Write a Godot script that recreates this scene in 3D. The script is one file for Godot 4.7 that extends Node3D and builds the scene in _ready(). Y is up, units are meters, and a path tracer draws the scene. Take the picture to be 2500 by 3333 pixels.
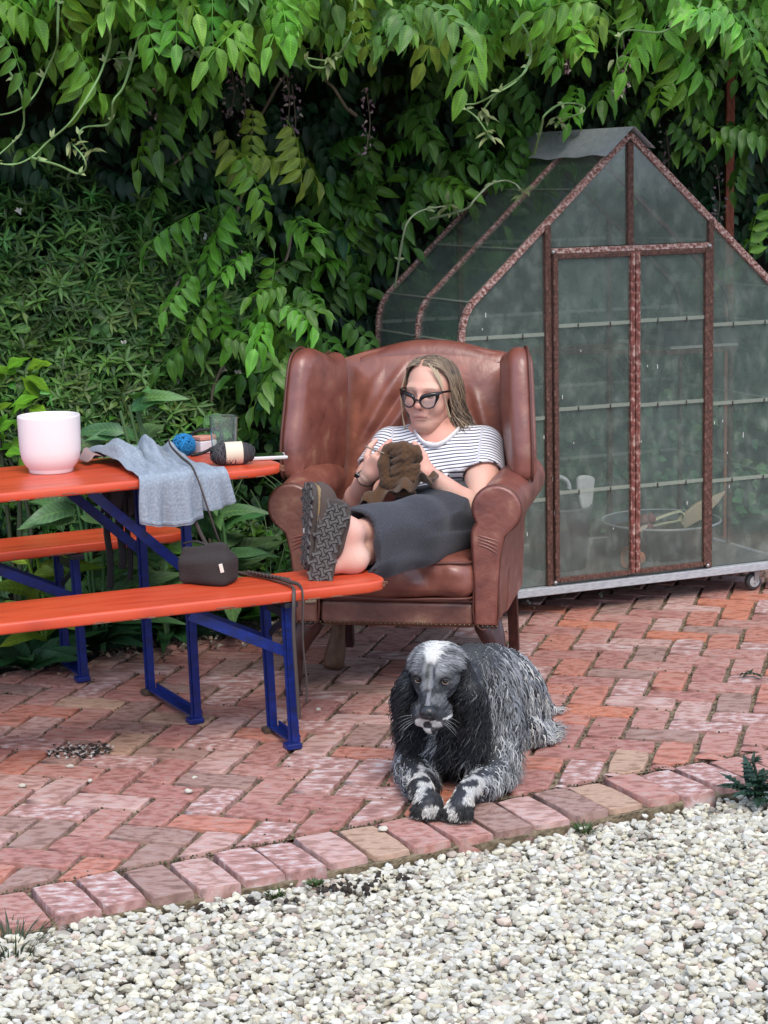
extends Node3D
# A brick patio in front of a wisteria-hung garden wall: armchair, reader of knitting, dog, beer bench, old glasshouse.

var rng := RandomNumberGenerator.new()
var taken := {}
var M := {}

# ---------------------------------------------------------------- mesh building
class MB:
	var v := PackedVector3Array()
	var n := PackedVector3Array()
	var c := PackedColorArray()
	var uv := PackedVector2Array()
	var ix := PackedInt32Array()
	var col := Color(1, 1, 1)
	var xf := Transform3D()

	func add(p: Vector3, t := Vector2.ZERO, nn := Vector3.ZERO) -> int:
		v.append(xf * p)
		n.append(xf.basis * nn if nn != Vector3.ZERO else nn)
		c.append(col)
		uv.append(t)
		return v.size() - 1

	func tri(a: int, b: int, d: int) -> void:
		ix.append(a); ix.append(b); ix.append(d)

	func quad(a: int, b: int, d: int, e: int) -> void:
		ix.append(a); ix.append(b); ix.append(d)
		ix.append(a); ix.append(d); ix.append(e)

	# box with chamfered edges
	func box(at: Vector3, size: Vector3, r := 0.002, b := Basis.IDENTITY) -> void:
		var hx := size * 0.5
		r = minf(r, minf(hx.x, minf(hx.y, hx.z)) * 0.9)
		var id := {}
		for sx in [-1, 1]:
			for sy in [-1, 1]:
				for sz in [-1, 1]:
					var s := Vector3(sx, sy, sz)
					for ax in 3:
						var p := Vector3.ZERO
						var nn := Vector3.ZERO
						for k in 3:
							p[k] = s[k] * (hx[k] if k == ax else hx[k] - r)
						nn[ax] = s[ax]
						id[[sx, sy, sz, ax]] = add(at + b * p, Vector2(p.x + p.z, p.y), b * nn)
		for ax in 3:
			var u := (ax + 1) % 3
			var w := (ax + 2) % 3
			for s in [-1, 1]:
				var q := []
				for e in [[-1, -1], [1, -1], [1, 1], [-1, 1]]:
					var k := [0, 0, 0]
					k[ax] = s; k[u] = e[0]; k[w] = e[1]
					q.append(id[[k[0], k[1], k[2], ax]])
				if s > 0:
					quad(q[0], q[3], q[2], q[1])
				else:
					quad(q[0], q[1], q[2], q[3])
			# edges along ax, between faces u and w
			for su in [-1, 1]:
				for sw in [-1, 1]:
					var k0 := [0, 0, 0]
					k0[ax] = -1; k0[u] = su; k0[w] = sw
					var k1 := k0.duplicate()
					k1[ax] = 1
					var a0 = id[[k0[0], k0[1], k0[2], u]]
					var a1 = id[[k1[0], k1[1], k1[2], u]]
					var b0 = id[[k0[0], k0[1], k0[2], w]]
					var b1 = id[[k1[0], k1[1], k1[2], w]]
					if su * sw > 0:
						quad(a0, a1, b1, b0)
					else:
						quad(a0, b0, b1, a1)
		for sx in [-1, 1]:
			for sy in [-1, 1]:
				for sz in [-1, 1]:
					var t := [id[[sx, sy, sz, 0]], id[[sx, sy, sz, 1]], id[[sx, sy, sz, 2]]]
					if sx * sy * sz > 0:
						tri(t[0], t[2], t[1])
					else:
						tri(t[0], t[1], t[2])

	# box beam between two points, w across, t the other way (up is the hint for t)
	func beam(a: Vector3, b: Vector3, w: float, t: float, up := Vector3.UP, r := 0.002) -> void:
		var z := (b - a).normalized()
		var x := up.cross(z)
		if x.length() < 0.01:
			x = Vector3.RIGHT.cross(z)
		x = x.normalized()
		var y := z.cross(x)
		box((a + b) * 0.5, Vector3(w, t, (b - a).length()), r, Basis(x, y, z))

	# tube along points; radii is one number or an array; flat squeezes it along the second axis
	func tube(pts: PackedVector3Array, radii, sides := 6, caps := true, flat := 1.0, hint := Vector3.ZERO) -> void:
		var m := pts.size()
		if m < 2:
			return
		var t := (pts[1] - pts[0]).normalized()
		var x := hint if hint != Vector3.ZERO else (Vector3.UP if absf(t.y) < 0.9 else Vector3.RIGHT)
		x = (x - t * x.dot(t)).normalized()
		var first := v.size()
		var long := 0.0
		for i in m:
			var tn := (pts[mini(i + 1, m - 1)] - pts[maxi(i - 1, 0)]).normalized()
			if tn == Vector3.ZERO:
				tn = t
			x = (x - tn * x.dot(tn))
			if x.length() < 1e-5:
				x = tn.cross(Vector3(0.3, 0.7, 0.5))
			x = x.normalized()
			var y := tn.cross(x)
			var r: float = radii if radii is float else radii[i]
			if i > 0:
				long += pts[i].distance_to(pts[i - 1])
			for k in sides:
				var a := TAU * k / sides
				add(pts[i] + x * (cos(a) * r) + y * (sin(a) * r * flat), Vector2(float(k) / sides, long))
		for i in m - 1:
			for k in sides:
				var k1 := (k + 1) % sides
				quad(first + i * sides + k, first + (i + 1) * sides + k, first + (i + 1) * sides + k1, first + i * sides + k1)
		if caps:
			var a0 := add(pts[0])
			var a1 := add(pts[m - 1])
			for k in sides:
				var k1 := (k + 1) % sides
				tri(a0, first + k, first + k1)
				tri(a1, first + (m - 1) * sides + k1, first + (m - 1) * sides + k)

	# surface of revolution round y; prof = [(r, y), ...] from bottom to top outside
	func lathe(prof: Array, seg := 32, at := Vector3.ZERO, b := Basis.IDENTITY) -> void:
		var first := v.size()
		var m := prof.size()
		for i in m:
			for k in seg:
				var a := TAU * k / seg
				add(at + b * Vector3(cos(a) * prof[i].x, prof[i].y, sin(a) * prof[i].x), Vector2(float(k) / seg, prof[i].y))
		for i in m - 1:
			for k in seg:
				var k1 := (k + 1) % seg
				quad(first + i * seg + k, first + i * seg + k1, first + (i + 1) * seg + k1, first + (i + 1) * seg + k)

	# a slab: 2D outline (x, y), thick from -t/2 to t/2 along z, edges rounded by r in `steps`, faces bulging by bulge
	func slab(outline: PackedVector2Array, t: float, r: float, steps := 3, bulge := 0.0) -> void:
		var pl := outline.duplicate()
		if Geometry2D.is_polygon_clockwise(pl):
			pl.reverse()
		var m := pl.size()
		var nor := PackedVector2Array()
		for i in m:
			var e0 := (pl[i] - pl[(i + m - 1) % m]).normalized()
			var e1 := (pl[(i + 1) % m] - pl[i]).normalized()
			var a := Vector2(e0.y, -e0.x)
			var b := Vector2(e1.y, -e1.x)
			var s := a + b
			var l := s.length_squared()
			nor.append(s * (2.0 / maxf(l, 0.8)))
		var rings := []
		var inner := PackedVector2Array()
		for i in m:
			inner.append(pl[i] - nor[i] * r)
		for k in range(-steps, steps + 1):
			# from back face (k=-steps) over the edge to the front face
			var a := (absf(k) / steps) * PI / 2
			var ring := []
			for i in m:
				var p := pl[i] - nor[i] * (r * (1 - cos(a)))
				var z := signf(k) * (t * 0.5 - r + r * sin(a))
				ring.append(add(Vector3(p.x, p.y, z), p))
			rings.append(ring)
		for k in rings.size() - 1:
			for i in m:
				var j := (i + 1) % m
				quad(rings[k][i], rings[k + 1][i], rings[k + 1][j], rings[k][j])
		if bulge > 0.0:
			var cen := Vector2.ZERO
			for p in inner:
				cen += p / m
			for side in [-1, 1]:
				var prev: Array = rings[0] if side < 0 else rings[-1]
				for s in [0.2, 0.45, 0.75]:
					var ring := []
					for i in m:
						var p := inner[i].lerp(cen, s)
						ring.append(add(Vector3(p.x, p.y, side * (t * 0.5 + bulge * (1 - (1 - s) * (1 - s)))), p))
					for i in m:
						var j := (i + 1) % m
						if side > 0:
							quad(prev[i], ring[i], ring[j], prev[j])
						else:
							quad(prev[i], prev[j], ring[j], ring[i])
					prev = ring
				var ce := add(Vector3(cen.x, cen.y, side * (t * 0.5 + bulge)), cen)
				for i in m:
					var j := (i + 1) % m
					if side > 0:
						tri(prev[i], ce, prev[j])
					else:
						tri(prev[i], prev[j], ce)
			return
		var tr := Geometry2D.triangulate_polygon(inner)
		var f0 := []
		var f1 := []
		for i in m:
			f0.append(add(Vector3(inner[i].x, inner[i].y, t * 0.5), inner[i], Vector3(0, 0, 1)))
			f1.append(add(Vector3(inner[i].x, inner[i].y, -t * 0.5), inner[i], Vector3(0, 0, -1)))
		for k in range(0, tr.size(), 3):
			var a := tr[k]
			var b := tr[k + 1]
			var d := tr[k + 2]
			if (inner[b] - inner[a]).cross(inner[d] - inner[a]) > 0:
				var q := b
				b = d
				d = q
			tri(f0[a], f0[b], f0[d])
			tri(f1[a], f1[d], f1[b])

	# grid surface from f(u, v) -> Vector3, u and v 0..1
	func sheet(nu: int, nv: int, f: Callable, us := 1.0, vs := 1.0) -> void:
		var first := v.size()
		for j in nv + 1:
			for i in nu + 1:
				var u := float(i) / nu
				var w := float(j) / nv
				add(f.call(u, w), Vector2(u * us, w * vs))
		for j in nv:
			for i in nu:
				var a := first + j * (nu + 1) + i
				quad(a, a + nu + 1, a + nu + 2, a + 1)

	# closed cloth: the same sheet twice, the second pushed back by t
	func cloth(nu: int, nv: int, f: Callable, t: float) -> void:
		var first := v.size()
		sheet(nu, nv, f)
		var m := v.size() - first
		var nn := PackedVector3Array()
		nn.resize(m)
		for j in nv:
			for i in nu:
				var a := j * (nu + 1) + i
				var q := [a, a + nu + 1, a + nu + 2, a + 1]
				var fn := (v[first + q[2]] - v[first + q[0]]).cross(v[first + q[1]] - v[first + q[0]])
				for k in q:
					nn[k] += fn
		var second := v.size()
		for k in m:
			var p := v[first + k] - nn[k].normalized() * t
			v.append(p); n.append(Vector3.ZERO); c.append(col); uv.append(uv[first + k])
		for j in nv:
			for i in nu:
				var a := second + j * (nu + 1) + i
				quad(a, a + 1, a + nu + 2, a + nu + 1)
		var rim := []
		for i in nu + 1:
			rim.append(i)
		for j in range(1, nv + 1):
			rim.append(j * (nu + 1) + nu)
		for i in range(nu - 1, -1, -1):
			rim.append(nv * (nu + 1) + i)
		for j in range(nv - 1, 0, -1):
			rim.append(j * (nu + 1))
		for k in rim.size():
			var a = rim[k]
			var b = rim[(k + 1) % rim.size()]
			quad(first + a, first + b, second + b, second + a)

	func mesh() -> ArrayMesh:
		var nn := PackedVector3Array()
		nn.resize(v.size())
		for k in range(0, ix.size(), 3):
			var a := ix[k]
			var b := ix[k + 1]
			var d := ix[k + 2]
			var fn := (v[d] - v[a]).cross(v[b] - v[a])
			if fn.dot(n[a] + n[b] + n[d]) < 0.0:
				ix[k + 1] = d
				ix[k + 2] = b
				fn = -fn
			nn[a] += fn
			nn[b] += fn
			nn[d] += fn
		for k in v.size():
			if n[k] != Vector3.ZERO:
				nn[k] = n[k].normalized()
			elif nn[k].length_squared() > 1e-24:
				nn[k] = (nn[k] * 1e4).normalized()
			else:
				nn[k] = Vector3.UP
		var am := ArrayMesh.new()
		if ix.size() == 0:
			return am
		var arr := []
		arr.resize(Mesh.ARRAY_MAX)
		arr[Mesh.ARRAY_VERTEX] = v
		arr[Mesh.ARRAY_NORMAL] = nn
		arr[Mesh.ARRAY_COLOR] = c
		arr[Mesh.ARRAY_TEX_UV] = uv
		arr[Mesh.ARRAY_INDEX] = ix
		am.add_surface_from_arrays(Mesh.PRIMITIVE_TRIANGLES, arr)
		return am

# ---------------------------------------------------------------- distance fields meshed with surface nets
class Field:
	var o: Vector3
	var h: float
	var nx: int
	var ny: int
	var nz: int
	var d := PackedFloat32Array()

	func _init(lo: Vector3, hi: Vector3, cell: float) -> void:
		o = lo
		h = cell
		nx = int(ceil((hi.x - lo.x) / cell)) + 1
		ny = int(ceil((hi.y - lo.y) / cell)) + 1
		nz = int(ceil((hi.z - lo.z) / cell)) + 1
		d.resize(nx * ny * nz)
		d.fill(1.0)

	func span(lo: Vector3, hi: Vector3) -> Array:
		var a := ((lo - o) / h).floor()
		var b := ((hi - o) / h).ceil()
		return [clampi(int(a.x), 0, nx - 1), clampi(int(b.x), 0, nx - 1), clampi(int(a.y), 0, ny - 1), clampi(int(b.y), 0, ny - 1), clampi(int(a.z), 0, nz - 1), clampi(int(b.z), 0, nz - 1)]

	func capsule(a: Vector3, b: Vector3, ra: float, rb: float, k := 0.02, sign := 1.0) -> void:
		var m := maxf(ra, rb) + k + 3.0 * h
		var e := Vector3(m, m, m)
		var s := span(a.min(b) - e, a.max(b) + e)
		var ab := b - a
		var l2 := maxf(ab.length_squared(), 1e-9)
		var ki := 0.25 / k
		for z in range(s[4], s[5] + 1):
			for y in range(s[2], s[3] + 1):
				var p := o + Vector3(s[0], y, z) * h - a
				var i: int = (z * ny + y) * nx + s[0]
				for x in range(s[0], s[1] + 1):
					var t := clampf(p.dot(ab) / l2, 0.0, 1.0)
					var q := (p - ab * t).length() - ra - (rb - ra) * t
					var g := d[i]
					if sign > 0.0:
						var w := maxf(k - absf(g - q), 0.0)
						d[i] = minf(g, q) - w * w * ki
					else:
						var w := maxf(k - absf(g + q), 0.0)
						d[i] = maxf(g, -q) + w * w * ki
					p.x += h
					i += 1

	func chain(pts: Array, radii: Array, k := 0.02) -> void:
		for i in pts.size() - 1:
			capsule(pts[i], pts[i + 1], radii[i], radii[i + 1], k)

	func ball(at: Vector3, r: Vector3, k := 0.02, b := Basis.IDENTITY, sign := 1.0) -> void:
		var mr := maxf(r.x, maxf(r.y, r.z)) + k + 3.0 * h
		var e := Vector3(mr, mr, mr)
		var s := span(at - e, at + e)
		var inv := b.transposed()
		var step := inv * Vector3(h, 0, 0)
		var r1 := Vector3(1.0 / r.x, 1.0 / r.y, 1.0 / r.z)
		var r2 := r1 * r1
		var ki := 0.25 / k
		for z in range(s[4], s[5] + 1):
			for y in range(s[2], s[3] + 1):
				var p := inv * (o + Vector3(s[0], y, z) * h - at)
				var i: int = (z * ny + y) * nx + s[0]
				for x in range(s[0], s[1] + 1):
					var k0 := (p * r1).length()
					var k1 := maxf((p * r2).length(), 1e-6)
					var q := k0 * (k0 - 1.0) / k1
					var g := d[i]
					if sign > 0.0:
						var w := maxf(k - absf(g - q), 0.0)
						d[i] = minf(g, q) - w * w * ki
					else:
						var w := maxf(k - absf(g + q), 0.0)
						d[i] = maxf(g, -q) + w * w * ki
					p += step
					i += 1

	func block(at: Vector3, half: Vector3, r: float, k := 0.01, b := Basis.IDENTITY) -> void:
		var mr := half.length() + k + 3.0 * h
		var e := Vector3(mr, mr, mr)
		var s := span(at - e, at + e)
		var inv := b.transposed()
		var step := inv * Vector3(h, 0, 0)
		var hr := half - Vector3(r, r, r)
		var ki := 0.25 / k
		for z in range(s[4], s[5] + 1):
			for y in range(s[2], s[3] + 1):
				var p := inv * (o + Vector3(s[0], y, z) * h - at)
				var i: int = (z * ny + y) * nx + s[0]
				for x in range(s[0], s[1] + 1):
					var q3 := p.abs() - hr
					var q := q3.max(Vector3.ZERO).length() + minf(maxf(q3.x, maxf(q3.y, q3.z)), 0.0) - r
					var g := d[i]
					var w := maxf(k - absf(g - q), 0.0)
					d[i] = minf(g, q) - w * w * ki
					p += step
					i += 1

	# keep only what lies behind the plane (the side away from nn)
	func cut(p0: Vector3, nn: Vector3, k := 0.004) -> void:
		var i := 0
		var ki := 0.25 / k
		for z in nz:
			for y in ny:
				var q := (o + Vector3(0, y, z) * h - p0).dot(nn)
				var st := nn.x * h
				for x in nx:
					var g := d[i]
					if g < 0.5:
						var w := maxf(k - absf(g - q), 0.0)
						d[i] = maxf(g, q) + w * w * ki
					q += st
					i += 1

	# one vertex in each cell that the surface crosses, one quad round each crossed edge; paint(p) -> Color, warp(p) -> Vector3, map(p) -> Vector2
	func net(mb: MB, paint = null, warp = null, map = null) -> void:
		var id := PackedInt32Array()
		id.resize(d.size())
		id.fill(-1)
		var sx := 1
		var sy := nx
		var sz := nx * ny
		var far := 2.2 * h
		for z in nz - 1:
			for y in ny - 1:
				var i := (z * ny + y) * nx - 1
				for x in nx - 1:
					i += 1
					var d0 := d[i]
					if absf(d0) > far:
						continue
					var c0 := [d0, d[i + sx], d[i + sy], d[i + sy + sx], d[i + sz], d[i + sz + sx], d[i + sz + sy], d[i + sz + sy + sx]]
					var inside := 0
					for q in c0:
						if q < 0.0:
							inside += 1
					if inside == 0 or inside == 8:
						continue
					var sum := Vector3.ZERO
					var cnt := 0
					for e in EDGES:
						var a: float = c0[e[0]]
						var b: float = c0[e[1]]
						if (a < 0.0) != (b < 0.0):
							var t := a / (a - b)
							sum += CORNER[e[0]].lerp(CORNER[e[1]], t)
							cnt += 1
					var p := o + (Vector3(x, y, z) + sum / cnt) * h
					if paint != null:
						mb.col = paint.call(p)
					var m := Vector2.ZERO
					if map != null:
						m = map.call(p)
					if warp != null:
						p = warp.call(p)
					id[i] = mb.add(p, m)
		for z in range(1, nz - 1):
			for y in range(1, ny - 1):
				var i := (z * ny + y) * nx
				for x in range(1, nx - 1):
					i += 1
					var a := d[i]
					if absf(a) > far:
						continue
					var ins := a < 0.0
					if ins != (d[i + sx] < 0.0):
						face(mb, id[i], id[i - sy], id[i - sy - sz], id[i - sz], ins)
					if ins != (d[i + sy] < 0.0):
						face(mb, id[i], id[i - sz], id[i - sx - sz], id[i - sx], ins)
					if ins != (d[i + sz] < 0.0):
						face(mb, id[i], id[i - sx], id[i - sx - sy], id[i - sy], ins)

	func face(mb: MB, a: int, b: int, q: int, e: int, ins: bool) -> void:
		if a < 0 or b < 0 or q < 0 or e < 0:
			return
		if ins:
			mb.quad(a, e, q, b)
		else:
			mb.quad(a, b, q, e)

	const CORNER := [Vector3(0, 0, 0), Vector3(1, 0, 0), Vector3(0, 1, 0), Vector3(1, 1, 0), Vector3(0, 0, 1), Vector3(1, 0, 1), Vector3(0, 1, 1), Vector3(1, 1, 1)]
	const EDGES := [[0, 1], [2, 3], [4, 5], [6, 7], [0, 2], [1, 3], [4, 6], [5, 7], [0, 4], [1, 5], [2, 6], [3, 7]]

# ---------------------------------------------------------------- naming and tagging
func numbered(called: String) -> String:
	var k: int = taken.get(called, 0)
	taken[called] = k + 1
	return called if k == 0 else "%s_%03d" % [called, k]

func tag(o: Node, label: String, category := "", group := "", kind := "") -> Node:
	o.set_meta("label", label)
	if category: o.set_meta("category", category)
	if group: o.set_meta("group", group)
	if kind: o.set_meta("kind", kind)
	return o

func thing(called: String, label: String, category: String, at := Vector3.ZERO, turn := 0.0, group := "") -> Node3D:
	var o := Node3D.new()
	o.name = numbered(called)
	add_child(o)
	o.position = at
	o.rotation.y = turn
	tag(o, label, category, group)
	return o

func obj(called: String, mb, mat: Material, parent: Node = null, kind := "") -> MeshInstance3D:
	var o := MeshInstance3D.new()
	o.mesh = mb.mesh() if mb is MB else mb
	o.material_override = mat
	if parent == null:
		o.name = numbered(called)
		add_child(o)
	else:
		part_name(o, called, parent)
		parent.add_child(o)
	if kind: o.set_meta("kind", kind)
	return o

func part_name(o: Node, called: String, parent: Node) -> void:
	var used: Dictionary = parent.get_meta("_used", {})
	var k: int = used.get(called, 0)
	used[called] = k + 1
	parent.set_meta("_used", used)
	o.name = called if k == 0 else "%s_%03d" % [called, k]

func struct(called: String, mb, mat: Material, label := "") -> MeshInstance3D:
	var o := obj(called, mb, mat, null, "structure")
	if label: o.set_meta("label", label)
	return o

func copies(called: String, m: Mesh, mat: Material, where: Array, tints: Array, parent: Node, kind := "stuff") -> MultiMeshInstance3D:
	var mm := MultiMesh.new()
	mm.transform_format = MultiMesh.TRANSFORM_3D
	mm.use_colors = tints.size() > 0
	mm.mesh = m
	mm.instance_count = where.size()
	for i in where.size():
		mm.set_instance_transform(i, where[i])
		if mm.use_colors:
			mm.set_instance_color(i, tints[i])
	var o := MultiMeshInstance3D.new()
	o.multimesh = mm
	o.material_override = mat
	if parent == null:
		o.name = numbered(called)
		add_child(o)
	else:
		part_name(o, called, parent)
		parent.add_child(o)
	if kind: o.set_meta("kind", kind)
	return o

# ---------------------------------------------------------------- materials
func lin(r: float, g: float, b: float) -> Color:
	return Color(r, g, b).linear_to_srgb()

func mat(c: Color, rough := 0.7, metal := 0.0) -> StandardMaterial3D:
	var m := StandardMaterial3D.new()
	m.albedo_color = c
	m.roughness = rough
	m.metallic = metal
	return m

func vmat(rough := 0.8) -> StandardMaterial3D:
	var m := mat(Color.WHITE, rough)
	m.vertex_color_use_as_albedo = true
	return m

func noise(freq: float, sd := 1, oct := 4, kind := FastNoiseLite.TYPE_SIMPLEX_SMOOTH) -> FastNoiseLite:
	var f := FastNoiseLite.new()
	f.seed = sd
	f.noise_type = kind
	f.frequency = freq
	f.fractal_octaves = oct
	return f

# seamless noise picture through a ramp of [offset, colour] stops
func ramp(freq: float, sd: int, stops: Array, oct := 5, size := 512) -> NoiseTexture2D:
	var t := NoiseTexture2D.new()
	t.width = size
	t.height = size
	t.seamless = true
	t.noise = noise(freq, sd, oct)
	var g := Gradient.new()
	var offs := PackedFloat32Array()
	var cols := PackedColorArray()
	for s in stops:
		offs.append(s[0])
		cols.append(s[1])
	g.offsets = offs
	g.colors = cols
	t.color_ramp = g
	return t

func tri_map(m: StandardMaterial3D, scale: Vector3, world := true) -> StandardMaterial3D:
	m.uv1_triplanar = true
	m.uv1_world_triplanar = world
	m.uv1_scale = scale
	return m

func relief(m: StandardMaterial3D, t: Texture2D, cm: float) -> StandardMaterial3D:
	m.heightmap_enabled = true
	m.heightmap_texture = t
	m.heightmap_scale = cm
	return m

func arc(pts: Array, steps := 6) -> PackedVector3Array:   # smooth curve through points
	var out := PackedVector3Array()
	var m := pts.size()
	for i in m - 1:
		var p0: Vector3 = pts[maxi(i - 1, 0)]
		var p1: Vector3 = pts[i]
		var p2: Vector3 = pts[i + 1]
		var p3: Vector3 = pts[mini(i + 2, m - 1)]
		for s in steps:
			out.append(p1.cubic_interpolate(p2, p0, p3, float(s) / steps))
	out.append(pts[m - 1])
	return out

func arc2(pts: Array, closed := true, steps := 5) -> PackedVector2Array:
	var out := PackedVector2Array()
	var m := pts.size()
	for i in (m if closed else m - 1):
		var p0: Vector2 = pts[(i + m - 1) % m] if closed else pts[maxi(i - 1, 0)]
		var p1: Vector2 = pts[i]
		var p2: Vector2 = pts[(i + 1) % m]
		var p3: Vector2 = pts[(i + 2) % m] if closed else pts[mini(i + 2, m - 1)]
		for s in steps:
			out.append(p1.cubic_interpolate(p2, p0, p3, float(s) / steps))
	if not closed:
		out.append(pts[m - 1])
	return out

func rnd(a: float, b: float) -> float:
	return rng.randf_range(a, b)

func rvec(s: float) -> Vector3:
	return Vector3(rnd(-s, s), rnd(-s, s), rnd(-s, s))

func _ready() -> void:
	rng.seed = 20240611
	var cam := Camera3D.new()
	cam.name = "camera"
	add_child(cam)
	cam.position = Vector3(0, 1.616, 0)
	cam.basis = Basis(Vector3.RIGHT, -0.1711) * Basis(Vector3.BACK, -0.0221)
	cam.fov = 29.506
	cam.near = 0.05
	cam.far = 400.0
	cam.current = true
	var env := Environment.new()
	env.background_mode = Environment.BG_SKY
	var sm := ProceduralSkyMaterial.new()
	sm.sky_top_color = Color(0.76, 0.85, 1.0)
	sm.sky_horizon_color = Color(0.86, 0.92, 1.0)
	sm.sky_curve = 0.15
	sm.sky_energy_multiplier = 1.0
	sm.ground_bottom_color = Color(0.25, 0.25, 0.22)
	sm.ground_horizon_color = Color(0.6, 0.62, 0.62)
	var sky := Sky.new()
	sky.sky_material = sm
	env.sky = sky
	env.background_energy_multiplier = 1.0
	env.tonemap_mode = Environment.TONE_MAPPER_LINEAR
	env.tonemap_exposure = 1.9
	env.sdfgi_enabled = true
	env.ssao_enabled = true
	env.ssil_enabled = true
	var we := WorldEnvironment.new()
	we.name = "world_environment"
	we.environment = env
	add_child(we)
	var sun := DirectionalLight3D.new()
	sun.name = "sun"
	sun.light_energy = 0.5
	sun.light_color = Color(1.0, 0.98, 0.96)
	sun.light_angular_distance = 30.0
	sun.shadow_enabled = true
	add_child(sun)
	sun.look_at_from_position(Vector3(0.9, 3.8, 2.9), Vector3.ZERO)
	materials()
	ground()
	patio()
	gravel()
	backdrop()
	glasshouse()
	armchair()
	tables()
	person()
	dog()
	small_things()

func materials() -> void:
	M.bricks = []
	# per brick kind: dark, body, pale bloom (linear colours)
	var kinds := [
		[Vector3(0.19, 0.085, 0.066), Vector3(0.33, 0.150, 0.115), Vector3(0.45, 0.29, 0.245)],
		[Vector3(0.20, 0.078, 0.055), Vector3(0.36, 0.135, 0.090), Vector3(0.46, 0.25, 0.195)],
		[Vector3(0.24, 0.13, 0.105), Vector3(0.38, 0.215, 0.175), Vector3(0.52, 0.39, 0.345)],
		[Vector3(0.21, 0.12, 0.078), Vector3(0.34, 0.205, 0.135), Vector3(0.45, 0.31, 0.22)],
		[Vector3(0.14, 0.082, 0.064), Vector3(0.25, 0.140, 0.108), Vector3(0.36, 0.25, 0.21)],
		[Vector3(0.24, 0.08, 0.045), Vector3(0.40, 0.135, 0.075), Vector3(0.48, 0.22, 0.15)],
		[Vector3(0.20, 0.10, 0.085), Vector3(0.33, 0.170, 0.140), Vector3(0.58, 0.49, 0.455)],
		[Vector3(0.18, 0.075, 0.06), Vector3(0.30, 0.125, 0.098), Vector3(0.41, 0.245, 0.205)]]
	var bump := ramp(0.03, 77, [[0.0, Color.BLACK], [0.35, Color(0.55, 0.55, 0.55)], [1.0, Color.WHITE]], 6)
	M.bump = bump
	for i in kinds.size():
		var k: Array = kinds[i]
		var a: Vector3 = k[0] * 1.15
		var b: Vector3 = k[1] * 1.2
		var w: Vector3 = k[2] * 1.0
		var t := ramp(0.014, 10 + i, [[0.0, lin(a.x, a.y, a.z)], [0.30, lin(b.x * 0.75, b.y * 0.75, b.z * 0.75)], [0.45, lin(b.x, b.y * 1.03, b.z * 1.10)], [0.56, lin(b.x * 1.1, b.y * 1.18, b.z * 1.25)], [0.72, lin(w.x * 0.88, w.y * 0.80, w.z * 0.80)], [0.92, lin(w.x, w.y, w.z)]], 6)
		for s in 2:
			var m := mat(Color.WHITE, 0.88)
			m.albedo_texture = t
			tri_map(m, Vector3(1.7 + s, 2.0, 3.6 + s))
			m.uv1_offset = Vector3(i * 0.37 + s * 0.5, 0.0, i * 0.61 + s * 0.3)
			relief(m, bump, 0.35)
			M.bricks.append(m)
	var t2 := ramp(0.03, 31, [[0.0, lin(0.05, 0.035, 0.02)], [0.4, lin(0.13, 0.095, 0.055)], [0.6, lin(0.20, 0.15, 0.09)], [1.0, lin(0.28, 0.23, 0.16)]])
	M.sand = tri_map(mat(Color.WHITE, 0.95), Vector3(2, 2, 2))
	M.sand.albedo_texture = t2
	relief(M.sand, bump, 1.2)
	var t3 := ramp(0.03, 33, [[0.0, lin(0.02, 0.014, 0.009)], [0.5, lin(0.055, 0.04, 0.026)], [1.0, lin(0.10, 0.075, 0.05)]])
	M.soil = tri_map(mat(Color.WHITE, 0.95), Vector3(1.5, 1.5, 1.5))
	M.soil.albedo_texture = t3
	relief(M.soil, bump, 2.0)
	M.leaf = vmat(0.48)
	M.leaf.backlight_enabled = true
	M.leaf.backlight = Color(0.55, 0.62, 0.30)
	var im := Image.create(48, 96, false, Image.FORMAT_RGB8)
	for y in 96:
		for x in 48:
			var u := absf(x / 47.0 - 0.5) * 2.0
			var t := y / 95.0
			var mid := exp(-u * u * 220.0)
			var vein := pow(0.5 + 0.5 * cos((t * 11.0 - u * 1.6) * TAU), 14.0) * (1.0 - u * 0.7) * 0.5
			var k := 0.80 + 0.10 * sin(t * 9.0 + u * 3.0) * u + 0.05 * cos((t * 11.0 - u * 1.6) * TAU)
			im.set_pixel(x, y, Color(k, k, k).lerp(Color(1, 1, 0.85), clampf(mid * 0.9 + vein * 0.5, 0.0, 1.0)))
	M.leaf.albedo_texture = ImageTexture.create_from_image(im)
	M.leaf.albedo_color = Color(1, 1, 1)
	M.stem = vmat(0.6)
	M.plain = vmat(0.8)

func poly_clip(a: PackedVector2Array, b: PackedVector2Array) -> PackedVector2Array:
	var q := Geometry2D.intersect_polygons(a, b)
	var best := PackedVector2Array()
	var area := 0.0
	for p in q:
		var s := 0.0
		for i in p.size():
			s += p[i].cross(p[(i + 1) % p.size()])
		if absf(s) > area:
			area = absf(s)
			best = p
	return best if area * 0.5 > 0.0004 else PackedVector2Array()

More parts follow.
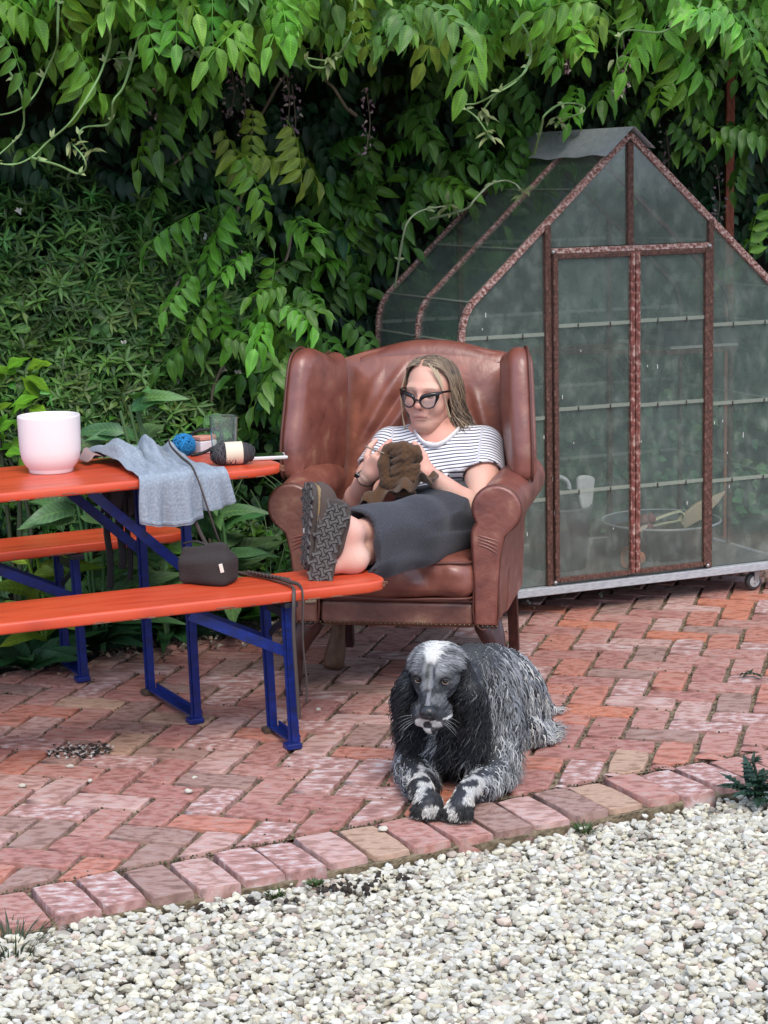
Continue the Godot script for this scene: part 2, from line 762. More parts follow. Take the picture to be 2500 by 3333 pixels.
# one brick from its plan outline (x, z) round cen; top at y = 0
func brick_mesh(mb: MB, plan: PackedVector2Array, cen: Vector2, deep := 0.055) -> void:
	var pl := PackedVector2Array()
	if Geometry2D.is_polygon_clockwise(plan):
		plan = plan.duplicate()
		plan.reverse()
	for i in plan.size():   # split long sides so that the worn edges waver
		var a := plan[i]
		var b := plan[(i + 1) % plan.size()]
		var k := 3 if a.distance_to(b) > 0.15 else (2 if a.distance_to(b) > 0.05 else 1)
		for s in k:
			pl.append(a.lerp(b, (s + (rnd(-0.15, 0.15) if s > 0 else 0.0)) / k) - cen)
	var m := pl.size()
	var top := []
	var mid := []
	var low := []
	var tilt := Vector2(rnd(-0.018, 0.018), rnd(-0.018, 0.018))
	for i in m:
		var p := pl[i]
		var e0 := (p - pl[(i + m - 1) % m]).normalized()
		var e1 := (pl[(i + 1) % m] - p).normalized()
		var nor := Vector2(-e0.y, e0.x) + Vector2(-e1.y, e1.x)   # inward
		nor = nor / maxf(nor.length_squared() * 0.5, 0.5)
		var corner := e0.dot(e1) < 0.8
		var w := rnd(0.0, 0.003) + (rnd(0.0, 0.004) if corner else 0.0)
		var q := p + nor * w
		var b := rnd(0.002, 0.0045) + (0.002 if corner else 0.0)
		var t := q + nor * b
		top.append(mb.add(Vector3(t.x, t.dot(tilt) + rnd(-0.0008, 0.0008), t.y), t, Vector3(-tilt.x, 1, -tilt.y)))
		mid.append(mb.add(Vector3(q.x, q.dot(tilt) - b * 0.8, q.y), q))
		low.append(mb.add(Vector3(p.x, -deep, p.y), p))
	var ce := mb.add(Vector3.ZERO, Vector2.ZERO, Vector3(-tilt.x, 1, -tilt.y))
	for i in m:
		var j := (i + 1) % m
		mb.tri(ce, top[i], top[j])
		mb.quad(top[i], mid[i], mid[j], top[j])
		mb.quad(mid[i], low[i], low[j], mid[j])

const EDGE0 := Vector2(-0.91, -4.296)
const EDGE_DIR := Vector2(0.8917, -0.4526)
const EDGE_OUT := Vector2(0.4526, 0.8917)

func ground() -> void:
	var g := MB.new()
	g.sheet(8, 8, func(u: float, w: float): return Vector3((u - 0.5) * 300, -0.09, (w - 0.5) * 300))
	struct("ground", g, M.soil)

func in_frame(p: Vector3) -> float:    # distance for what the lens sees, a large number for the rest
	var q := p - Vector3(0, 1.616, 0)
	var z := -q.z
	var out := absf(q.x) / z > 0.203
	return q.length() + (100.0 if out else 0.0)

func patio() -> void:
	var root := Node3D.new()
	root.name = "patio"
	add_child(root)
	tag(root, "worn red herringbone brick patio under the chair and tables", "", "", "structure")
	var bed := MB.new()
	var region := PackedVector2Array()
	var e := EDGE0 + EDGE_OUT * -0.012
	for q in [e - EDGE_DIR * 1.75, e + EDGE_DIR * 3.6, Vector2(2.9, -8.6), Vector2(1.3, -8.05), Vector2(0.3, -7.62), Vector2(-0.4, -6.98), Vector2(-1.15, -6.42), Vector2(-2.5, -5.7)]:
		region.append(q)
	var tr := Geometry2D.triangulate_polygon(region)
	for q in region:
		bed.add(Vector3(q.x, -0.011, q.y), q, Vector3.UP)
	for k in range(0, tr.size(), 3):
		bed.tri(tr[k], tr[k + 1], tr[k + 2])
	var bo := obj("sand_bed", bed, M.sand, root)
	bo.set_meta("kind", "structure")
	var a := Vector2(0.9622, 0.2723)
	var b := Vector2(0.2723, -0.9622)
	var o := Vector2(-0.858, -4.578)
	var w := 0.1125
	var j := 0.0052
	var list := []
	for y in range(-28, 44):
		for x in range(-30, 50):
			var r := Rect2()
			if posmod(x - y, 4) == 0:
				r = Rect2(x, y, 2, 1)
			elif posmod(x - y, 4) == 2:
				r = Rect2(x, y - 1, 1, 2)
			else:
				continue
			var c := o + (a * (r.position.x + r.size.x * 0.5) + b * (r.position.y + r.size.y * 0.5)) * w
			if c.x < -2.6 or c.x > 3.2 or c.y > -2.6 or c.y < -8.7:
				continue
			var hw := r.size * w * 0.5 - Vector2(j, j)
			var pl := PackedVector2Array()
			var tw := rnd(-0.012, 0.012)
			for s in [Vector2(-1, -1), Vector2(1, -1), Vector2(1, 1), Vector2(-1, 1)]:
				var l: Vector2 = (s * hw).rotated(tw)
				pl.append(c + a * l.x + b * l.y + Vector2(rnd(-0.0015, 0.0015), rnd(-0.0015, 0.0015)))
			var whole := true
			for q in pl:
				if not Geometry2D.is_point_in_polygon(q, region):
					whole = false
			if not whole:
				pl = poly_clip(pl, region)
			if pl.size() < 3:
				continue
			list.append([in_frame(Vector3(c.x, 0, c.y)), c, pl])
	list.sort_custom(func(p, q): return p[0] < q[0])
	var rest := {}
	for i in list.size():
		var c: Vector2 = list[i][1]
		var y := rnd(-0.003, 0.003)
		var pick := brick_kind(c)
		if i < 275:
			var mb := MB.new()
			brick_mesh(mb, list[i][2], c, 0.04)
			var n := obj("brick", mb, M.bricks[pick], root)
			n.position = Vector3(c.x, y, c.y)
		else:
			if not rest.has(pick):
				rest[pick] = MB.new()
			rest[pick].xf.origin = Vector3(c.x, y, c.y)
			brick_mesh(rest[pick], list[i][2], c, 0.04)
	var ar := ArrayMesh.new()
	for pick in rest:
		var am: ArrayMesh = rest[pick].mesh()
		ar.add_surface_from_arrays(Mesh.PRIMITIVE_TRIANGLES, am.surface_get_arrays(0))
		ar.surface_set_material(ar.get_surface_count() - 1, M.bricks[pick])
	obj("brickwork", ar, null, root, "stuff")
	# edging course of headers along the gravel
	var er := Node3D.new()
	er.name = "brick_edging"
	add_child(er)
	tag(er, "row of worn edging bricks between the patio and the gravel", "", "", "structure")
	var hb := MB.new()
	hb.box(Vector3(0, -0.065, 0), Vector3(5.2, 0.1, 0.24), 0.004)
	var ho := obj("haunch", hb, M.sand, er)
	ho.set_meta("kind", "structure")
	var hc := EDGE0 + EDGE_DIR * 0.95 + EDGE_OUT * 0.115
	ho.position = Vector3(hc.x, 0, hc.y)
	ho.rotation.y = atan2(0.4526, 0.8917)
	for i in range(-15, 32):
		var s := i * 0.1135 + rnd(-0.003, 0.003)
		var c := EDGE0 + EDGE_DIR * s + EDGE_OUT * (0.128 + rnd(-0.006, 0.006))
		var tw := rnd(-0.03, 0.03)
		var pl := PackedVector2Array()
		for q in [Vector2(-1, -1), Vector2(1, -1), Vector2(1, 1), Vector2(-1, 1)]:
			var l: Vector2 = (q * Vector2(0.0525, 0.106)).rotated(tw)
			pl.append(c + EDGE_DIR * l.x + EDGE_OUT * l.y)
		var mb := MB.new()
		brick_mesh(mb, pl, c, 0.065)
		var n := obj("brick", mb, M.bricks[[0, 1, 4, 5, 8, 9, 12, 13, 14, 15, 0, 1, 13, 14, 6, 4][rng.randi() % 16]], er)
		n.position = Vector3(c.x, 0.004 + rnd(-0.004, 0.005), c.y)

func brick_kind(c: Vector2) -> int:
	var r := rnd(0, 1) + 0.06 * c.x
	var k := 0
	if r < 0.16: k = 4
	elif r < 0.34: k = 7
	elif r < 0.54: k = 0
	elif r < 0.68: k = 6
	elif r < 0.80: k = 2
	elif r < 0.84: k = 3
	elif r < 0.97: k = 1
	else: k = 5
	return k * 2 + rng.randi() % 2

func stone_mesh(sd: int, seg := 2) -> ArrayMesh:
	var mb := MB.new()
	var f := noise(0.9, sd, 2)
	var rows := 5
	var cols := 8
	var id := []
	for y in rows + 1:
		var row := []
		for x in cols:
			var th := PI * y / rows
			var ph := TAU * (x + 0.5 * (y % 2)) / cols
			var p := Vector3(sin(th) * cos(ph), cos(th), sin(th) * sin(ph))
			var r := 1.0 + 0.55 * f.get_noise_3dv(p * 1.3)
			row.append(mb.add(p * r * Vector3(1.0, 0.62, 0.8)))
			if y == 0 or y == rows:
				break
		id.append(row)
	for y in rows:
		for x in cols:
			var x1 := (x + 1) % cols
			if y == 0:
				mb.tri(id[0][0], id[1][x1], id[1][x])
			elif y == rows - 1:
				mb.tri(id[y][x], id[y][x1], id[rows][0])
			elif y % 2 == 1:
				mb.tri(id[y][x], id[y][x1], id[y + 1][x1])
				mb.tri(id[y][x], id[y + 1][x1], id[y + 1][x])
			else:
				mb.tri(id[y][x], id[y][x1], id[y + 1][x])
				mb.tri(id[y][x1], id[y + 1][x1], id[y + 1][x])
	var am := mb.mesh()
	# facet it: broken limestone has flat faces
	var st := SurfaceTool.new()
	st.create_from(am, 0)
	st.deindex()
	st.set_smooth_group(-1)
	var arr := st.commit_to_arrays()
	var vv: PackedVector3Array = arr[Mesh.ARRAY_VERTEX]
	var smooth: PackedVector3Array = arr[Mesh.ARRAY_NORMAL]
	var nn := PackedVector3Array()
	for k in range(0, vv.size(), 3):
		var fn := (vv[k + 2] - vv[k]).cross(vv[k + 1] - vv[k]).normalized()
		for e in 3:
			nn.append((fn * 0.7 + smooth[k + e] * 0.3).normalized())
	arr[Mesh.ARRAY_NORMAL] = nn
	var out := ArrayMesh.new()
	out.add_surface_from_arrays(Mesh.PRIMITIVE_TRIANGLES, arr)
	return out

func gravel() -> void:
	var root := Node3D.new()
	root.name = "gravel"
	add_child(root)
	tag(root, "bed of pale limestone gravel in front of the brick edging", "gravel", "", "stuff")
	var f0 := EDGE0 + EDGE_OUT * 0.236
	var base := MB.new()
	var q0 := f0 - EDGE_DIR * 3.0
	var q1 := f0 + EDGE_DIR * 4.0
	base.sheet(30, 20, func(u: float, w: float):
		var p: Vector2 = q0.lerp(q1, u) + EDGE_OUT * (w * 3.2)
		return Vector3(p.x, -0.055, p.y))
	var gm := mat(lin(0.30, 0.26, 0.20), 0.95)
	var go := obj("gravel_base", base, gm, root, "stuff")
	var m := vmat(0.85)
	relief(tri_map(m, Vector3(14, 14, 14), false), M.bump, 0.1)
	m.uv1_triplanar = false
	m.heightmap_enabled = false
	var where := [[], [], [], [], []]
	var tint := [[], [], [], [], []]
	var n := 60000
	for i in n:
		var s := rnd(-1.1, 3.1)
		var d := rnd(0.0, 1.0) * 1.75
		var p := f0 + EDGE_DIR * s + EDGE_OUT * d
		if p.y > -3.0 or p.x < -1.7 or p.x > 1.9:
			continue
		if absf(p.x) / -p.y > 0.24 and rng.randf() < 0.5:
			continue
		var sz := rnd(0.0070, 0.0130) * (1.25 if rng.randf() < 0.12 else 1.0)
		if rng.randf() < 0.2:
			sz *= 0.6
		var y := -0.048 + rnd(0.0, 0.024) + 0.010 * sin(p.x * 3.1 + p.y * 2.0) + 0.008 * exp(-d * 12.0)
		if d < 0.012:
			continue
		var t := rng.randi() % 5
		var b := Basis.from_euler(Vector3(rnd(-0.7, 0.7), rnd(0, TAU), rnd(-0.7, 0.7))).scaled(Vector3(sz, sz, sz) * Vector3(rnd(0.9, 1.35), rnd(0.8, 1.2), rnd(0.8, 1.15)))
		where[t].append(Transform3D(b, Vector3(p.x, y, p.y)))
		var g := rnd(0.39, 0.62)
		var warm := rnd(0.0, 1.0)
		var c := Color(g, g * lerpf(0.96, 0.91, warm), g * lerpf(0.85, 0.67, warm))
		if rng.randf() < 0.08:
			c = Color(g * 0.55, g * 0.47, g * 0.38)
		elif rng.randf() < 0.06:
			c = Color(g * 0.9, g * 0.72, g * 0.58)
		tint[t].append(c)
	for t in 5:
		copies("stones", stone_mesh(100 + t), m, where[t], tint[t], root)

# ---------------------------------------------------------------- plants
# a leaf from p along dir, its face towards nor; folded along the midrib and curled down at the tip
func leaf(mb: MB, p: Vector3, dir: Vector3, nor: Vector3, long: float, wide: float, curl := 0.3, fold := 0.25, segs := 4) -> void:
	dir = dir.normalized()
	var x := nor.cross(dir).normalized()
	var y := dir.cross(x)
	var prev := []
	var ph := rnd(0, TAU)
	var bend := rnd(-0.10, 0.10)
	for i in segs + 1:
		var t := float(i) / segs
		var w := wide * 0.5 * pow(sin(PI * pow(clampf(t, 0.0, 1.0), 0.66)), 0.85)
		var c := p + dir * (long * t) - y * (curl * long * t * t) + x * (long * bend * t * t)
		var rf := wide * 0.10 * sin(t * 11.0 + ph)
		if i == 0:
			prev = [mb.add(c, Vector2(0.5, t))]
		elif i == segs:
			var e := mb.add(c, Vector2(0.5, t))
			mb.tri(prev[0], e, prev[1])
			mb.tri(prev[1], e, prev[2])
		else:
			var row := [mb.add(c - x * w + y * (w * fold * 2 + rf), Vector2(0, t)), mb.add(c, Vector2(0.5, t)), mb.add(c + x * w + y * (w * fold * 2 - rf), Vector2(1, t))]
			if prev.size() == 1:
				mb.tri(prev[0], row[0], row[1])
				mb.tri(prev[0], row[1], row[2])
			else:
				mb.quad(prev[0], row[0], row[1], prev[1])
				mb.quad(prev[1], row[1], row[2], prev[2])
			prev = row

# pinnate leaf of a wisteria: stalk along +z drooping, leaflets in pairs hanging from it; unit length
func pinnate(pairs: int, hang: float, droop: float) -> ArrayMesh:
	var mb := MB.new()
	var pts := PackedVector3Array()
	for i in 9:
		var t := i / 8.0
		pts.append(Vector3(0.03 * sin(t * 5.0), -droop * t * t, t))
	mb.col = Color(0.8, 0.9, 0.6)
	mb.tube(pts, 0.008, 4, false)
	for i in pairs + 1:
		var t := 0.16 + 0.84 * i / pairs
		var c := Vector3(0.03 * sin(t * 5.0), -droop * t * t, t)
		var k := rnd(0.8, 1.15)
		mb.col = Color(k, k * rnd(0.94, 1.06), k)
		if i == pairs:
			leaf(mb, c, Vector3(rnd(-0.2, 0.2), -hang * 0.8 - droop, 0.8), Vector3(0, 1, 0.4), 0.46, 0.19, 0.2, 0.25, 6)
			continue
		for s in [-1, 1]:
			var d := Vector3(s * rnd(0.65, 0.95), -hang * rnd(0.8, 1.2), rnd(0.15, 0.5))
			leaf(mb, c, d, Vector3(s * 0.3 * hang, 1, 0.35), rnd(0.38, 0.50) * (0.75 if i == 0 else 1.0), rnd(0.15, 0.20), rnd(0.1, 0.5), rnd(0.15, 0.4), 6)
	return mb.mesh()

# whorl of narrow pointed leaves round a shoot along +z
func whorl(n: int, long: float, wide: float, open: float) -> ArrayMesh:
	var mb := MB.new()
	mb.col = Color(0.8, 0.9, 0.7)
	mb.tube(PackedVector3Array([Vector3(0, 0, -0.6), Vector3.ZERO]), 0.02, 4, false)
	for i in n:
		var a := TAU * i / n + rnd(-0.3, 0.3)
		var k := rnd(0.75, 1.2)
		mb.col = Color(k, k, k)
		var d := Vector3(cos(a) * open, sin(a) * open, rnd(0.2, 0.9))
		leaf(mb, Vector3(0, 0, -0.25 * (i % 2)), d, Vector3(-cos(a) * 0.5, -sin(a) * 0.5, 1), long * rnd(0.7, 1.15), wide, rnd(0.1, 0.4), 0.3)
	return mb.mesh()

# single leaf along +z on a short stalk
func broad(long: float, wide: float, curl: float) -> ArrayMesh:
	var mb := MB.new()
	mb.tube(PackedVector3Array([Vector3(0, 0.02, -0.25), Vector3.ZERO]), 0.02, 4, false)
	leaf(mb, Vector3.ZERO, Vector3(0, 0, 1), Vector3.UP, long, wide, curl, 0.18, 5)
	return mb.mesh()

func facing(dir: Vector3, up: Vector3, s: float) -> Basis:
	var z := dir.normalized()
	var x := up.cross(z)
	if x.length() < 0.05:
		x = Vector3(1, 0.2, 0.1).cross(z)
	x = x.normalized()
	return Basis(x, z.cross(x), z).scaled(Vector3(s, s, s))

func green(kind: String) -> Color:
	var k := rnd(0.8, 1.2)
	match kind:
		"bright": return Color(rnd(0.17, 0.28) * k, rnd(0.46, 0.57) * k, 0.045 * k)
		"yellow": return Color(rnd(0.30, 0.40) * k, rnd(0.50, 0.58) * k, 0.06 * k)
		"mid": return Color(rnd(0.08, 0.15) * k, rnd(0.25, 0.37) * k, 0.04 * k)
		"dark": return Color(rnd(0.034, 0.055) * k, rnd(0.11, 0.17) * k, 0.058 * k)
		"jasmine": return Color(rnd(0.11, 0.20) * k, rnd(0.27, 0.42) * k, 0.075 * k)
		"grey": return Color(rnd(0.12, 0.18) * k, rnd(0.28, 0.38) * k, 0.12 * k)
	return Color(0.1, 0.2, 0.05)

func wall_z(x: float) -> float:
	return -8.19 - 0.36 * x

func backdrop() -> void:
	# the garden wall that carries the climbers
	var mb := MB.new()
	mb.box(Vector3(0, 1.3, 0), Vector3(9.0, 2.7, 0.22), 0.01)
	var wm := tri_map(mat(Color.WHITE, 0.95), Vector3(1.5, 1.5, 1.5))
	wm.albedo_texture = ramp(0.02, 41, [[0.0, lin(0.012, 0.012, 0.01)], [0.5, lin(0.035, 0.028, 0.022)], [1.0, lin(0.07, 0.05, 0.04)]])
	var w := obj("garden_wall", mb, wm)
	tag(w, "tall dark garden wall almost hidden behind the climbing plants", "wall")
	w.position = Vector3(0, 0, wall_z(0) - 0.25)
	w.rotation.y = atan(0.36)
	# red post behind the glasshouse
	var pm := tri_map(mat(Color.WHITE, 0.6), Vector3(6, 2, 6))
	pm.albedo_texture = ramp(0.02, 43, [[0.0, lin(0.16, 0.04, 0.02)], [0.5, lin(0.36, 0.085, 0.04)], [1.0, lin(0.42, 0.14, 0.08)]])
	var po := thing("support_post", "thin rust red metal post rising behind the right side of the glasshouse", "post", Vector3(1.49, -0.05, -8.33))
	var pb := MB.new()
	pb.box(Vector3(0, 1.25, 0), Vector3(0.036, 2.5, 0.036), 0.003)
	obj("post_shaft", pb, pm, po)
	pb = MB.new()
	pb.beam(Vector3(0, 2.48, 0), Vector3(-0.4, 2.48, 1.2), 0.036, 0.036)
	obj("roof_bearer", pb, pm, po)
	wisteria()
	hedge()
	ivy()
	low_plants()

func wisteria() -> void:
	var root := thing("wisteria", "wisteria hanging over the whole top of the picture with fresh green leaflets and curling shoots", "climber")
	var shapes := [pinnate(5, 0.8, 0.3), pinnate(4, 1.2, 0.15), pinnate(5, 0.45, 0.5), pinnate(4, 0.9, 0.4), pinnate(5, 0.6, 0.2)]
	var tones := {"bright": [], "mid": [], "dark": [], "yellow": []}
	for k in tones:
		for i in 5:
			var m: StandardMaterial3D = M.leaf.duplicate()
			m.albedo_color = green(k).linear_to_srgb()
			tones[k].append(m)
	# kind, x from, y from, x to, y to, depth, spread of depth, count
	var spots := [
		["bright", -1.29, 2.02, -0.16, 2.31, -6.50, 0.25, 46], ["bright", -0.30, 2.02, 0.44, 2.29, -6.50, 0.25, 28], ["bright", 0.38, 2.00, 1.42, 2.29, -6.70, 0.25, 38],
		["mid", 0.63, 1.66, 1.68, 2.08, -7.75, 0.25, 36], ["mid", 0.13, 1.53, 0.65, 2.05, -7.70, 0.2, 30], ["yellow", -0.61, 1.53, -0.29, 1.83, -7.05, 0.15, 5],
		["mid", -1.38, 1.62, -0.45, 2.02, -7.05, 0.20, 22], ["mid", -0.34, 1.10, 0.02, 1.76, -7.80, 0.16, 34], ["bright", -0.66, 0.94, -0.22, 1.52, -7.02, 0.10, 22],
		["mid", -0.48, 0.57, -0.10, 1.25, -7.40, 0.20, 22], ["mid", 1.47, 1.13, 1.71, 1.84, -8.00, 0.20, 8]]
	for s in spots:
		for i in s[7]:
			var o := MeshInstance3D.new()
			part_name(o, "leaf", root)
			o.mesh = shapes[rng.randi() % 5]
			var k: String = s[0]
			if k == "bright" and rng.randf() < 0.25: k = "mid"
			elif k == "mid" and rng.randf() < 0.22: k = "bright"
			elif k == "bright" and rng.randf() < 0.05: k = "yellow"
			o.material_override = tones[k][rng.randi() % 5]
			var d := Vector3(rnd(-0.9, 0.9), rnd(-0.75, 0.25), rnd(0.05, 0.9))
			o.transform = Transform3D(Basis.IDENTITY, Vector3.ZERO) * Transform3D(facing(d, Vector3(rnd(-0.5, 0.5), 1, rnd(0.1, 0.9)), rnd(0.15, 0.24)), Vector3(rnd(s[1], s[3]), rnd(s[2], s[4]) + 0.05, s[5] + rnd(-s[6], s[6])))
			root.add_child(o)
	# the mass of leaves behind and overhead
	var where := []
	var tint := []
	for i in 4200:   # roof of the pergola
		var x := rnd(-3.6, 3.6)
		var z := lerpf(-6.95 - 0.3 * x, wall_z(x) - 0.2, rng.randf())
		where.append(Transform3D(facing(Vector3(rnd(-1, 1), rnd(-0.5, 0.1), rnd(-0.7, 1)), Vector3(rnd(-0.3, 0.3), 1, rnd(-0.2, 0.4)), rnd(0.18, 0.26)), Vector3(x, rnd(2.34, 2.75), z)))
		tint.append(green("mid"))
	for i in 300:    # fringe, above and beside the frame too
		var x := rnd(-3.4, 3.4)
		where.append(Transform3D(facing(Vector3(rnd(-1, 1), rnd(-0.8, 0.1), rnd(0.0, 1)), Vector3(0, 1, 0.4), rnd(0.18, 0.25)), Vector3(x, 2.24 + rnd(0.0, 0.35) * (1.0 if absf(x) < 1.6 else 2.0) - (0.0 if absf(x) < 1.6 else 0.35), -6.6 - 0.22 * x + rnd(-0.35, 0.2))))
		tint.append(green("bright" if rng.randf() < 0.6 else "mid"))
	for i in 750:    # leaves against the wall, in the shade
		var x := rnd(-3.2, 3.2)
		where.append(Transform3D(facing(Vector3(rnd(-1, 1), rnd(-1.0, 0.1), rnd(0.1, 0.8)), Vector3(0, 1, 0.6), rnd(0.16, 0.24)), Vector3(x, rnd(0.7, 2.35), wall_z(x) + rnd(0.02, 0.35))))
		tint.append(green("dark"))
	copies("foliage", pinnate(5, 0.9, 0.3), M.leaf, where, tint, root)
	# long pale shoots that reach out and curl
	var shoots := [
		[Vector3(-0.994, 2.30, -6.4), Vector3(-0.994, 2.096, -6.30), Vector3(-1.011, 2.041, -6.36), Vector3(-1.055, 1.968, -6.40), Vector3(-1.085, 1.891, -6.33), Vector3(-1.146, 1.843, -6.31), Vector3(-1.253, 1.832, -6.38)],
		[Vector3(-0.852, 2.303, -6.35), Vector3(-0.828, 2.103, -6.25), Vector3(-0.830, 2.063, -6.31), Vector3(-0.853, 2.006, -6.35), Vector3(-0.877, 1.929, -6.28), Vector3(-0.956, 1.811, -6.26), Vector3(-1.048, 1.747, -6.33), Vector3(-1.104, 1.699, -6.33), Vector3(-1.153, 1.677, -6.26), Vector3(-1.241, 1.690, -6.28)],
		[Vector3(-1.098, 1.698, -6.30), Vector3(-1.052, 1.686, -6.25), Vector3(-1.010, 1.670, -6.31), Vector3(-0.962, 1.645, -6.35), Vector3(-0.924, 1.661, -6.28), Vector3(-0.928, 1.698, -6.26), Vector3(-0.971, 1.738, -6.33)],
		[Vector3(-1.185, 1.994, -6.40), Vector3(-1.134, 1.915, -6.35), Vector3(-1.134, 1.842, -6.41), Vector3(-1.159, 1.774, -6.45), Vector3(-1.252, 1.683, -6.38)],
		[Vector3(-0.75, 2.1, -6.45), Vector3(-0.802, 1.929, -6.40), Vector3(-0.836, 1.871, -6.35), Vector3(-0.851, 1.820, -6.41), Vector3(-0.876, 1.799, -6.45), Vector3(-0.936, 1.791, -6.38), Vector3(-0.951, 1.760, -6.36), Vector3(-0.933, 1.711, -6.43)],
		[Vector3(-0.64, 2.25, -6.5), Vector3(-0.676, 2.100, -6.45), Vector3(-0.696, 2.044, -6.40), Vector3(-0.775, 2.015, -6.46), Vector3(-0.850, 2.011, -6.50)],
		[Vector3(-0.05, 2.27, -6.5), Vector3(-0.061, 2.116, -6.40), Vector3(-0.078, 2.050, -6.35), Vector3(-0.111, 2.006, -6.41), Vector3(-0.159, 1.967, -6.45), Vector3(-0.203, 1.968, -6.38), Vector3(-0.214, 1.990, -6.36), Vector3(-0.174, 1.989, -6.43), Vector3(-0.143, 1.985, -6.43)],
		[Vector3(-0.40, 2.2, -6.5), Vector3(-0.409, 2.086, -6.45), Vector3(-0.418, 2.057, -6.40), Vector3(-0.469, 2.058, -6.46), Vector3(-0.550, 2.051, -6.50), Vector3(-0.591, 2.024, -6.43)],
		[Vector3(0.43, 2.25, -6.6), Vector3(0.471, 2.117, -6.50), Vector3(0.498, 2.059, -6.45), Vector3(0.514, 2.002, -6.51), Vector3(0.504, 1.958, -6.55), Vector3(0.459, 1.909, -6.48), Vector3(0.395, 1.872, -6.46), Vector3(0.336, 1.845, -6.53), Vector3(0.288, 1.838, -6.53), Vector3(0.331, 1.796, -6.46), Vector3(0.371, 1.738, -6.48)],
		[Vector3(0.514, 1.995, -6.52), Vector3(0.482, 1.931, -6.47), Vector3(0.407, 1.882, -6.53), Vector3(0.353, 1.818, -6.57)],
		[Vector3(1.1, 2.3, -6.7), Vector3(1.082, 2.165, -6.60), Vector3(1.042, 2.116, -6.55), Vector3(1.012, 2.094, -6.61), Vector3(0.954, 2.067, -6.65), Vector3(0.840, 2.072, -6.58), Vector3(0.807, 2.045, -6.56), Vector3(0.808, 2.011, -6.63), Vector3(0.811, 1.979, -6.63)],
		[Vector3(0.56, 1.68, -7.0), Vector3(0.571, 1.776, -6.80), Vector3(0.576, 1.807, -6.75), Vector3(0.631, 1.844, -6.81), Vector3(0.692, 1.848, -6.85), Vector3(0.718, 1.829, -6.78), Vector3(0.691, 1.809, -6.76), Vector3(0.633, 1.792, -6.83)],
		[Vector3(0.06, 1.2, -7.4), Vector3(0.089, 1.381, -7.20), Vector3(0.112, 1.452, -7.15), Vector3(0.162, 1.488, -7.21), Vector3(0.256, 1.503, -7.25)],
		[Vector3(0.2, 1.45, -7.5), Vector3(0.321, 1.489, -7.20), Vector3(0.354, 1.524, -7.15), Vector3(0.411, 1.574, -7.21), Vector3(0.466, 1.590, -7.25), Vector3(0.505, 1.577, -7.18), Vector3(0.530, 1.546, -7.16)]]
	for i in shoots.size():
		var s := MB.new()
		s.col = Color(0.20, 0.34, 0.12) if i < 12 else Color(0.42, 0.48, 0.28)
		var c := arc(shoots[i], 5)
		var r := []
		for k in c.size():
			r.append(lerpf(0.0045, 0.0024, float(k) / c.size()) * (1.35 if k % 9 == 4 else 1.0))
		s.tube(c, r, 6)
		for k in range(3, c.size() - 2, 13):   # buds and small unfolding leaves at the joints
			for e in 2:
				s.col = Color(0.30, 0.38, 0.16)
				leaf(s, c[k], Vector3(rnd(-1, 1), rnd(-0.3, 1), rnd(0, 1)), Vector3(0, 0.5, 1), rnd(0.015, 0.035), 0.012)
		obj("shoot", s, M.stem, root)
		var tip := MB.new()   # feathery new growth at the tip
		var e0 := c[c.size() - 1]
		for k in 7:
			tip.col = Color(0.34, 0.40, 0.16) * rnd(0.8, 1.2)
			leaf(tip, e0 + rvec(0.015), Vector3(rnd(-1, 1), rnd(-1, 0.5), rnd(0, 1)), Vector3(0, 1, 0.6), rnd(0.03, 0.055), 0.016)
		obj("shoot_tip", tip, M.leaf, root)
	var woody := [
		[Vector3(-0.330, 1.423, -7.50), Vector3(-0.349, 1.316, -7.45), Vector3(-0.410, 1.241, -7.41), Vector3(-0.499, 1.149, -7.35), Vector3(-0.533, 1.081, -7.28), Vector3(-0.573, 0.972, -7.26), Vector3(-0.630, 0.836, -7.23), Vector3(-0.639, 0.714, -7.23), Vector3(-0.669, 0.602, -7.26), Vector3(-0.66, 0.0, -7.3)],
		[Vector3(-0.692, 1.330, -7.30), Vector3(-0.730, 1.257, -7.15), Vector3(-0.786, 1.143, -7.11), Vector3(-0.801, 1.078, -7.15), Vector3(-0.78, 0.8, -7.3)],
		[Vector3(-0.321, 2.216, -7.30), Vector3(-0.321, 2.016, -7.30), Vector3(-0.356, 1.946, -7.25), Vector3(-0.416, 1.854, -7.31), Vector3(-0.465, 1.778, -7.35)],
		[Vector3(-0.472, 1.664, -7.40), Vector3(-0.509, 1.541, -7.35), Vector3(-0.553, 1.424, -7.41)],
		[Vector3(-0.187, 2.191, -7.20), Vector3(-0.187, 1.991, -7.20), Vector3(-0.144, 1.928, -7.15), Vector3(-0.103, 1.862, -7.21), Vector3(-0.069, 1.836, -7.25), Vector3(-0.094, 1.856, -7.18)],
		[Vector3(-0.595, 1.721, -7.50), Vector3(-0.709, 1.714, -7.45), Vector3(-0.829, 1.627, -7.51)],
		[Vector3(1.9, 0.0, -8.75), Vector3(1.85, 1.0, -8.6), Vector3(1.95, 1.8, -8.6), Vector3(1.7, 2.5, -8.3)]]
	for i in woody.size():
		var s := MB.new()
		s.col = Color(0.20, 0.16, 0.11)
		var c := arc(woody[i], 5)
		s.tube(c, 0.022 if i == 6 else 0.006, 6)
		obj("stem", s, M.stem, root)
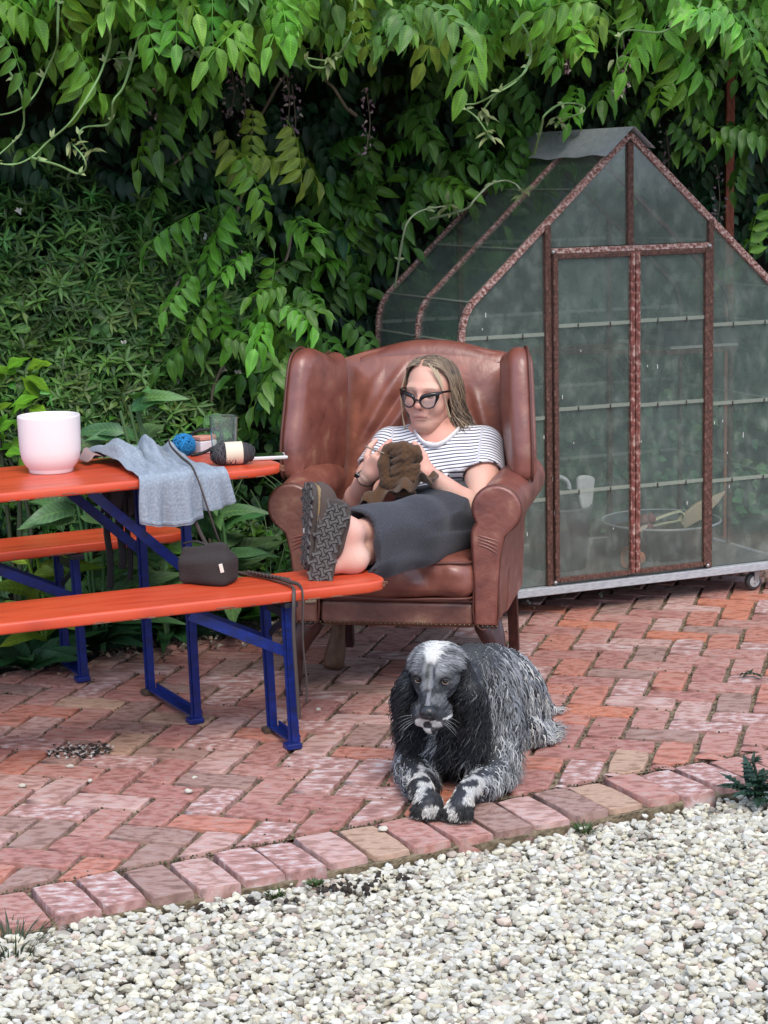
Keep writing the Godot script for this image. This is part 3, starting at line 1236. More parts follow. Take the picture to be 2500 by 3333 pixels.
	# faded flower racemes
	for p in [Vector3(-0.79, 2.01, -7.10), Vector3(-0.77, 1.97, -7.10), Vector3(-0.52, 1.98, -7.20), Vector3(-0.48, 1.94, -7.20), Vector3(-0.32, 1.96, -7.20), Vector3(-0.30, 1.89, -7.20), Vector3(-0.03, 1.87, -7.30), Vector3(0.69, 2.14, -7.00), Vector3(0.91, 2.07, -7.30), Vector3(1.19, 1.72, -8.10), Vector3(1.40, 1.56, -8.10), Vector3(-0.54, 1.28, -7.45)]:
		var s := MB.new()
		s.col = Color(0.16, 0.12, 0.09)
		var long := rnd(0.14, 0.22)
		var c := arc([p + Vector3(0, 0.06, -0.02), p + Vector3(0.01, -long * 0.4, 0), p + Vector3(-0.01, -long, 0.01)], 6)
		s.tube(c, 0.0025, 5)
		for k in 30:
			var q := c[rng.randi() % c.size()] + Vector3(rnd(-0.028, 0.028), rnd(-0.01, 0.01), rnd(-0.025, 0.025))
			s.col = Color(0.30, 0.20, 0.24) * rnd(0.7, 1.3) if rng.randf() < 0.75 else Color(0.55, 0.45, 0.40)
			leaf(s, q, rvec(1.0) + Vector3(0, -0.5, 0), Vector3(rnd(-1, 1), 0.3, 1), rnd(0.012, 0.020), 0.011, 0.6, 0.5, 3)
		obj("flower_raceme", s, M.stem, root)

# point on an ellipsoid's shell, seen side first
func shell(c: Vector3, r: Vector3) -> Array:
	var nn := Vector3(rng.randfn(), rng.randfn() * 0.9, absf(rng.randfn()) * 1.2).normalized()
	var k := 1.0 - 0.32 * rng.randf() * rng.randf() + 0.11 * sin(nn.x * 9 + c.x * 5) * sin(nn.y * 8 + nn.x * 3)
	return [c + nn * r * k, (nn / r).normalized()]

func hedge() -> void:
	var root := thing("jasmine_bush", "bushy green climber with narrow pointed star-like leaves, swelling from the wall on the left", "bush")
	var shapes := [whorl(7, 1.0, 0.20, 1.0), whorl(6, 1.0, 0.17, 0.8), whorl(8, 0.9, 0.19, 1.2)]
	var mats := []
	for i in 6:
		var m: StandardMaterial3D = M.leaf.duplicate()
		m.albedo_color = (green("jasmine") * [0.6, 0.85, 1.0, 1.2, 1.5, 1.8][i]).linear_to_srgb()
		mats.append(m)
	var blobs := [[Vector3(-1.25, 1.15, -7.45), Vector3(0.62, 0.50, 0.42)], [Vector3(-0.85, 1.10, -7.55), Vector3(0.42, 0.45, 0.40)], [Vector3(-1.2, 0.75, -7.3), Vector3(0.6, 0.35, 0.35)], [Vector3(-1.9, 1.1, -7.2), Vector3(0.6, 0.6, 0.4)]]
	var where := [[], [], []]
	var tint := [[], [], []]
	for i in 300:
		var b = blobs[rng.randi() % 3]
		var q := shell(b[0], b[1])
		var o := MeshInstance3D.new()
		part_name(o, "leaf_whorl", root)
		o.mesh = shapes[i % 3]
		o.material_override = mats[rng.randi() % 6]
		o.transform = Transform3D(facing(q[1] + Vector3(rnd(-0.6, 0.6), rnd(0.0, 1.0), rnd(0, 0.5)), Vector3(0.2, 1, 0.2), rnd(0.055, 0.085)), q[0] + q[1] * 0.04)
		root.add_child(o)
	for i in 4200:
		var b = blobs[rng.randi() % 4]
		var q := shell(b[0], b[1])
		where[i % 3].append(Transform3D(facing(q[1] + Vector3(rnd(-0.7, 0.7), rnd(-0.2, 1.0), rnd(0, 0.5)), Vector3(0.2, 1, 0.2), rnd(0.045, 0.080)), q[0]))
		tint[i % 3].append(green("jasmine") * (rnd(0.45, 1.0) if rng.randf() < 0.8 else 1.4))
	for k in 3:
		copies("foliage", shapes[k], M.leaf, where[k], tint[k], root)
	# broader leaves of a bindweed mixed in
	var bw := []
	var bt := []
	for i in 700:
		var b = blobs[rng.randi() % 4]
		var q := shell(b[0], b[1] * 1.03)
		if q[0].y > 1.35 + 0.2 * sin(q[0].x * 7.0):
			continue
		bw.append(Transform3D(facing(Vector3(rnd(-1, 1), rnd(-1.0, 0.2), 0.4), q[1] + Vector3(0, 0.5, 0.3), rnd(0.03, 0.065)), q[0]))
		bt.append(green("mid") * rnd(0.5, 1.2))
	copies("broad_leaves", broad(1.0, 0.6, 0.3), M.leaf, bw, bt, root)
	var fl := MB.new()
	fl.col = Color(0.6, 0.6, 0.5)
	for i in 14:
		var q := shell(blobs[i % 3][0], blobs[i % 3][1])
		for e in 5:
			leaf(fl, q[0] + q[1] * 0.04, Vector3(rnd(-1, 1), rnd(-1, 1), 0.5), Vector3(0, 0, 1), 0.016, 0.01)
	obj("blossom", fl, M.stem, root)

func ivy() -> void:
	var root := thing("wall_ivy", "dark broad-leaved ivy covering the shaded wall behind the wisteria", "climber")
	var where := []
	var tint := []
	var s := broad(1.0, 0.72, 0.3)
	for i in 7500:
		var x := rnd(-3.3, 3.3)
		var y := rnd(0.0, 2.4)
		var bulge := 0.10 + 0.10 * sin(x * 4.0 + y * 2.0) * sin(y * 5.0 + x) + (0.35 if y < 0.9 and x < 0.2 else 0.0)
		where.append(Transform3D(facing(Vector3(rnd(-1, 1), rnd(-1.0, 0.3), rnd(0.0, 0.6)), Vector3(rnd(-0.4, 0.4), 0.7, 1), rnd(0.035, 0.07)), Vector3(x, y, wall_z(x) + bulge + rnd(-0.08, 0.16))))
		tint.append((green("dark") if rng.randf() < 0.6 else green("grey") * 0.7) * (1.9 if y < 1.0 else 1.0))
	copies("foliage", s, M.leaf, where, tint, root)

# stems with leaves up them, or a rosette when tall is 0
func leafy_plant(called: String, label: String, at: Vector3, tall: float, n: int, long: float, wide: float, kind: String, group := "") -> void:
	var root := thing(called, label, "plant", at, 0.0, group)
	var st := MB.new()
	st.col = green(kind) * 0.6
	var tops := []
	for i in (1 if tall <= 0.0 else maxi(2, n / 6)):
		var lean := Vector3(rnd(-0.16, 0.16), 1, rnd(-0.05, 0.18))
		tops.append(lean * maxf(tall, 0.05) * rnd(0.75, 1.05))
		st.tube(arc([Vector3(lean.x * 0.1, 0, lean.z * 0.1), tops[-1] * 0.5 + Vector3(0.01, 0, -0.01), tops[-1]], 4), 0.006, 5)
	obj("stem", st, M.stem, root)
	for i in n:
		var t: Vector3 = tops[i % tops.size()]
		var f := 0.0 if tall <= 0.0 else rnd(0.15, 1.0)
		var a := i * 2.4 + rnd(-0.4, 0.4)
		var mb := MB.new()
		var c := green(kind)
		mb.col = c
		var up := rnd(0.25, 0.9) if tall > 0.0 else rnd(0.35, 1.3)
		leaf(mb, Vector3.ZERO, Vector3(cos(a), up, sin(a)), Vector3(-cos(a) * up, 0.7, -sin(a) * up + 0.9), long * rnd(0.7, 1.15) * (1.15 - 0.45 * f), wide * rnd(0.8, 1.15) * (1.1 - 0.4 * f), rnd(0.35, 0.75), 0.16, 7)
		var o := obj("leaf", mb, M.leaf, root)
		o.position = t * f

func low_plants() -> void:
	# tall comfrey behind the table
	var g := "comfrey plants behind the table"
	for q in [[Vector3(-1.00, 0, -6.60), 0.84, "broad comfrey plant standing behind the white pot"], [Vector3(-0.76, 0, -6.70), 0.88, "tallest comfrey plant with grey-green leaves, left behind the crumpled cloth"], [Vector3(-0.54, 0, -6.84), 0.78, "comfrey plant behind the glass tumbler"]]:
		leafy_plant("comfrey", q[2], q[0], q[1], 28, 0.25, 0.085, "grey", g)
	# laurel-like shrub at the left edge
	var la := thing("laurel_shrub", "glossy bright green shrub with rounded leaves at the left edge beside the white pot", "shrub", Vector3(-1.30, 0, -6.72))
	var lm: StandardMaterial3D = M.leaf.duplicate()
	lm.roughness = 0.28
	var st := MB.new()
	st.col = Color(0.035, 0.045, 0.02)
	for i in 4:
		st.tube(arc([Vector3(0, 0, 0), Vector3(rnd(-0.05, 0.06), 0.45, 0), Vector3(rnd(-0.12, 0.12), 0.85, rnd(-0.05, 0.08))], 5), 0.008, 5)
	obj("stem", st, M.stem, la)
	for i in 50:
		var mb := MB.new()
		mb.col = green("bright") * 0.8
		leaf(mb, Vector3.ZERO, Vector3(rnd(-1, 1), rnd(-0.3, 0.9), rnd(-0.2, 1)), Vector3(0, 1, 0.5), rnd(0.085, 0.125), rnd(0.05, 0.068), 0.3, 0.12, 6)
		var o := obj("leaf", mb, lm, la)
		o.position = Vector3(rnd(-0.15, 0.13), rnd(0.55, 1.0), rnd(-0.1, 0.1))
	# yellowing broad leaves under the table, strap-like clumps near the ground
	leafy_plant("dock", "yellow-green broad-leaved dock under the left end of the table", Vector3(-1.17, 0, -6.52), 0.42, 16, 0.26, 0.09, "yellow")
	leafy_plant("dock", "taller green dock with drooping leaves in the gap between table and back bench", Vector3(-0.86, 0, -6.80), 0.5, 18, 0.26, 0.075, "mid")
	var h := "dark leafy clumps at the foot of the plants"
	for q in [[Vector3(-1.22, 0, -6.40), "dark strap-leaved clump at the left edge below the back bench"], [Vector3(-1.02, 0, -6.62), "dark leafy clump behind the back bench legs"], [Vector3(-0.78, 0, -6.86), "dark leafy clump between the back bench and the table legs"]]:
		leafy_plant("leafy_clump", q[1], q[0], 0.0, 20, 0.25, 0.065, "dark", h)
	leafy_plant("leafy_clump", "low green clump seen under the table next to the blue leg", Vector3(-0.55, 0, -7.0), 0.0, 18, 0.28, 0.07, "mid", h)
	# creeping ground cover to the left of the armchair
	var gc := thing("creeping_ground_cover", "tangle of small-leaved creeper over the bed left of the armchair", "ground cover", Vector3.ZERO)
	gc.set_meta("kind", "stuff")
	var where := []
	var tint := []
	var s := whorl(5, 1.0, 0.5, 1.2)
	for i in 1500:
		var x := rnd(-1.9, 0.25)
		var z := lerpf(-6.95 - 0.62 * (x + 0.4), wall_z(x) + 0.15, pow(rng.randf(), 0.8))
		var y := rnd(0.02, 1.0) * (0.30 + 0.35 * clampf((-7.1 - 0.5 * (x + 0.4) - z) * 2.0, 0.0, 1.0)) + 0.12 * sin(x * 9.0) * sin(z * 7.0)
		where.append(Transform3D(facing(Vector3(rnd(-1, 1), rnd(-0.2, 1), rnd(0, 1)), Vector3(0, 1, 0.3), rnd(0.025, 0.05)), Vector3(x, maxf(y, 0.015), z)))
		tint.append(green("mid") if rng.randf() < 0.5 else green("grey"))
	copies("foliage", s, M.leaf, where, tint, gc)
	var tr := MB.new()
	tr.col = Color(0.10, 0.18, 0.06)
	for i in 26:
		var p := Vector3(rnd(-0.75, 0.1), rnd(0.3, 0.6), -7.15 + rnd(-0.2, 0.1))
		var d := Vector3(rnd(-0.15, 0.15), rnd(-0.3, -0.1), rnd(0.0, 0.1))
		tr.tube(arc([p, p + d * 0.6 + Vector3(0.02, 0.05, 0), p + d * 1.3], 4), 0.0022, 4)
	obj("runners", tr, M.stem, gc, "stuff")
	# soil bed and litter
	var bed := MB.new()
	for q in [[Vector2(-1.9, -7.2), Vector2(3.0, -8.4)]]:
		bed.sheet(30, 10, func(u: float, w: float):
			var x := lerpf(-3.2, 3.4, u)
			var front := -6.95 - 0.58 * (x + 0.4) + 0.05
			if x > 0.3: front = -7.35 - 0.42 * (x - 0.3)
			return Vector3(x, 0.006 + 0.05 * w + 0.012 * sin(x * 17.0) * sin(w * 9.0), lerpf(front, wall_z(x) - 0.1, w)))
	struct("planting_bed", bed, M.soil)
	var lit := thing("leaf_litter", "dead leaves and crumbs of stone scattered where the patio meets the bed", "litter", Vector3.ZERO)
	lit.set_meta("kind", "stuff")
	where = []
	tint = []
	for i in 900:
		var x := rnd(-1.6, 1.9)
		var front := -6.9 - 0.58 * (x + 0.4) if x < 0.3 else -7.3 - 0.42 * (x - 0.3)
		where.append(Transform3D(facing(rvec(1.0) * Vector3(1, 0.2, 1), Vector3(rnd(-0.4, 0.4), 1, rnd(-0.4, 0.4)), rnd(0.008, 0.03)), Vector3(x, 0.012 + rnd(0.0, 0.02), front + rng.randfn() * 0.13)))
		var k := rnd(0.5, 1.4)
		tint.append(Color(0.20, 0.15, 0.10) * k if rng.randf() < 0.7 else Color(0.35, 0.31, 0.25) * k)
	copies("crumbs", broad(1.0, 0.7, 0.5), M.plain, where, tint, lit)

# ---------------------------------------------------------------- glasshouse
func flake_mats() -> Array:
	var light := tri_map(mat(Color.WHITE, 0.75), Vector3(7.5, 7.5, 7.5))
	light.albedo_texture = ramp(0.02, 51, [[0.0, lin(0.06, 0.022, 0.014)], [0.30, lin(0.13, 0.045, 0.03)], [0.42, lin(0.22, 0.075, 0.055)], [0.50, lin(0.31, 0.15, 0.12)], [0.60, lin(0.44, 0.29, 0.25)], [0.80, lin(0.56, 0.45, 0.40)]], 4)
	relief(light, M.bump, 0.3)
	var dark := tri_map(mat(Color.WHITE, 0.8), Vector3(8, 5, 8))
	dark.albedo_texture = ramp(0.02, 53, [[0.0, lin(0.03, 0.015, 0.010)], [0.45, lin(0.085, 0.035, 0.024)], [0.66, lin(0.12, 0.048, 0.033)], [0.80, lin(0.19, 0.09, 0.065)], [0.95, lin(0.34, 0.22, 0.17)]], 4)
	relief(dark, M.bump, 0.3)
	var red := tri_map(mat(Color.WHITE, 0.7), Vector3(5, 3, 5))
	red.albedo_texture = ramp(0.02, 55, [[0.0, lin(0.05, 0.02, 0.013)], [0.40, lin(0.12, 0.04, 0.028)], [0.52, lin(0.24, 0.050, 0.038)], [0.64, lin(0.17, 0.07, 0.05)], [0.78, lin(0.48, 0.32, 0.27)]], 4)
	relief(red, M.bump, 0.3)
	return [light, dark, red]

func gable() -> PackedVector2Array:    # left half, from the base up to the ridge
	return PackedVector2Array([Vector2(-0.218, 0.115), Vector2(-0.218, 1.015), Vector2(-0.214, 1.075), Vector2(-0.200, 1.125), Vector2(-0.176, 1.162), Vector2(0.4675, 1.745)])

func rib(g: Node3D, z: float, mt: Material, w := 0.026, mirror := false) -> void:
	var p := gable()
	var mb := MB.new()
	for i in p.size() - 1:
		var a := p[i]
		var b := p[i + 1]
		if mirror:
			a.x = 0.935 - a.x
			b.x = 0.935 - b.x
		mb.beam(Vector3(a.x, a.y, z), Vector3(b.x, b.y, z), w, w * 0.75, Vector3(0, 0, 1) if false else Vector3(0, 0.01, 1), 0.003)
	obj("rafter", mb, mt, g)

func pane_poly(g: Node3D, poly: PackedVector2Array, z: float, cuts: Array, mats: Array, lap: Material) -> void:
	var ys := [0.0] + cuts + [3.0]
	for k in ys.size() - 1:
		var strip := PackedVector2Array([Vector2(-1, ys[k]), Vector2(2.5, ys[k]), Vector2(2.5, ys[k + 1]), Vector2(-1, ys[k + 1])])
		var q := poly_clip(poly, strip)
		if q.size() < 3:
			continue
		var mb := MB.new()
		mb.xf.origin = Vector3(0, 0, z - 0.003 * (k % 2))
		mb.slab(q, 0.003, 0.0005, 1)
		var pn := obj("pane", mb, mats[rng.randi() % mats.size()], g)
		if z > -0.1:     # a film of algae and dust, 2 mm behind the glass
			var gb := MB.new()
			gb.xf.origin = Vector3(0, 0, z - 0.0055 - 0.003 * (k % 2))
			gb.slab(q, 0.0008, 0.0002, 1)
			obj("grime_film", gb, M.grime[rng.randi() % 3], pn if g.get_parent() == self else g)
		if k > 0:   # overlap of two panes: a pale furred strip and its clips
			var x0 := 9.0
			var x1 := -9.0
			for e in q:
				if absf(e.y - ys[k]) < 0.002:
					x0 = minf(x0, e.x)
					x1 = maxf(x1, e.x)
			var lb := MB.new()
			lb.box(Vector3((x0 + x1) * 0.5, ys[k] + 0.008, z + 0.003), Vector3(x1 - x0 - 0.004, 0.014, 0.003), 0.0008)
			obj("lap_strip", lb, lap, g)
			var cb := MB.new()
			for f in [0.28, 0.72]:
				cb.box(Vector3(lerpf(x0, x1, f), ys[k] + 0.004, z + 0.006), Vector3(0.005, 0.020, 0.003), 0.001)
			obj("glass_clip", cb, M.clip, g)

func glasshouse() -> void:
	var g := thing("glasshouse", "small old glasshouse on castors with rusty flaking red frame and cloudy panes", "glasshouse", Vector3(0.486, 0, -6.967), deg_to_rad(23.1))
	var fm := flake_mats()
	var panes := []
	for q in [[0.08, 0.08], [0.11, 0.07], [0.14, 0.10], [0.09, 0.12]]:
		var m := mat(Color(0.50, 0.58, 0.54, q[0]), q[1])
		m.transparency = BaseMaterial3D.TRANSPARENCY_ALPHA
		panes.append(m)
	M.grime = []
	for i in 3:
		var gm := tri_map(mat(Color.WHITE, 0.9), Vector3(1.5 + 0.4 * i, 1.1, 1.5))
		gm.albedo_texture = ramp(0.016, 501 + i, [[0.0, Color(0.52, 0.58, 0.54, 0.0)], [0.42, Color(0.54, 0.60, 0.55, 0.05)], [0.62, Color(0.57, 0.62, 0.57, 0.12)], [0.80, Color(0.62, 0.65, 0.60, 0.22)], [1.0, Color(0.68, 0.70, 0.65, 0.34)]], 6)
		gm.transparency = BaseMaterial3D.TRANSPARENCY_ALPHA
		gm.uv1_offset = Vector3(i * 0.31, i * 0.17, 0)
		M.grime.append(gm)
	var lap := mat(lin(0.34, 0.37, 0.30), 0.8)
	lap.albedo_color.a = 0.42
	lap.transparency = BaseMaterial3D.TRANSPARENCY_ALPHA
	M.clip = mat(lin(0.06, 0.05, 0.045), 0.5, 0.5)
	var grey := tri_map(mat(Color.WHITE, 0.5, 0.3), Vector3(3, 8, 3))
	grey.albedo_texture = ramp(0.02, 57, [[0.0, lin(0.30, 0.31, 0.32)], [0.6, lin(0.46, 0.47, 0.48)], [1.0, lin(0.55, 0.56, 0.56)]])
	# base tray: angle rails, floor
	var mb := MB.new()
	mb.box(Vector3(0.4675, 0.099, 0.012), Vector3(1.42, 0.030, 0.030), 0.003)
	obj("base_rail", mb, grey, g)
	mb = MB.new()
	mb.box(Vector3(0.4675, 0.099, -0.762), Vector3(1.42, 0.030, 0.030), 0.003)
	obj("base_rail", mb, grey, g)
	for x in [-0.227, 1.162]:
		mb = MB.new()
		mb.box(Vector3(x, 0.099, -0.375), Vector3(0.030, 0.030, 0.742), 0.003)
		obj("base_rail", mb, grey, g)
	mb = MB.new()
	mb.box(Vector3(0.4675, 0.106, -0.375), Vector3(1.35, 0.012, 0.73), 0.002)
	obj("floor_board", mb, mat(lin(0.12, 0.13, 0.125), 0.8), g)
	# castors
	for q in [Vector2(1.03, -0.02), Vector2(-0.13, -0.02), Vector2(1.03, -0.70), Vector2(-0.13, -0.70)]:
		var w := MB.new()
		var bz := Basis(Vector3.RIGHT, PI / 2)
		w.lathe([Vector2(0.002, -0.012), Vector2(0.026, -0.012), Vector2(0.032, -0.008), Vector2(0.034, 0.0), Vector2(0.032, 0.008), Vector2(0.026, 0.012), Vector2(0.002, 0.012)], 24, Vector3(q.x, 0.036, q.y), bz)
		var ca := obj("castor", w, mat(lin(0.045, 0.045, 0.045), 0.6), g)
		w = MB.new()
		w.lathe([Vector2(0.002, 0.0125), Vector2(0.020, 0.0125), Vector2(0.022, 0.014), Vector2(0.008, 0.015), Vector2(0.006, 0.020), Vector2(0.001, 0.020)], 20, Vector3(q.x, 0.036, q.y), bz)
		obj("wheel_disc", w, mat(lin(0.38, 0.38, 0.37), 0.45), ca)
		w = MB.new()
		w.box(Vector3(q.x + 0.006, 0.063, q.y + 0.019), Vector3(0.022, 0.052, 0.003), 0.001)
		w.box(Vector3(q.x + 0.006, 0.084, q.y), Vector3(0.04, 0.004, 0.042), 0.001)
		w.box(Vector3(q.x + 0.006, 0.063, q.y - 0.019), Vector3(0.022, 0.052, 0.003), 0.001)
		obj("bracket", w, mat(lin(0.30, 0.28, 0.26), 0.45, 0.6), ca)
	# ribs
	for z in [0.0, -0.375, -0.75]:
		rib(g, z, fm[0], 0.025 if z == 0.0 else 0.020)
		rib(g, z, fm[0] if z == 0.0 else fm[1], 0.025 if z == 0.0 else 0.020, true)
	# ridge cap of bent lead-grey sheet
	var cap := tri_map(mat(Color.WHITE, 0.45, 0.15), Vector3(4, 4, 4))
	cap.albedo_texture = ramp(0.02, 59, [[0.0, lin(0.30, 0.33, 0.35)], [0.5, lin(0.48, 0.51, 0.53)], [1.0, lin(0.58, 0.61, 0.63)]])
	relief(cap, M.bump, 0.4)
	mb = MB.new()
	for s in [-1, 1]:
		mb.cloth(6, 22, func(u: float, w: float):
			var wav: float = 0.003 * sin(w * 9.0) * u + 0.003 * sin(w * 23.0) * u
			var wide: float = 0.115 if s < 0 else 0.085
			return Vector3(0.4675 + s * (0.003 + u * wide), 1.768 - u * wide * 0.86 + wav + 0.004 * (1 - u), lerpf(-0.80, 0.035, w) if s < 0 else lerpf(0.035, -0.80, w)), 0.002)
	obj("ridge_cap", mb, cap, g)
	# gable posts and door
	for q in [[0.127, 1.43, 0.024, 1], [0.812, 1.43, 0.022, 1]]:
		mb = MB.new()
		mb.box(Vector3(q[0], (q[1] + 0.115) * 0.5, 0.0), Vector3(q[2], q[1] - 0.115, 0.026), 0.002)
		obj("gable_post", mb, fm[q[3]], g)
	mb = MB.new()
	mb.box(Vector3(0.4675, 1.53, 0.0), Vector3(0.024, 0.37, 0.026), 0.002)
	obj("king_post", mb, fm[1], g)
	mb = MB.new()
	mb.box(Vector3(0.47, 1.337, 0.004), Vector3(0.66, 0.020, 0.024), 0.002)
	obj("door_head", mb, fm[0], g)
	var top_cuts := []
	# panes of the gable
	var left := PackedVector2Array([Vector2(-0.205, 0.118), Vector2(0.115, 0.118), Vector2(0.115, 1.412), Vector2(-0.170, 1.152), Vector2(-0.196, 1.11), Vector2(-0.206, 1.04)])
	var right := PackedVector2Array()
	for e in left:
		right.append(Vector2(0.94 - e.x, e.y))
	right.reverse()
	pane_poly(g, left, 0.0, [0.43, 0.73, 1.033], panes, lap)
	pane_poly(g, right, 0.0, [0.44, 0.735, 1.032], panes, lap)
	pane_poly(g, PackedVector2Array([Vector2(0.140, 1.35), Vector2(0.455, 1.35), Vector2(0.455, 1.715), Vector2(0.140, 1.43)]), 0.0, [], panes, lap)
	pane_poly(g, PackedVector2Array([Vector2(0.481, 1.35), Vector2(0.800, 1.35), Vector2(0.800, 1.425), Vector2(0.481, 1.715)]), 0.0, [], panes, lap)
	# two door leaves with red centre stiles
	for q in [[0.142, 0.478, [0.452, 0.759, 1.061], 2, 0], [0.482, 0.797, [0.450, 0.752, 1.064], 2, 1]]:
		var leafd := Node3D.new()
		part_name(leafd, "door", g)
		g.add_child(leafd)
		var x0: float = q[0]
		var x1: float = q[1]
		for x in [x0 + 0.009, x1 - 0.009]:
			mb = MB.new()
			mb.box(Vector3(x, 0.728, 0.016), Vector3(0.019, 1.196, 0.020), 0.002)
			obj("stile", mb, fm[2] if x > 0.45 and x < 0.52 else fm[1], leafd)
		for y in [0.135, 1.318]:
			mb = MB.new()
			mb.box(Vector3((x0 + x1) * 0.5, y, 0.016), Vector3(x1 - x0 - 0.038, 0.018, 0.018), 0.002)
			obj("door_rail", mb, fm[1], leafd)
		pane_poly(leafd, PackedVector2Array([Vector2(x0 + 0.017, 0.143), Vector2(x1 - 0.017, 0.143), Vector2(x1 - 0.017, 1.310), Vector2(x0 + 0.017, 1.310)]), 0.014, q[2], panes, lap)
		for y in [1.335, 0.128]:
			mb = MB.new()
			mb.lathe([Vector2(0.0005, 0), Vector2(0.007, 0.001), Vector2(0.008, 0.006), Vector2(0.004, 0.010), Vector2(0.0005, 0.0105)], 10, Vector3(x0 if q[4] == 0 else x1, y, 0.018), Basis(Vector3.RIGHT, PI / 2))
			obj("hinge_pin", mb, mat(lin(0.45, 0.43, 0.42), 0.4, 0.7), leafd)
	# roof and side panes between the ribs
	for mir in [false, true]:
		for bay in 2:
			var z0 := -0.012 - 0.375 * bay
			var z1 := z0 - 0.352
			for seg in [[0.13, 0.44], [0.44, 0.73], [0.73, 1.02], [1.025, 1.15], [1.165, 1.345], [1.345, 1.55], [1.55, 1.72]]:
				mb = MB.new()
				var a := gable_at(seg[0])
				var b := gable_at(seg[1])
				if seg[0] == 1.025:
					var p := gable()
					mb.cloth(1, 3, func(u: float, w: float): 
						var e: Vector2 = [p[1], p[2], p[3], p[4]][int(round(w * 3))] + Vector2(0.006, 0)
						return Vector3(e.x if not mir else 0.935 - e.x, e.y, lerpf(z0, z1, u)), 0.003)
				else:
					mb.cloth(1, 1, func(u: float, w: float):
						var e: Vector2 = a.lerp(b, w)
						return Vector3(e.x if not mir else 0.935 - e.x, e.y, lerpf(z0, z1, u)), 0.003)
				obj("pane", mb, panes[2], g)
				if seg[0] > 0.2:
					mb = MB.new()
					var e := a if not mir else Vector2(0.935 - a.x, a.y)
					mb.beam(Vector3(e.x - (0.003 if not mir else -0.003), e.y + 0.004, z0 - 0.003), Vector3(e.x - (0.003 if not mir else -0.003), e.y + 0.004, z1 + 0.003), 0.020, 0.005)
					obj("lap_strip", mb, lap, g)
	# back gable
	var back := PackedVector2Array()
	var p := gable()
	for e in p:
		back.append(e + Vector2(0.012, -0.014))
	for i in range(p.size() - 2, -1, -1):
		back.append(Vector2(0.935 - p[i].x - 0.012, p[i].y - 0.014))
	for q in [[-0.3, 0.127], [0.151, 0.80], [0.824, 1.3]]:
		pane_poly(g, poly_clip(back, PackedVector2Array([Vector2(q[0], 0.11), Vector2(q[1], 0.11), Vector2(q[1], 2), Vector2(q[0], 2)])), -0.75, [0.45, 0.75, 1.05, 1.34], panes, lap)
	for x in [0.139, 0.812]:
		mb = MB.new()
		mb.box(Vector3(x, 0.77, -0.75), Vector3(0.022, 1.31, 0.022), 0.002)
		obj("gable_post", mb, fm[1], g)
	# slatted staging inside
	mb = MB.new()
	mb.beam(Vector3(0.36, 0.915, -0.70), Vector3(1.13, 0.915, -0.70), 0.02, 0.02)
	mb.beam(Vector3(0.80, 0.915, -0.30), Vector3(1.13, 0.915, -0.30), 0.02, 0.02)
	mb.beam(Vector3(0.36, 0.915, -0.70), Vector3(0.80, 0.915, -0.30), 0.02, 0.02)
	obj("shelf_bearer", mb, fm[1], g)
	for i in 5:
		mb = MB.new()
		mb.box(Vector3(0.975, 0.931, -0.32 - i * 0.085), Vector3(0.31, 0.010, 0.07), 0.002)
		obj("shelf_slat", mb, mat(lin(0.34, 0.35, 0.31), 0.7), g)
	# bird droppings and drips on the glass
	var dr := MB.new()
	dr.col = Color(0.65, 0.65, 0.6)
	for i in 22:
		var x := rnd(-0.15, 1.0)
		var y := rnd(0.3, 1.3)
		dr.box(Vector3(x, y, 0.0195), Vector3(0.003, rnd(0.006, 0.022), 0.002), 0.0008)
	obj("dropping", dr, M.plain, g, "stuff")
	glasshouse_things(g.transform)

func gable_at(y: float) -> Vector2:
	var p := gable()
	for i in p.size() - 1:
		if y <= p[i + 1].y:
			return p[i].lerp(p[i + 1], clampf((y - p[i].y) / (p[i + 1].y - p[i].y), 0, 1))
	return p[p.size() - 1]

func inside(o: Node3D, t: Transform3D, at: Vector3, turn := 0.0) -> void:
	o.transform = t * Transform3D(Basis(Vector3.UP, turn), at)

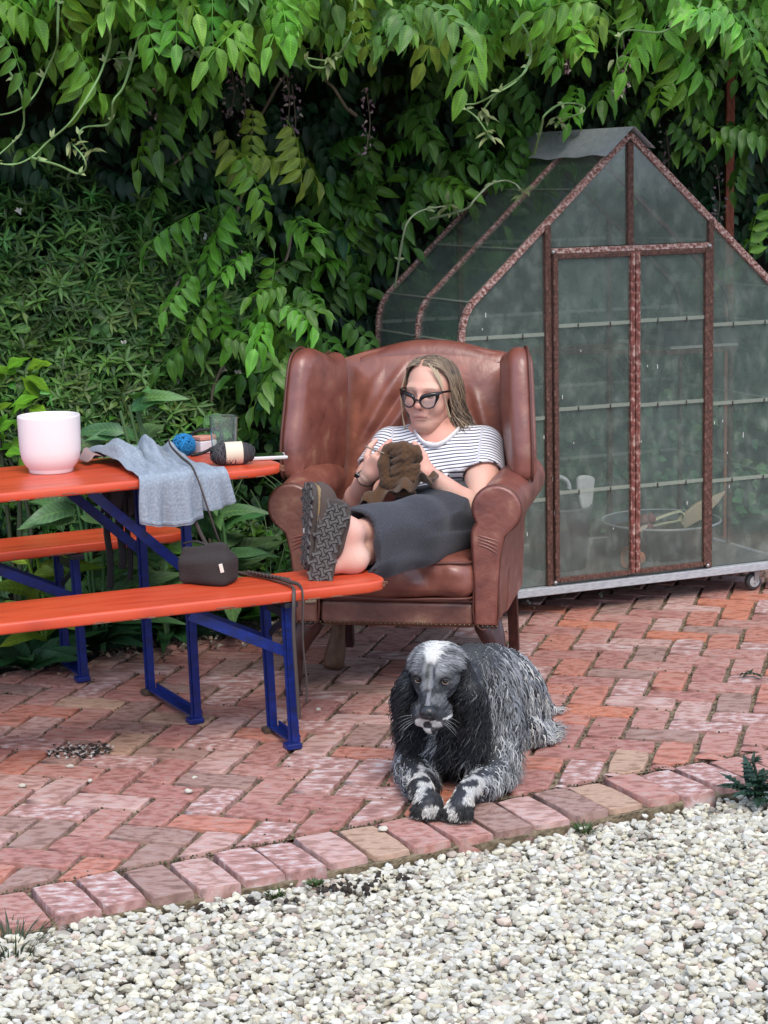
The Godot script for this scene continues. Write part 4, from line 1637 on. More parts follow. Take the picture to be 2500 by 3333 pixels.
func glasshouse_things(t: Transform3D) -> void:
	var black := mat(lin(0.02, 0.022, 0.024), 0.5)
	var bk := thing("bucket", "dark bucket standing inside the glasshouse behind the left door leaf", "bucket")
	inside(bk, t, Vector3(0.33, 0.112, -0.30))
	var mb := MB.new()
	mb.lathe([Vector2(0.001, 0.0), Vector2(0.105, 0.0), Vector2(0.125, 0.22), Vector2(0.131, 0.235), Vector2(0.131, 0.245), Vector2(0.120, 0.24), Vector2(0.10, 0.01), Vector2(0.001, 0.01)], 30)
	obj("pail", mb, mat(lin(0.06, 0.06, 0.065), 0.5), bk)
	mb = MB.new()
	mb.lathe([Vector2(0.001, 0.20), Vector2(0.117, 0.20)], 24)
	obj("compost", mb, M.soil, bk)
	var cn := thing("watering_can", "dark watering can with a pale curved handle, standing in the bucket behind the glass", "watering can")
	inside(cn, t, Vector3(0.31, 0.335, -0.28))
	mb = MB.new()
	mb.lathe([Vector2(0.001, -0.02), Vector2(0.062, -0.02), Vector2(0.066, 0.06), Vector2(0.055, 0.085), Vector2(0.03, 0.09), Vector2(0.001, 0.088)], 24)
	obj("body", mb, black, cn)
	mb = MB.new()
	mb.tube(arc([Vector3(-0.055, 0.06, 0.02), Vector3(-0.045, 0.115, 0.02), Vector3(0.0, 0.135, 0.02), Vector3(0.04, 0.11, 0.02), Vector3(0.045, 0.06, 0.02)], 6), 0.009, 8)
	obj("handle", mb, mat(lin(0.55, 0.58, 0.56), 0.5), cn)
	var sc := thing("scoop", "white plastic scoop upright beside the watering can inside the glasshouse", "scoop")
	inside(sc, t, Vector3(0.425, 0.36, -0.26))
	mb = MB.new()
	mb.slab(arc2([Vector2(-0.030, 0.105), Vector2(0.032, 0.10), Vector2(0.036, 0.06), Vector2(0.018, -0.04), Vector2(-0.012, -0.04), Vector2(-0.036, 0.05)]), 0.022, 0.008)
	obj("blade", mb, mat(lin(0.68, 0.70, 0.66), 0.5), sc)
	mb = MB.new()
	mb.tube(PackedVector3Array([Vector3(0.0, -0.03, 0), Vector3(0.0, -0.12, -0.01)]), 0.009, 8)
	obj("grip", mb, mat(lin(0.5, 0.5, 0.48), 0.5), sc)
	var bw := thing("wide_bowl", "wide grey enamel bowl on the glasshouse floor behind the right door leaf", "bowl")
	inside(bw, t, Vector3(0.80, 0.112, -0.32))
	mb = MB.new()
	mb.lathe([Vector2(0.001, 0.0), Vector2(0.14, 0.0), Vector2(0.19, 0.04), Vector2(0.225, 0.12), Vector2(0.235, 0.135), Vector2(0.228, 0.14), Vector2(0.21, 0.12), Vector2(0.17, 0.035), Vector2(0.001, 0.012)], 40)
	obj("basin", mb, mat(lin(0.07, 0.075, 0.075), 0.4), bw)
	mb = MB.new()
	var ring := PackedVector3Array()
	for i in 41:
		var a := TAU * i / 40
		ring.append(Vector3(cos(a) * 0.233, 0.139, sin(a) * 0.233))
	mb.tube(ring, 0.005, 6, false)
	obj("rim", mb, mat(lin(0.36, 0.38, 0.38), 0.35), bw)
	mb = MB.new()
	mb.lathe([Vector2(0.001, 0.11), Vector2(0.20, 0.105)], 30)
	obj("compost", mb, M.soil, bw)
	var eg := thing("seed_packet", "tan paper bag with a pointed corner lying on the wide bowl in the glasshouse", "paper bag")
	inside(eg, t, Vector3(0.92, 0.27, -0.25))
	mb = MB.new()
	mb.slab(PackedVector2Array([Vector2(-0.09, -0.005), Vector2(0.0, 0.05), Vector2(0.13, 0.085), Vector2(0.10, 0.045), Vector2(0.02, -0.02), Vector2(-0.06, -0.05)]), 0.018, 0.006)
	obj("bag", mb, mat(lin(0.48, 0.38, 0.24), 0.8), eg)
	var ma := thing("trowel", "pale trowel with a yellowish blade lying on the wide bowl in the glasshouse", "trowel")
	inside(ma, t, Vector3(0.73, 0.275, -0.18))
	mb = MB.new()
	mb.slab(arc2([Vector2(-0.085, -0.008), Vector2(-0.03, 0.018), Vector2(0.07, 0.035), Vector2(0.085, -0.005), Vector2(0.0, -0.015), Vector2(-0.07, -0.02)]), 0.02, 0.007)
	obj("blade", mb, mat(lin(0.62, 0.60, 0.36), 0.5), ma)
	mb = MB.new()
	mb.tube(PackedVector3Array([Vector3(-0.07, -0.01, 0), Vector3(-0.13, -0.03, 0.01)]), 0.011, 8)
	obj("grip", mb, mat(lin(0.45, 0.40, 0.30), 0.6), ma)
	var on := thing("red_onion", "small cluster of dull red bulbs at the left of the wide bowl in the glasshouse", "onions")
	inside(on, t, Vector3(0.64, 0.27, -0.20))
	for i in 5:
		mb = MB.new()
		mb.lathe([Vector2(0.001, -0.018), Vector2(0.015, -0.014), Vector2(0.021, 0.0), Vector2(0.012, 0.016), Vector2(0.002, 0.026)], 12, Vector3(rnd(-0.035, 0.035), rnd(-0.015, 0.02), rnd(-0.03, 0.03)))
		obj("bulb", mb, mat(lin(0.22, 0.07, 0.07), 0.5), on)
	var po := thing("terracotta_pot", "little terracotta pot lying on the glasshouse floor in front of the wide bowl", "flowerpot")
	inside(po, t, Vector3(0.57, 0.150, -0.14))
	mb = MB.new()
	mb.lathe([Vector2(0.001, -0.035), Vector2(0.026, -0.035), Vector2(0.036, 0.02), Vector2(0.041, 0.02), Vector2(0.042, 0.036), Vector2(0.036, 0.036), Vector2(0.026, -0.03), Vector2(0.001, -0.03)], 20, Vector3.ZERO, Basis(Vector3.BACK, 1.4))
	obj("pot", mb, mat(lin(0.40, 0.16, 0.08), 0.85), po)
	var k := 0
	for q in [[Vector3(0.90, 0.937, -0.42), 0.20, "black seed tray on the glasshouse shelf, left of the two"], [Vector3(1.08, 0.937, -0.42), 0.16, "black seed tray on the glasshouse shelf, right of the two"]]:
		var tr := thing("seed_tray", q[2], "seed tray", Vector3.ZERO, 0, "seed trays on the shelf")
		inside(tr, t, q[0])
		mb = MB.new()
		var w: float = q[1]
		mb.box(Vector3(0, 0.004, 0), Vector3(w, 0.006, 0.22), 0.001)
		for s in [-1, 1]:
			mb.box(Vector3(s * (w * 0.5 - 0.004), 0.032, 0), Vector3(0.006, 0.05, 0.22), 0.001)
			mb.box(Vector3(0, 0.032, s * 0.107), Vector3(w - 0.016, 0.05, 0.006), 0.001)
		obj("tray", mb, black, tr)
		for i in 3:
			mb = MB.new()
			mb.lathe([Vector2(0.001, 0.0), Vector2(0.026, 0.0), Vector2(0.034, 0.085), Vector2(0.030, 0.085), Vector2(0.022, 0.01), Vector2(0.001, 0.01)], 16, Vector3(-w * 0.3 + i * w * 0.3, 0.008, rnd(-0.05, 0.07)))
			obj("pot", mb, black, tr)

# ---------------------------------------------------------------- folding tables and benches
func planks_mat(seed_: int) -> StandardMaterial3D:
	var m := mat(Color.WHITE, 0.36)
	m.albedo_texture = ramp(0.012, seed_, [[0.0, lin(0.33, 0.045, 0.020)], [0.30, lin(0.52, 0.060, 0.022)], [0.6, lin(0.62, 0.075, 0.026)], [0.86, lin(0.60, 0.085, 0.034)], [1.0, lin(0.50, 0.09, 0.045)]], 5)
	m.uv1_scale = Vector3(0.45, 3.0, 1)
	var grain := ramp(0.02, seed_ + 3, [[0.0, Color(0.3, 0.3, 0.3)], [0.5, Color(0.7, 0.7, 0.7)], [1.0, Color.WHITE]], 5)
	relief(m, grain, 0.06)
	m.clearcoat_enabled = true
	m.clearcoat = 0.12
	m.clearcoat_roughness = 0.3
	return m

func steel_blue() -> StandardMaterial3D:
	var m := tri_map(mat(Color.WHITE, 0.38), Vector3(3, 3, 3))
	m.albedo_texture = ramp(0.02, 61, [[0.0, lin(0.02, 0.02, 0.04)], [0.28, lin(0.006, 0.014, 0.10)], [0.55, lin(0.006, 0.018, 0.15)], [0.85, lin(0.008, 0.025, 0.19)], [1.0, lin(0.04, 0.05, 0.16)]], 5)
	return m

# top with clipped corners at both ends, two folding frames of blue steel
func folding_piece(called: String, label: String, cat: String, at: Vector3, turn: float, wide: float, high: float, thick: float, leg_x: float, leg_z: Array, paint: Material) -> Node3D:
	var t := thing(called, label, cat, at, turn)
	var blue := steel_blue()
	var rust := mat(lin(0.07, 0.045, 0.03), 0.8)
	var hw := wide * 0.5
	var c := minf(0.10, wide * 0.26)
	var mb := MB.new()
	mb.xf = Transform3D(Basis(Vector3.RIGHT, -PI / 2), Vector3(0, high - thick * 0.5, 0))
	mb.slab(PackedVector2Array([Vector2(-1.1 + c, -hw), Vector2(1.1 - c, -hw), Vector2(1.1 - c * 0.32, -hw + c * 0.3), Vector2(1.1 - 0.004, -hw + c * 0.72), Vector2(1.1, -hw + c), Vector2(1.1, hw - c), Vector2(1.1 - 0.004, hw - c * 0.72), Vector2(1.1 - c * 0.32, hw - c * 0.3), Vector2(1.1 - c, hw), Vector2(-1.1 + c, hw), Vector2(-1.1, hw - c), Vector2(-1.1, -hw + c)]), thick, 0.009, 4)
	obj("board", mb, paint, t)
	# bare wood showing along knocked edges
	mb = MB.new()
	for i in 26:
		var x: float = rnd(0.1, 1.0) if i < 20 else rnd(-1.0, 0.1)
		mb.box(Vector3(x, high - thick + rnd(0.002, 0.008), hw - 0.001), Vector3(rnd(0.006, 0.045), rnd(0.0015, 0.004), 0.004), 0.001)
	for i in 6:
		mb.box(Vector3(1.1 - c * 0.20 + rnd(-0.006, 0.006), high - rnd(0.006, 0.020), hw - c * 0.42 + rnd(-0.012, 0.012)), Vector3(0.004, rnd(0.004, 0.010), rnd(0.008, 0.022)), 0.001, Basis(Vector3.UP, 0.85))
	obj("worn_edge", mb, mat(lin(0.20, 0.085, 0.05), 0.8), t, "stuff")
	for s in [-1, 1]:
		var x: float = leg_x * s
		for z in leg_z:
			mb = MB.new()
			mb.beam(Vector3(x - 0.012 * s, high - thick - 0.004, z), Vector3(x, 0.016, z), 0.006, 0.022, Vector3(1, 0, 0), 0.001)
			mb.beam(Vector3(x - 0.012 * s - 0.009, high - thick - 0.004, z - 0.010), Vector3(x - 0.009, 0.016, z - 0.010), 0.018, 0.006, Vector3(0, 0, 1), 0.001)
			obj("leg", mb, blue, t)
			mb = MB.new()
			mb.box(Vector3(x - 0.008, 0.009, z - 0.006), Vector3(0.048, 0.018, 0.040), 0.004)
			obj("foot", mb, rust if z < leg_z[0] else blue, t)
			# brace from under the board to half way down the leg
			mb = MB.new()
			mb.beam(Vector3(x - s * 0.30, high - thick - 0.012, z - 0.014), Vector3(x - s * 0.008, high * 0.60, z - 0.014), 0.030, 0.006, Vector3(0, 0, 1), 0.001)
			obj("brace", mb, blue, t)
		mb = MB.new()
		mb.box(Vector3(x, 0.020, (leg_z[0] + leg_z[1]) * 0.5), Vector3(0.034, 0.006, absf(leg_z[0] - leg_z[1]) - 0.01), 0.001)
		mb.box(Vector3(x + 0.014, 0.028, (leg_z[0] + leg_z[1]) * 0.5), Vector3(0.005, 0.020, absf(leg_z[0] - leg_z[1]) - 0.01), 0.001)
		obj("foot_bar", mb, blue, t)
		mb = MB.new()
		mb.box(Vector3(x - 0.012 * s, high - thick - 0.045, (leg_z[0] + leg_z[1]) * 0.5), Vector3(0.006, 0.03, absf(leg_z[0] - leg_z[1]) - 0.02), 0.001)
		mb.beam(Vector3(x - 0.012 * s, high - thick - 0.05, leg_z[0] - 0.02), Vector3(x - 0.012 * s, high - thick - 0.13, leg_z[1] + 0.02), 0.02, 0.005, Vector3.RIGHT)
		mb.box(Vector3(x - 0.012 * s, high - thick - 0.008, (leg_z[0] + leg_z[1]) * 0.5), Vector3(0.04, 0.014, absf(leg_z[0] - leg_z[1]) + 0.06), 0.001)
		obj("hinge_bracket", mb, mat(lin(0.012, 0.012, 0.02), 0.5), t)
	return t

func tables() -> void:
	folding_piece("beer_bench", "orange red folding bench with blue steel legs, nearest the camera, feet resting on its end", "bench", Vector3(-1.043, 0, -5.170), deg_to_rad(23.5), 0.27, 0.468, 0.032, 0.80, [0.105, -0.075], planks_mat(63))
	folding_piece("beer_table", "orange red folding table with chipped edge, carrying the white pot and yarn", "table", Vector3(-1.361, 0, -5.449), deg_to_rad(27.5), 0.50, 0.772, 0.027, 0.805, [0.156, -0.230], planks_mat(67))
	folding_piece("beer_bench", "orange red folding bench behind the table, partly hidden by plants and table legs", "bench", Vector3(-1.686, 0, -5.993), deg_to_rad(27.0), 0.25, 0.460, 0.032, 0.715, [0.12, -0.06], planks_mat(71))

# ---------------------------------------------------------------- armchair
var chair_at := Transform3D(Basis(Vector3.UP, deg_to_rad(-11.0)), Vector3(0.0286, 0, -5.921))

func leather(seed_: int, warm := 1.0, pale := 1.0) -> StandardMaterial3D:
	var m := tri_map(mat(Color.WHITE, 0.42), Vector3(1.6, 1.6, 1.6), false)
	m.albedo_texture = ramp(0.010, seed_, [[0.0, lin(0.09, 0.026, 0.018)], [0.25, lin(0.165 * warm, 0.049 * pale, 0.034 * pale)], [0.5, lin(0.21 * warm, 0.066 * pale, 0.045 * pale)], [0.70, lin(0.245 * warm, 0.083 * pale, 0.057 * pale)], [0.85, lin(0.30 * warm, 0.125, 0.080)], [1.0, lin(0.38 * warm, 0.20, 0.12)]], 6)
	m.roughness_texture = ramp(0.03, seed_ + 1, [[0.0, Color(0.75, 0.75, 0.75)], [0.5, Color(0.95, 0.95, 0.95)], [1.0, Color(1, 1, 1)]], 5)
	relief(m, M.creases, 0.10)
	m.metallic_specular = 0.62
	return m

# wrinkle: height of a ridge from a to b seen in the (x, y) plane
func ridge(x: float, y: float, a: Vector2, b: Vector2, w: float, h: float) -> float:
	var p := Vector2(x, y)
	var ab := b - a
	var t := clampf((p - a).dot(ab) / ab.length_squared(), 0.0, 1.0)
	var d := (p - a - ab * t).length() / (w * (0.4 + 0.9 * sin(PI * clampf(t, 0.05, 0.95))))
	return h * exp(-d * d) * sin(PI * clampf(t * 0.94 + 0.03, 0.0, 1.0))

func armchair() -> void:
	# fine creases: ridged noise
	var fn := noise(0.022, 81, 4)
	fn.fractal_type = FastNoiseLite.FRACTAL_RIDGED
	var ct := NoiseTexture2D.new()
	ct.width = 512
	ct.height = 512
	ct.seamless = true
	ct.noise = fn
	ct.invert = true
	M.creases = ct
	var c := thing("wing_armchair", "worn brown leather wing armchair standing on the brick patio", "armchair")
	c.transform = chair_at
	var lea := leather(83, 0.95, 0.92)
	var lea_d := leather(87, 0.8)
	var lea_b := leather(85, 1.2, 1.32)
	var seat_m := leather(91, 1.05, 1.1)
	var welt := mat(lin(0.10, 0.03, 0.02), 0.5)
	var mb := MB.new()
	# front rail with piping and brass nails
	mb.box(Vector3(-0.0, 0.268, -0.035), Vector3(0.50, 0.086, 0.05), 0.018)
	obj("front_rail", mb, lea_d, c)
	mb = MB.new()
	mb.tube(PackedVector3Array([Vector3(-0.25, 0.312, -0.012), Vector3(0.25, 0.312, -0.012)]), 0.005, 6)
	obj("piping", mb, welt, c)
	mb = MB.new()
	for i in 44:
		var x := lerpf(-0.318, 0.318, i / 43.0)
		mb.lathe([Vector2(0.0045, 0), Vector2(0.0035, 0.002), Vector2(0.0004, 0.003)], 7, Vector3(x, 0.236, 0.001 if absf(x) > 0.245 else -0.0105), Basis(Vector3.RIGHT, PI / 2))
	obj("nail_row", mb, mat(lin(0.10, 0.07, 0.04), 0.4, 0.7), c, "stuff")
	# underframe
	mb = MB.new()
	mb.box(Vector3(0, 0.245, -0.33), Vector3(0.56, 0.05, 0.56), 0.01)
	obj("underframe", mb, mat(lin(0.02, 0.015, 0.012), 0.9), c)
	# seat cushion
	var f := Field.new(Vector3(-0.30, 0.26, -0.64), Vector3(0.30, 0.54, 0.09), 0.012)
	f.block(Vector3(0, 0.385, -0.28), Vector3(0.252, 0.066, 0.305), 0.05, 0.02)
	f.ball(Vector3(0, 0.395, -0.26), Vector3(0.25, 0.075, 0.29), 0.05)
	mb = MB.new()
	f.net(mb, null, func(p: Vector3):
		var y := 0.0
		if p.z > -0.05:
			y = 0.006 * sin(p.x * 34.0 + p.y * 20.0) * sin(p.x * 11.0) + ridge(p.x, p.y, Vector2(0.05, 0.43), Vector2(0.12, 0.36), 0.02, -0.012) + ridge(p.x, p.y, Vector2(-0.12, 0.44), Vector2(-0.05, 0.37), 0.02, -0.010) + ridge(p.x, p.y, Vector2(0.16, 0.44), Vector2(0.22, 0.39), 0.018, 0.010)
		return p + Vector3(0, 0.004 * sin(p.x * 17.0 + p.z * 9.0), y))
	var sc := obj("seat_cushion", mb, seat_m, c)
	mb = MB.new()
	for y in [0.325, 0.438]:
		mb.tube(arc([Vector3(-0.245, y, -0.10), Vector3(-0.235, y, 0.005), Vector3(-0.12, y, 0.026), Vector3(0.0, y - 0.003, 0.030), Vector3(0.12, y, 0.026), Vector3(0.235, y, 0.005), Vector3(0.245, y, -0.10)], 5), 0.0045, 6)
	obj("piping", mb, welt, sc)
	# arms: keyhole outline drawn in (x, y), run back along z
	for s in [-1, 1]:
		var key := PackedVector2Array()
		var pts := [Vector2(0.250, 0.240), Vector2(0.249, 0.40), Vector2(0.244, 0.49), Vector2(0.245, 0.535)]
		for q in pts:
			key.append(q)
		for k in 19:
			var a := lerpf(deg_to_rad(212), deg_to_rad(-42), k / 18.0)
			key.append(Vector2(0.322, 0.602) + Vector2(cos(a), sin(a)) * 0.075)
		for q in [Vector2(0.345, 0.520), Vector2(0.329, 0.45), Vector2(0.323, 0.36), Vector2(0.319, 0.240)]:
			key.append(q)
		if s < 0:
			for k in key.size():
				key[k].x = -key[k].x
		mb = MB.new()
		var base := MB.new()
		mb.slab(key, 0.56, 0.020, 3)
		for k in mb.v.size():     # the scroll swells a little and the whole leans out towards the back
			var p := mb.v[k]
			p.z -= 0.285
			p.x += s * 0.018 * clampf(-p.z / 0.5, 0, 1) * clampf((p.y - 0.3) * 3.0, 0, 1)
			p.y += 0.020 * clampf(-p.z / 0.5, 0, 1) * clampf((p.y - 0.5) * 8.0, 0, 1)
			mb.v[k] = p
			mb.n[k] = Vector3.ZERO
		var arm := obj("arm", mb, lea, c)
		# facing panel, proud of the front, with its piping
		mb = MB.new()
		var face := PackedVector2Array()
		var cen := Vector2(s * 0.30, 0.5)
		for q in key:
			face.append(q)
		mb.xf.origin = Vector3(0, 0, -0.001)
		mb.slab(face, 0.016, 0.0075, 3)
		obj("facing", mb, lea_d if s < 0 else lea, arm)
		mb = MB.new()
		var loop := PackedVector3Array()
		for q in arc2(Array(face), true, 3):
			loop.append(Vector3(q.x, q.y, -0.006))
		loop.append(loop[0])
		mb.tube(loop, 0.0045, 6, false)
		obj("piping", mb, welt, arm)
		# crease lines under the scroll
		mb = MB.new()
		for k in 4:
			var y := 0.520 - k * 0.010
			mb.tube(arc([Vector3(s * 0.262, y + 0.004, 0.0062), Vector3(s * 0.292, y - 0.004, 0.0072), Vector3(s * 0.328, y - 0.014 - k * 0.004, 0.0062)], 5), [0.0010, 0.0022, 0.0028, 0.0030, 0.0030, 0.0030, 0.0030, 0.0028, 0.0022, 0.0015, 0.0010], 6)
		obj("crease", mb, lea, arm)
	# back: a padded camel-top slab that leans back
	var lean := Transform3D(Basis(Vector3.RIGHT, deg_to_rad(-11.0)), Vector3(0, 0.40, -0.545))
	var top := [Vector2(-0.275, -0.12), Vector2(0.275, -0.12), Vector2(0.288, 0.25), Vector2(0.290, 0.55), Vector2(0.275, 0.635), Vector2(0.20, 0.655), Vector2(0.10, 0.680), Vector2(0.02, 0.688), Vector2(-0.07, 0.684), Vector2(-0.17, 0.662), Vector2(-0.26, 0.632), Vector2(-0.290, 0.55), Vector2(-0.288, 0.25)]
	mb = MB.new()
	mb.xf = lean * Transform3D(Basis.IDENTITY, Vector3(0, 0, -0.075))
	mb.slab(arc2(top, true, 4), 0.13, 0.055, 5)
	var bk := obj("back", mb, lea, c)
	# the inside back: a padded face with the folds that pull from the lower corners
	mb = MB.new()
	mb.xf = lean
	mb.sheet(70, 80, func(u: float, w: float):
		var x := lerpf(-0.298, 0.298, u)
		var hi := 0.668 - 0.55 * x * x
		var y := lerpf(0.0, hi, w)
		var e := minf(minf(u, 1.0 - u) * 0.596, minf(w, 1.0 - w) * hi)
		var puff := 0.040 * (1.0 - exp(-e * 16.0)) + 0.012 * sin(PI * u) * sin(PI * w)
		var z := -0.030 + puff
		z += ridge(x, y, Vector2(-0.245, 0.30), Vector2(-0.07, 0.60), 0.020, 0.020) + ridge(x, y, Vector2(-0.20, 0.24), Vector2(-0.02, 0.52), 0.018, 0.026) + ridge(x, y, Vector2(-0.17, 0.18), Vector2(0.0, 0.42), 0.018, 0.024)
		z += ridge(x, y, Vector2(-0.22, 0.42), Vector2(-0.15, 0.58), 0.018, 0.012) - ridge(x, y, Vector2(-0.20, 0.32), Vector2(-0.04, 0.56), 0.012, 0.016) - ridge(x, y, Vector2(-0.22, 0.20), Vector2(-0.09, 0.40), 0.012, 0.016)
		z += ridge(x, y, Vector2(0.25, 0.28), Vector2(0.16, 0.52), 0.018, 0.016) + ridge(x, y, Vector2(0.21, 0.24), Vector2(0.13, 0.44), 0.016, 0.014) + ridge(x, y, Vector2(-0.26, 0.12), Vector2(-0.08, 0.26), 0.022, 0.020) - ridge(x, y, Vector2(-0.25, 0.22), Vector2(-0.12, 0.33), 0.012, 0.012)
		z += 0.004 * sin(x * 19.0 + y * 7.0) * sin(y * 15.0)
		return Vector3(x, y, z))
	obj("inside_back", mb, lea_b, bk)
	# wings: profile drawn in (depth, height), padded, turned outward
	for s in [-1, 1]:
		var prof := arc2([Vector2(-0.16, 0.0), Vector2(0.02, -0.01), Vector2(0.175, 0.0), Vector2(0.205, 0.05), Vector2(0.202, 0.14), Vector2(0.180, 0.24), Vector2(0.162, 0.33), Vector2(0.135, 0.395), Vector2(0.07, 0.424), Vector2(-0.02, 0.410), Vector2(-0.10, 0.395), Vector2(-0.17, 0.40), Vector2(-0.20, 0.30), Vector2(-0.19, 0.14)], true, 4)
		mb = MB.new()
		# slab x -> chair z, slab y -> up, slab z -> chair -x or x
		var flare := Basis(Vector3.UP, deg_to_rad(s * 13.0))
		var bas := Basis(Vector3(0, 0, 1), Vector3(0, 1, 0), Vector3(-1, 0, 0))
		mb.xf = Transform3D(flare * bas, Vector3(s * 0.340, 0.640, -0.415)) * Transform3D(Basis(Vector3.BACK, deg_to_rad(4.0)), Vector3.ZERO)
		mb.slab(prof, 0.082, 0.040, 5, 0.006)
		var wing := obj("wing", mb, lea, c)
		mb = MB.new()
		mb.xf = Transform3D(flare * bas, Vector3(s * 0.340, 0.640, -0.415)) * Transform3D(Basis(Vector3.BACK, deg_to_rad(4.0)), Vector3.ZERO)
		var loop := PackedVector3Array()
		for q in prof:
			loop.append(Vector3(q.x * 1.0, q.y * 1.0, s * -0.024))
		mb.tube(loop.slice(8, 46), 0.0045, 6)
		obj("piping", mb, welt, wing)
	# outer side panels under the arms, and the outside back
	for s in [-1, 1]:
		mb = MB.new()
		mb.box(Vector3(s * 0.312, 0.42, -0.45), Vector3(0.035, 0.40, 0.42), 0.012, Basis(Vector3.BACK, s * -0.05))
		obj("side_panel", mb, lea, c)
	mb = MB.new()
	mb.box(Vector3(0, 0.42, -0.655), Vector3(0.60, 0.42, 0.06), 0.02)
	obj("back_panel", mb, lea_d, c)
	# legs
	var wood := tri_map(mat(Color.WHITE, 0.35), Vector3(4, 2, 4), false)
	wood.albedo_texture = ramp(0.02, 95, [[0.0, lin(0.018, 0.006, 0.005)], [0.6, lin(0.045, 0.013, 0.010)], [1.0, lin(0.08, 0.022, 0.016)]])
	var oak := tri_map(mat(Color.WHITE, 0.6), Vector3(4, 2, 4), false)
	oak.albedo_texture = ramp(0.02, 97, [[0.0, lin(0.06, 0.028, 0.014)], [0.6, lin(0.14, 0.065, 0.03)], [1.0, lin(0.20, 0.10, 0.05)]])
	for s in [-1, 1]:    # cabriole fronts
		mb = MB.new()
		mb.tube(arc([Vector3(s * 0.282, 0.235, -0.05), Vector3(s * 0.305, 0.185, -0.03), Vector3(s * 0.325, 0.12, -0.012), Vector3(s * 0.322, 0.06, -0.005), Vector3(s * 0.332, 0.02, 0.004), Vector3(s * 0.335, 0.0, 0.006)], 5), [0.046, 0.045, 0.044, 0.042, 0.040, 0.037, 0.034, 0.031, 0.028, 0.026, 0.024, 0.022, 0.020, 0.019, 0.018, 0.017, 0.0165, 0.0165, 0.018, 0.021, 0.025, 0.029, 0.031, 0.031, 0.029, 0.027], 10)
		obj("leg", mb, wood, c)
	for s in [-1, 1]:    # brown club-footed middle legs
		mb = MB.new()
		mb.tube(arc([Vector3(s * 0.262, 0.24, -0.36), Vector3(s * 0.262, 0.15, -0.36), Vector3(s * 0.270, 0.07, -0.352), Vector3(s * 0.282, 0.0, -0.340)], 5), [0.034, 0.032, 0.029, 0.027, 0.025, 0.024, 0.024, 0.025, 0.027, 0.030, 0.033, 0.035, 0.036, 0.036, 0.034, 0.030], 10)
		obj("leg", mb, oak, c)
	for s in [-1, 1]:    # straight rear legs, raked
		mb = MB.new()
		mb.beam(Vector3(s * 0.288, 0.26, -0.615), Vector3(s * 0.290, 0.0, -0.655), 0.034, 0.034, Vector3(1, 0, 0), 0.003)
		obj("leg", mb, wood, c)
	# canvas tag hanging under the front rail
	mb = MB.new()
	mb.box(Vector3(-0.268, 0.318, 0.012), Vector3(0.036, 0.030, 0.0025), 0.001, Basis(Vector3.BACK, 0.06))
	obj("canvas_tag", mb, mat(lin(0.30, 0.24, 0.16), 0.9), c)

# ---------------------------------------------------------------- person (all joints in the chair's own frame)
const L_SH := Vector3(0.225, 0.738, -0.445)
const L_EL := Vector3(0.238, 0.548, -0.215)
const L_WR := Vector3(0.100, 0.690, -0.115)
const R_SH := Vector3(-0.088, 0.738, -0.430)
const R_EL := Vector3(-0.180, 0.560, -0.265)
const R_WR := Vector3(-0.098, 0.690, -0.100)
const NECK := Vector3(0.072, 0.790, -0.445)
const CHEST := Vector3(0.075, 0.690, -0.430)
const PELVIS := Vector3(0.115, 0.530, -0.360)
const HEAD := Vector3(0.052, 0.915, -0.405)
const L_HIP := Vector3(0.165, 0.535, -0.33)
const L_KN := Vector3(0.075, 0.560, 0.03)
const L_AN := Vector3(-0.075, 0.588, 0.335)
const R_HIP := Vector3(0.055, 0.530, -0.33)
const R_KN := Vector3(0.035, 0.520, 0.04)
const R_AN := Vector3(-0.060, 0.512, 0.335)

func skin(p: Vector3) -> Color:
	var k := 1.0 + 0.10 * sin(p.x * 41.0 + p.y * 23.0) * sin(p.y * 37.0 + p.z * 29.0)
	return Color(0.68, 0.385, 0.295 * k) * Color(1, k, 1)

# one finger: root, direction, side on which it bends, lengths, total bend
func finger(f: Field, p: Vector3, d: Vector3, pal: Vector3, lens: Array, bends: Array, r: float) -> void:
	var rr := r
	for i in lens.size():
		d = (d * cos(bends[i]) + pal * sin(bends[i])).normalized()
		pal = (pal - d * pal.dot(d)).normalized()
		var q: Vector3 = p + d * lens[i]
		f.capsule(p, q, rr, rr * 0.9, 0.004)
		rr *= 0.9
		p = q

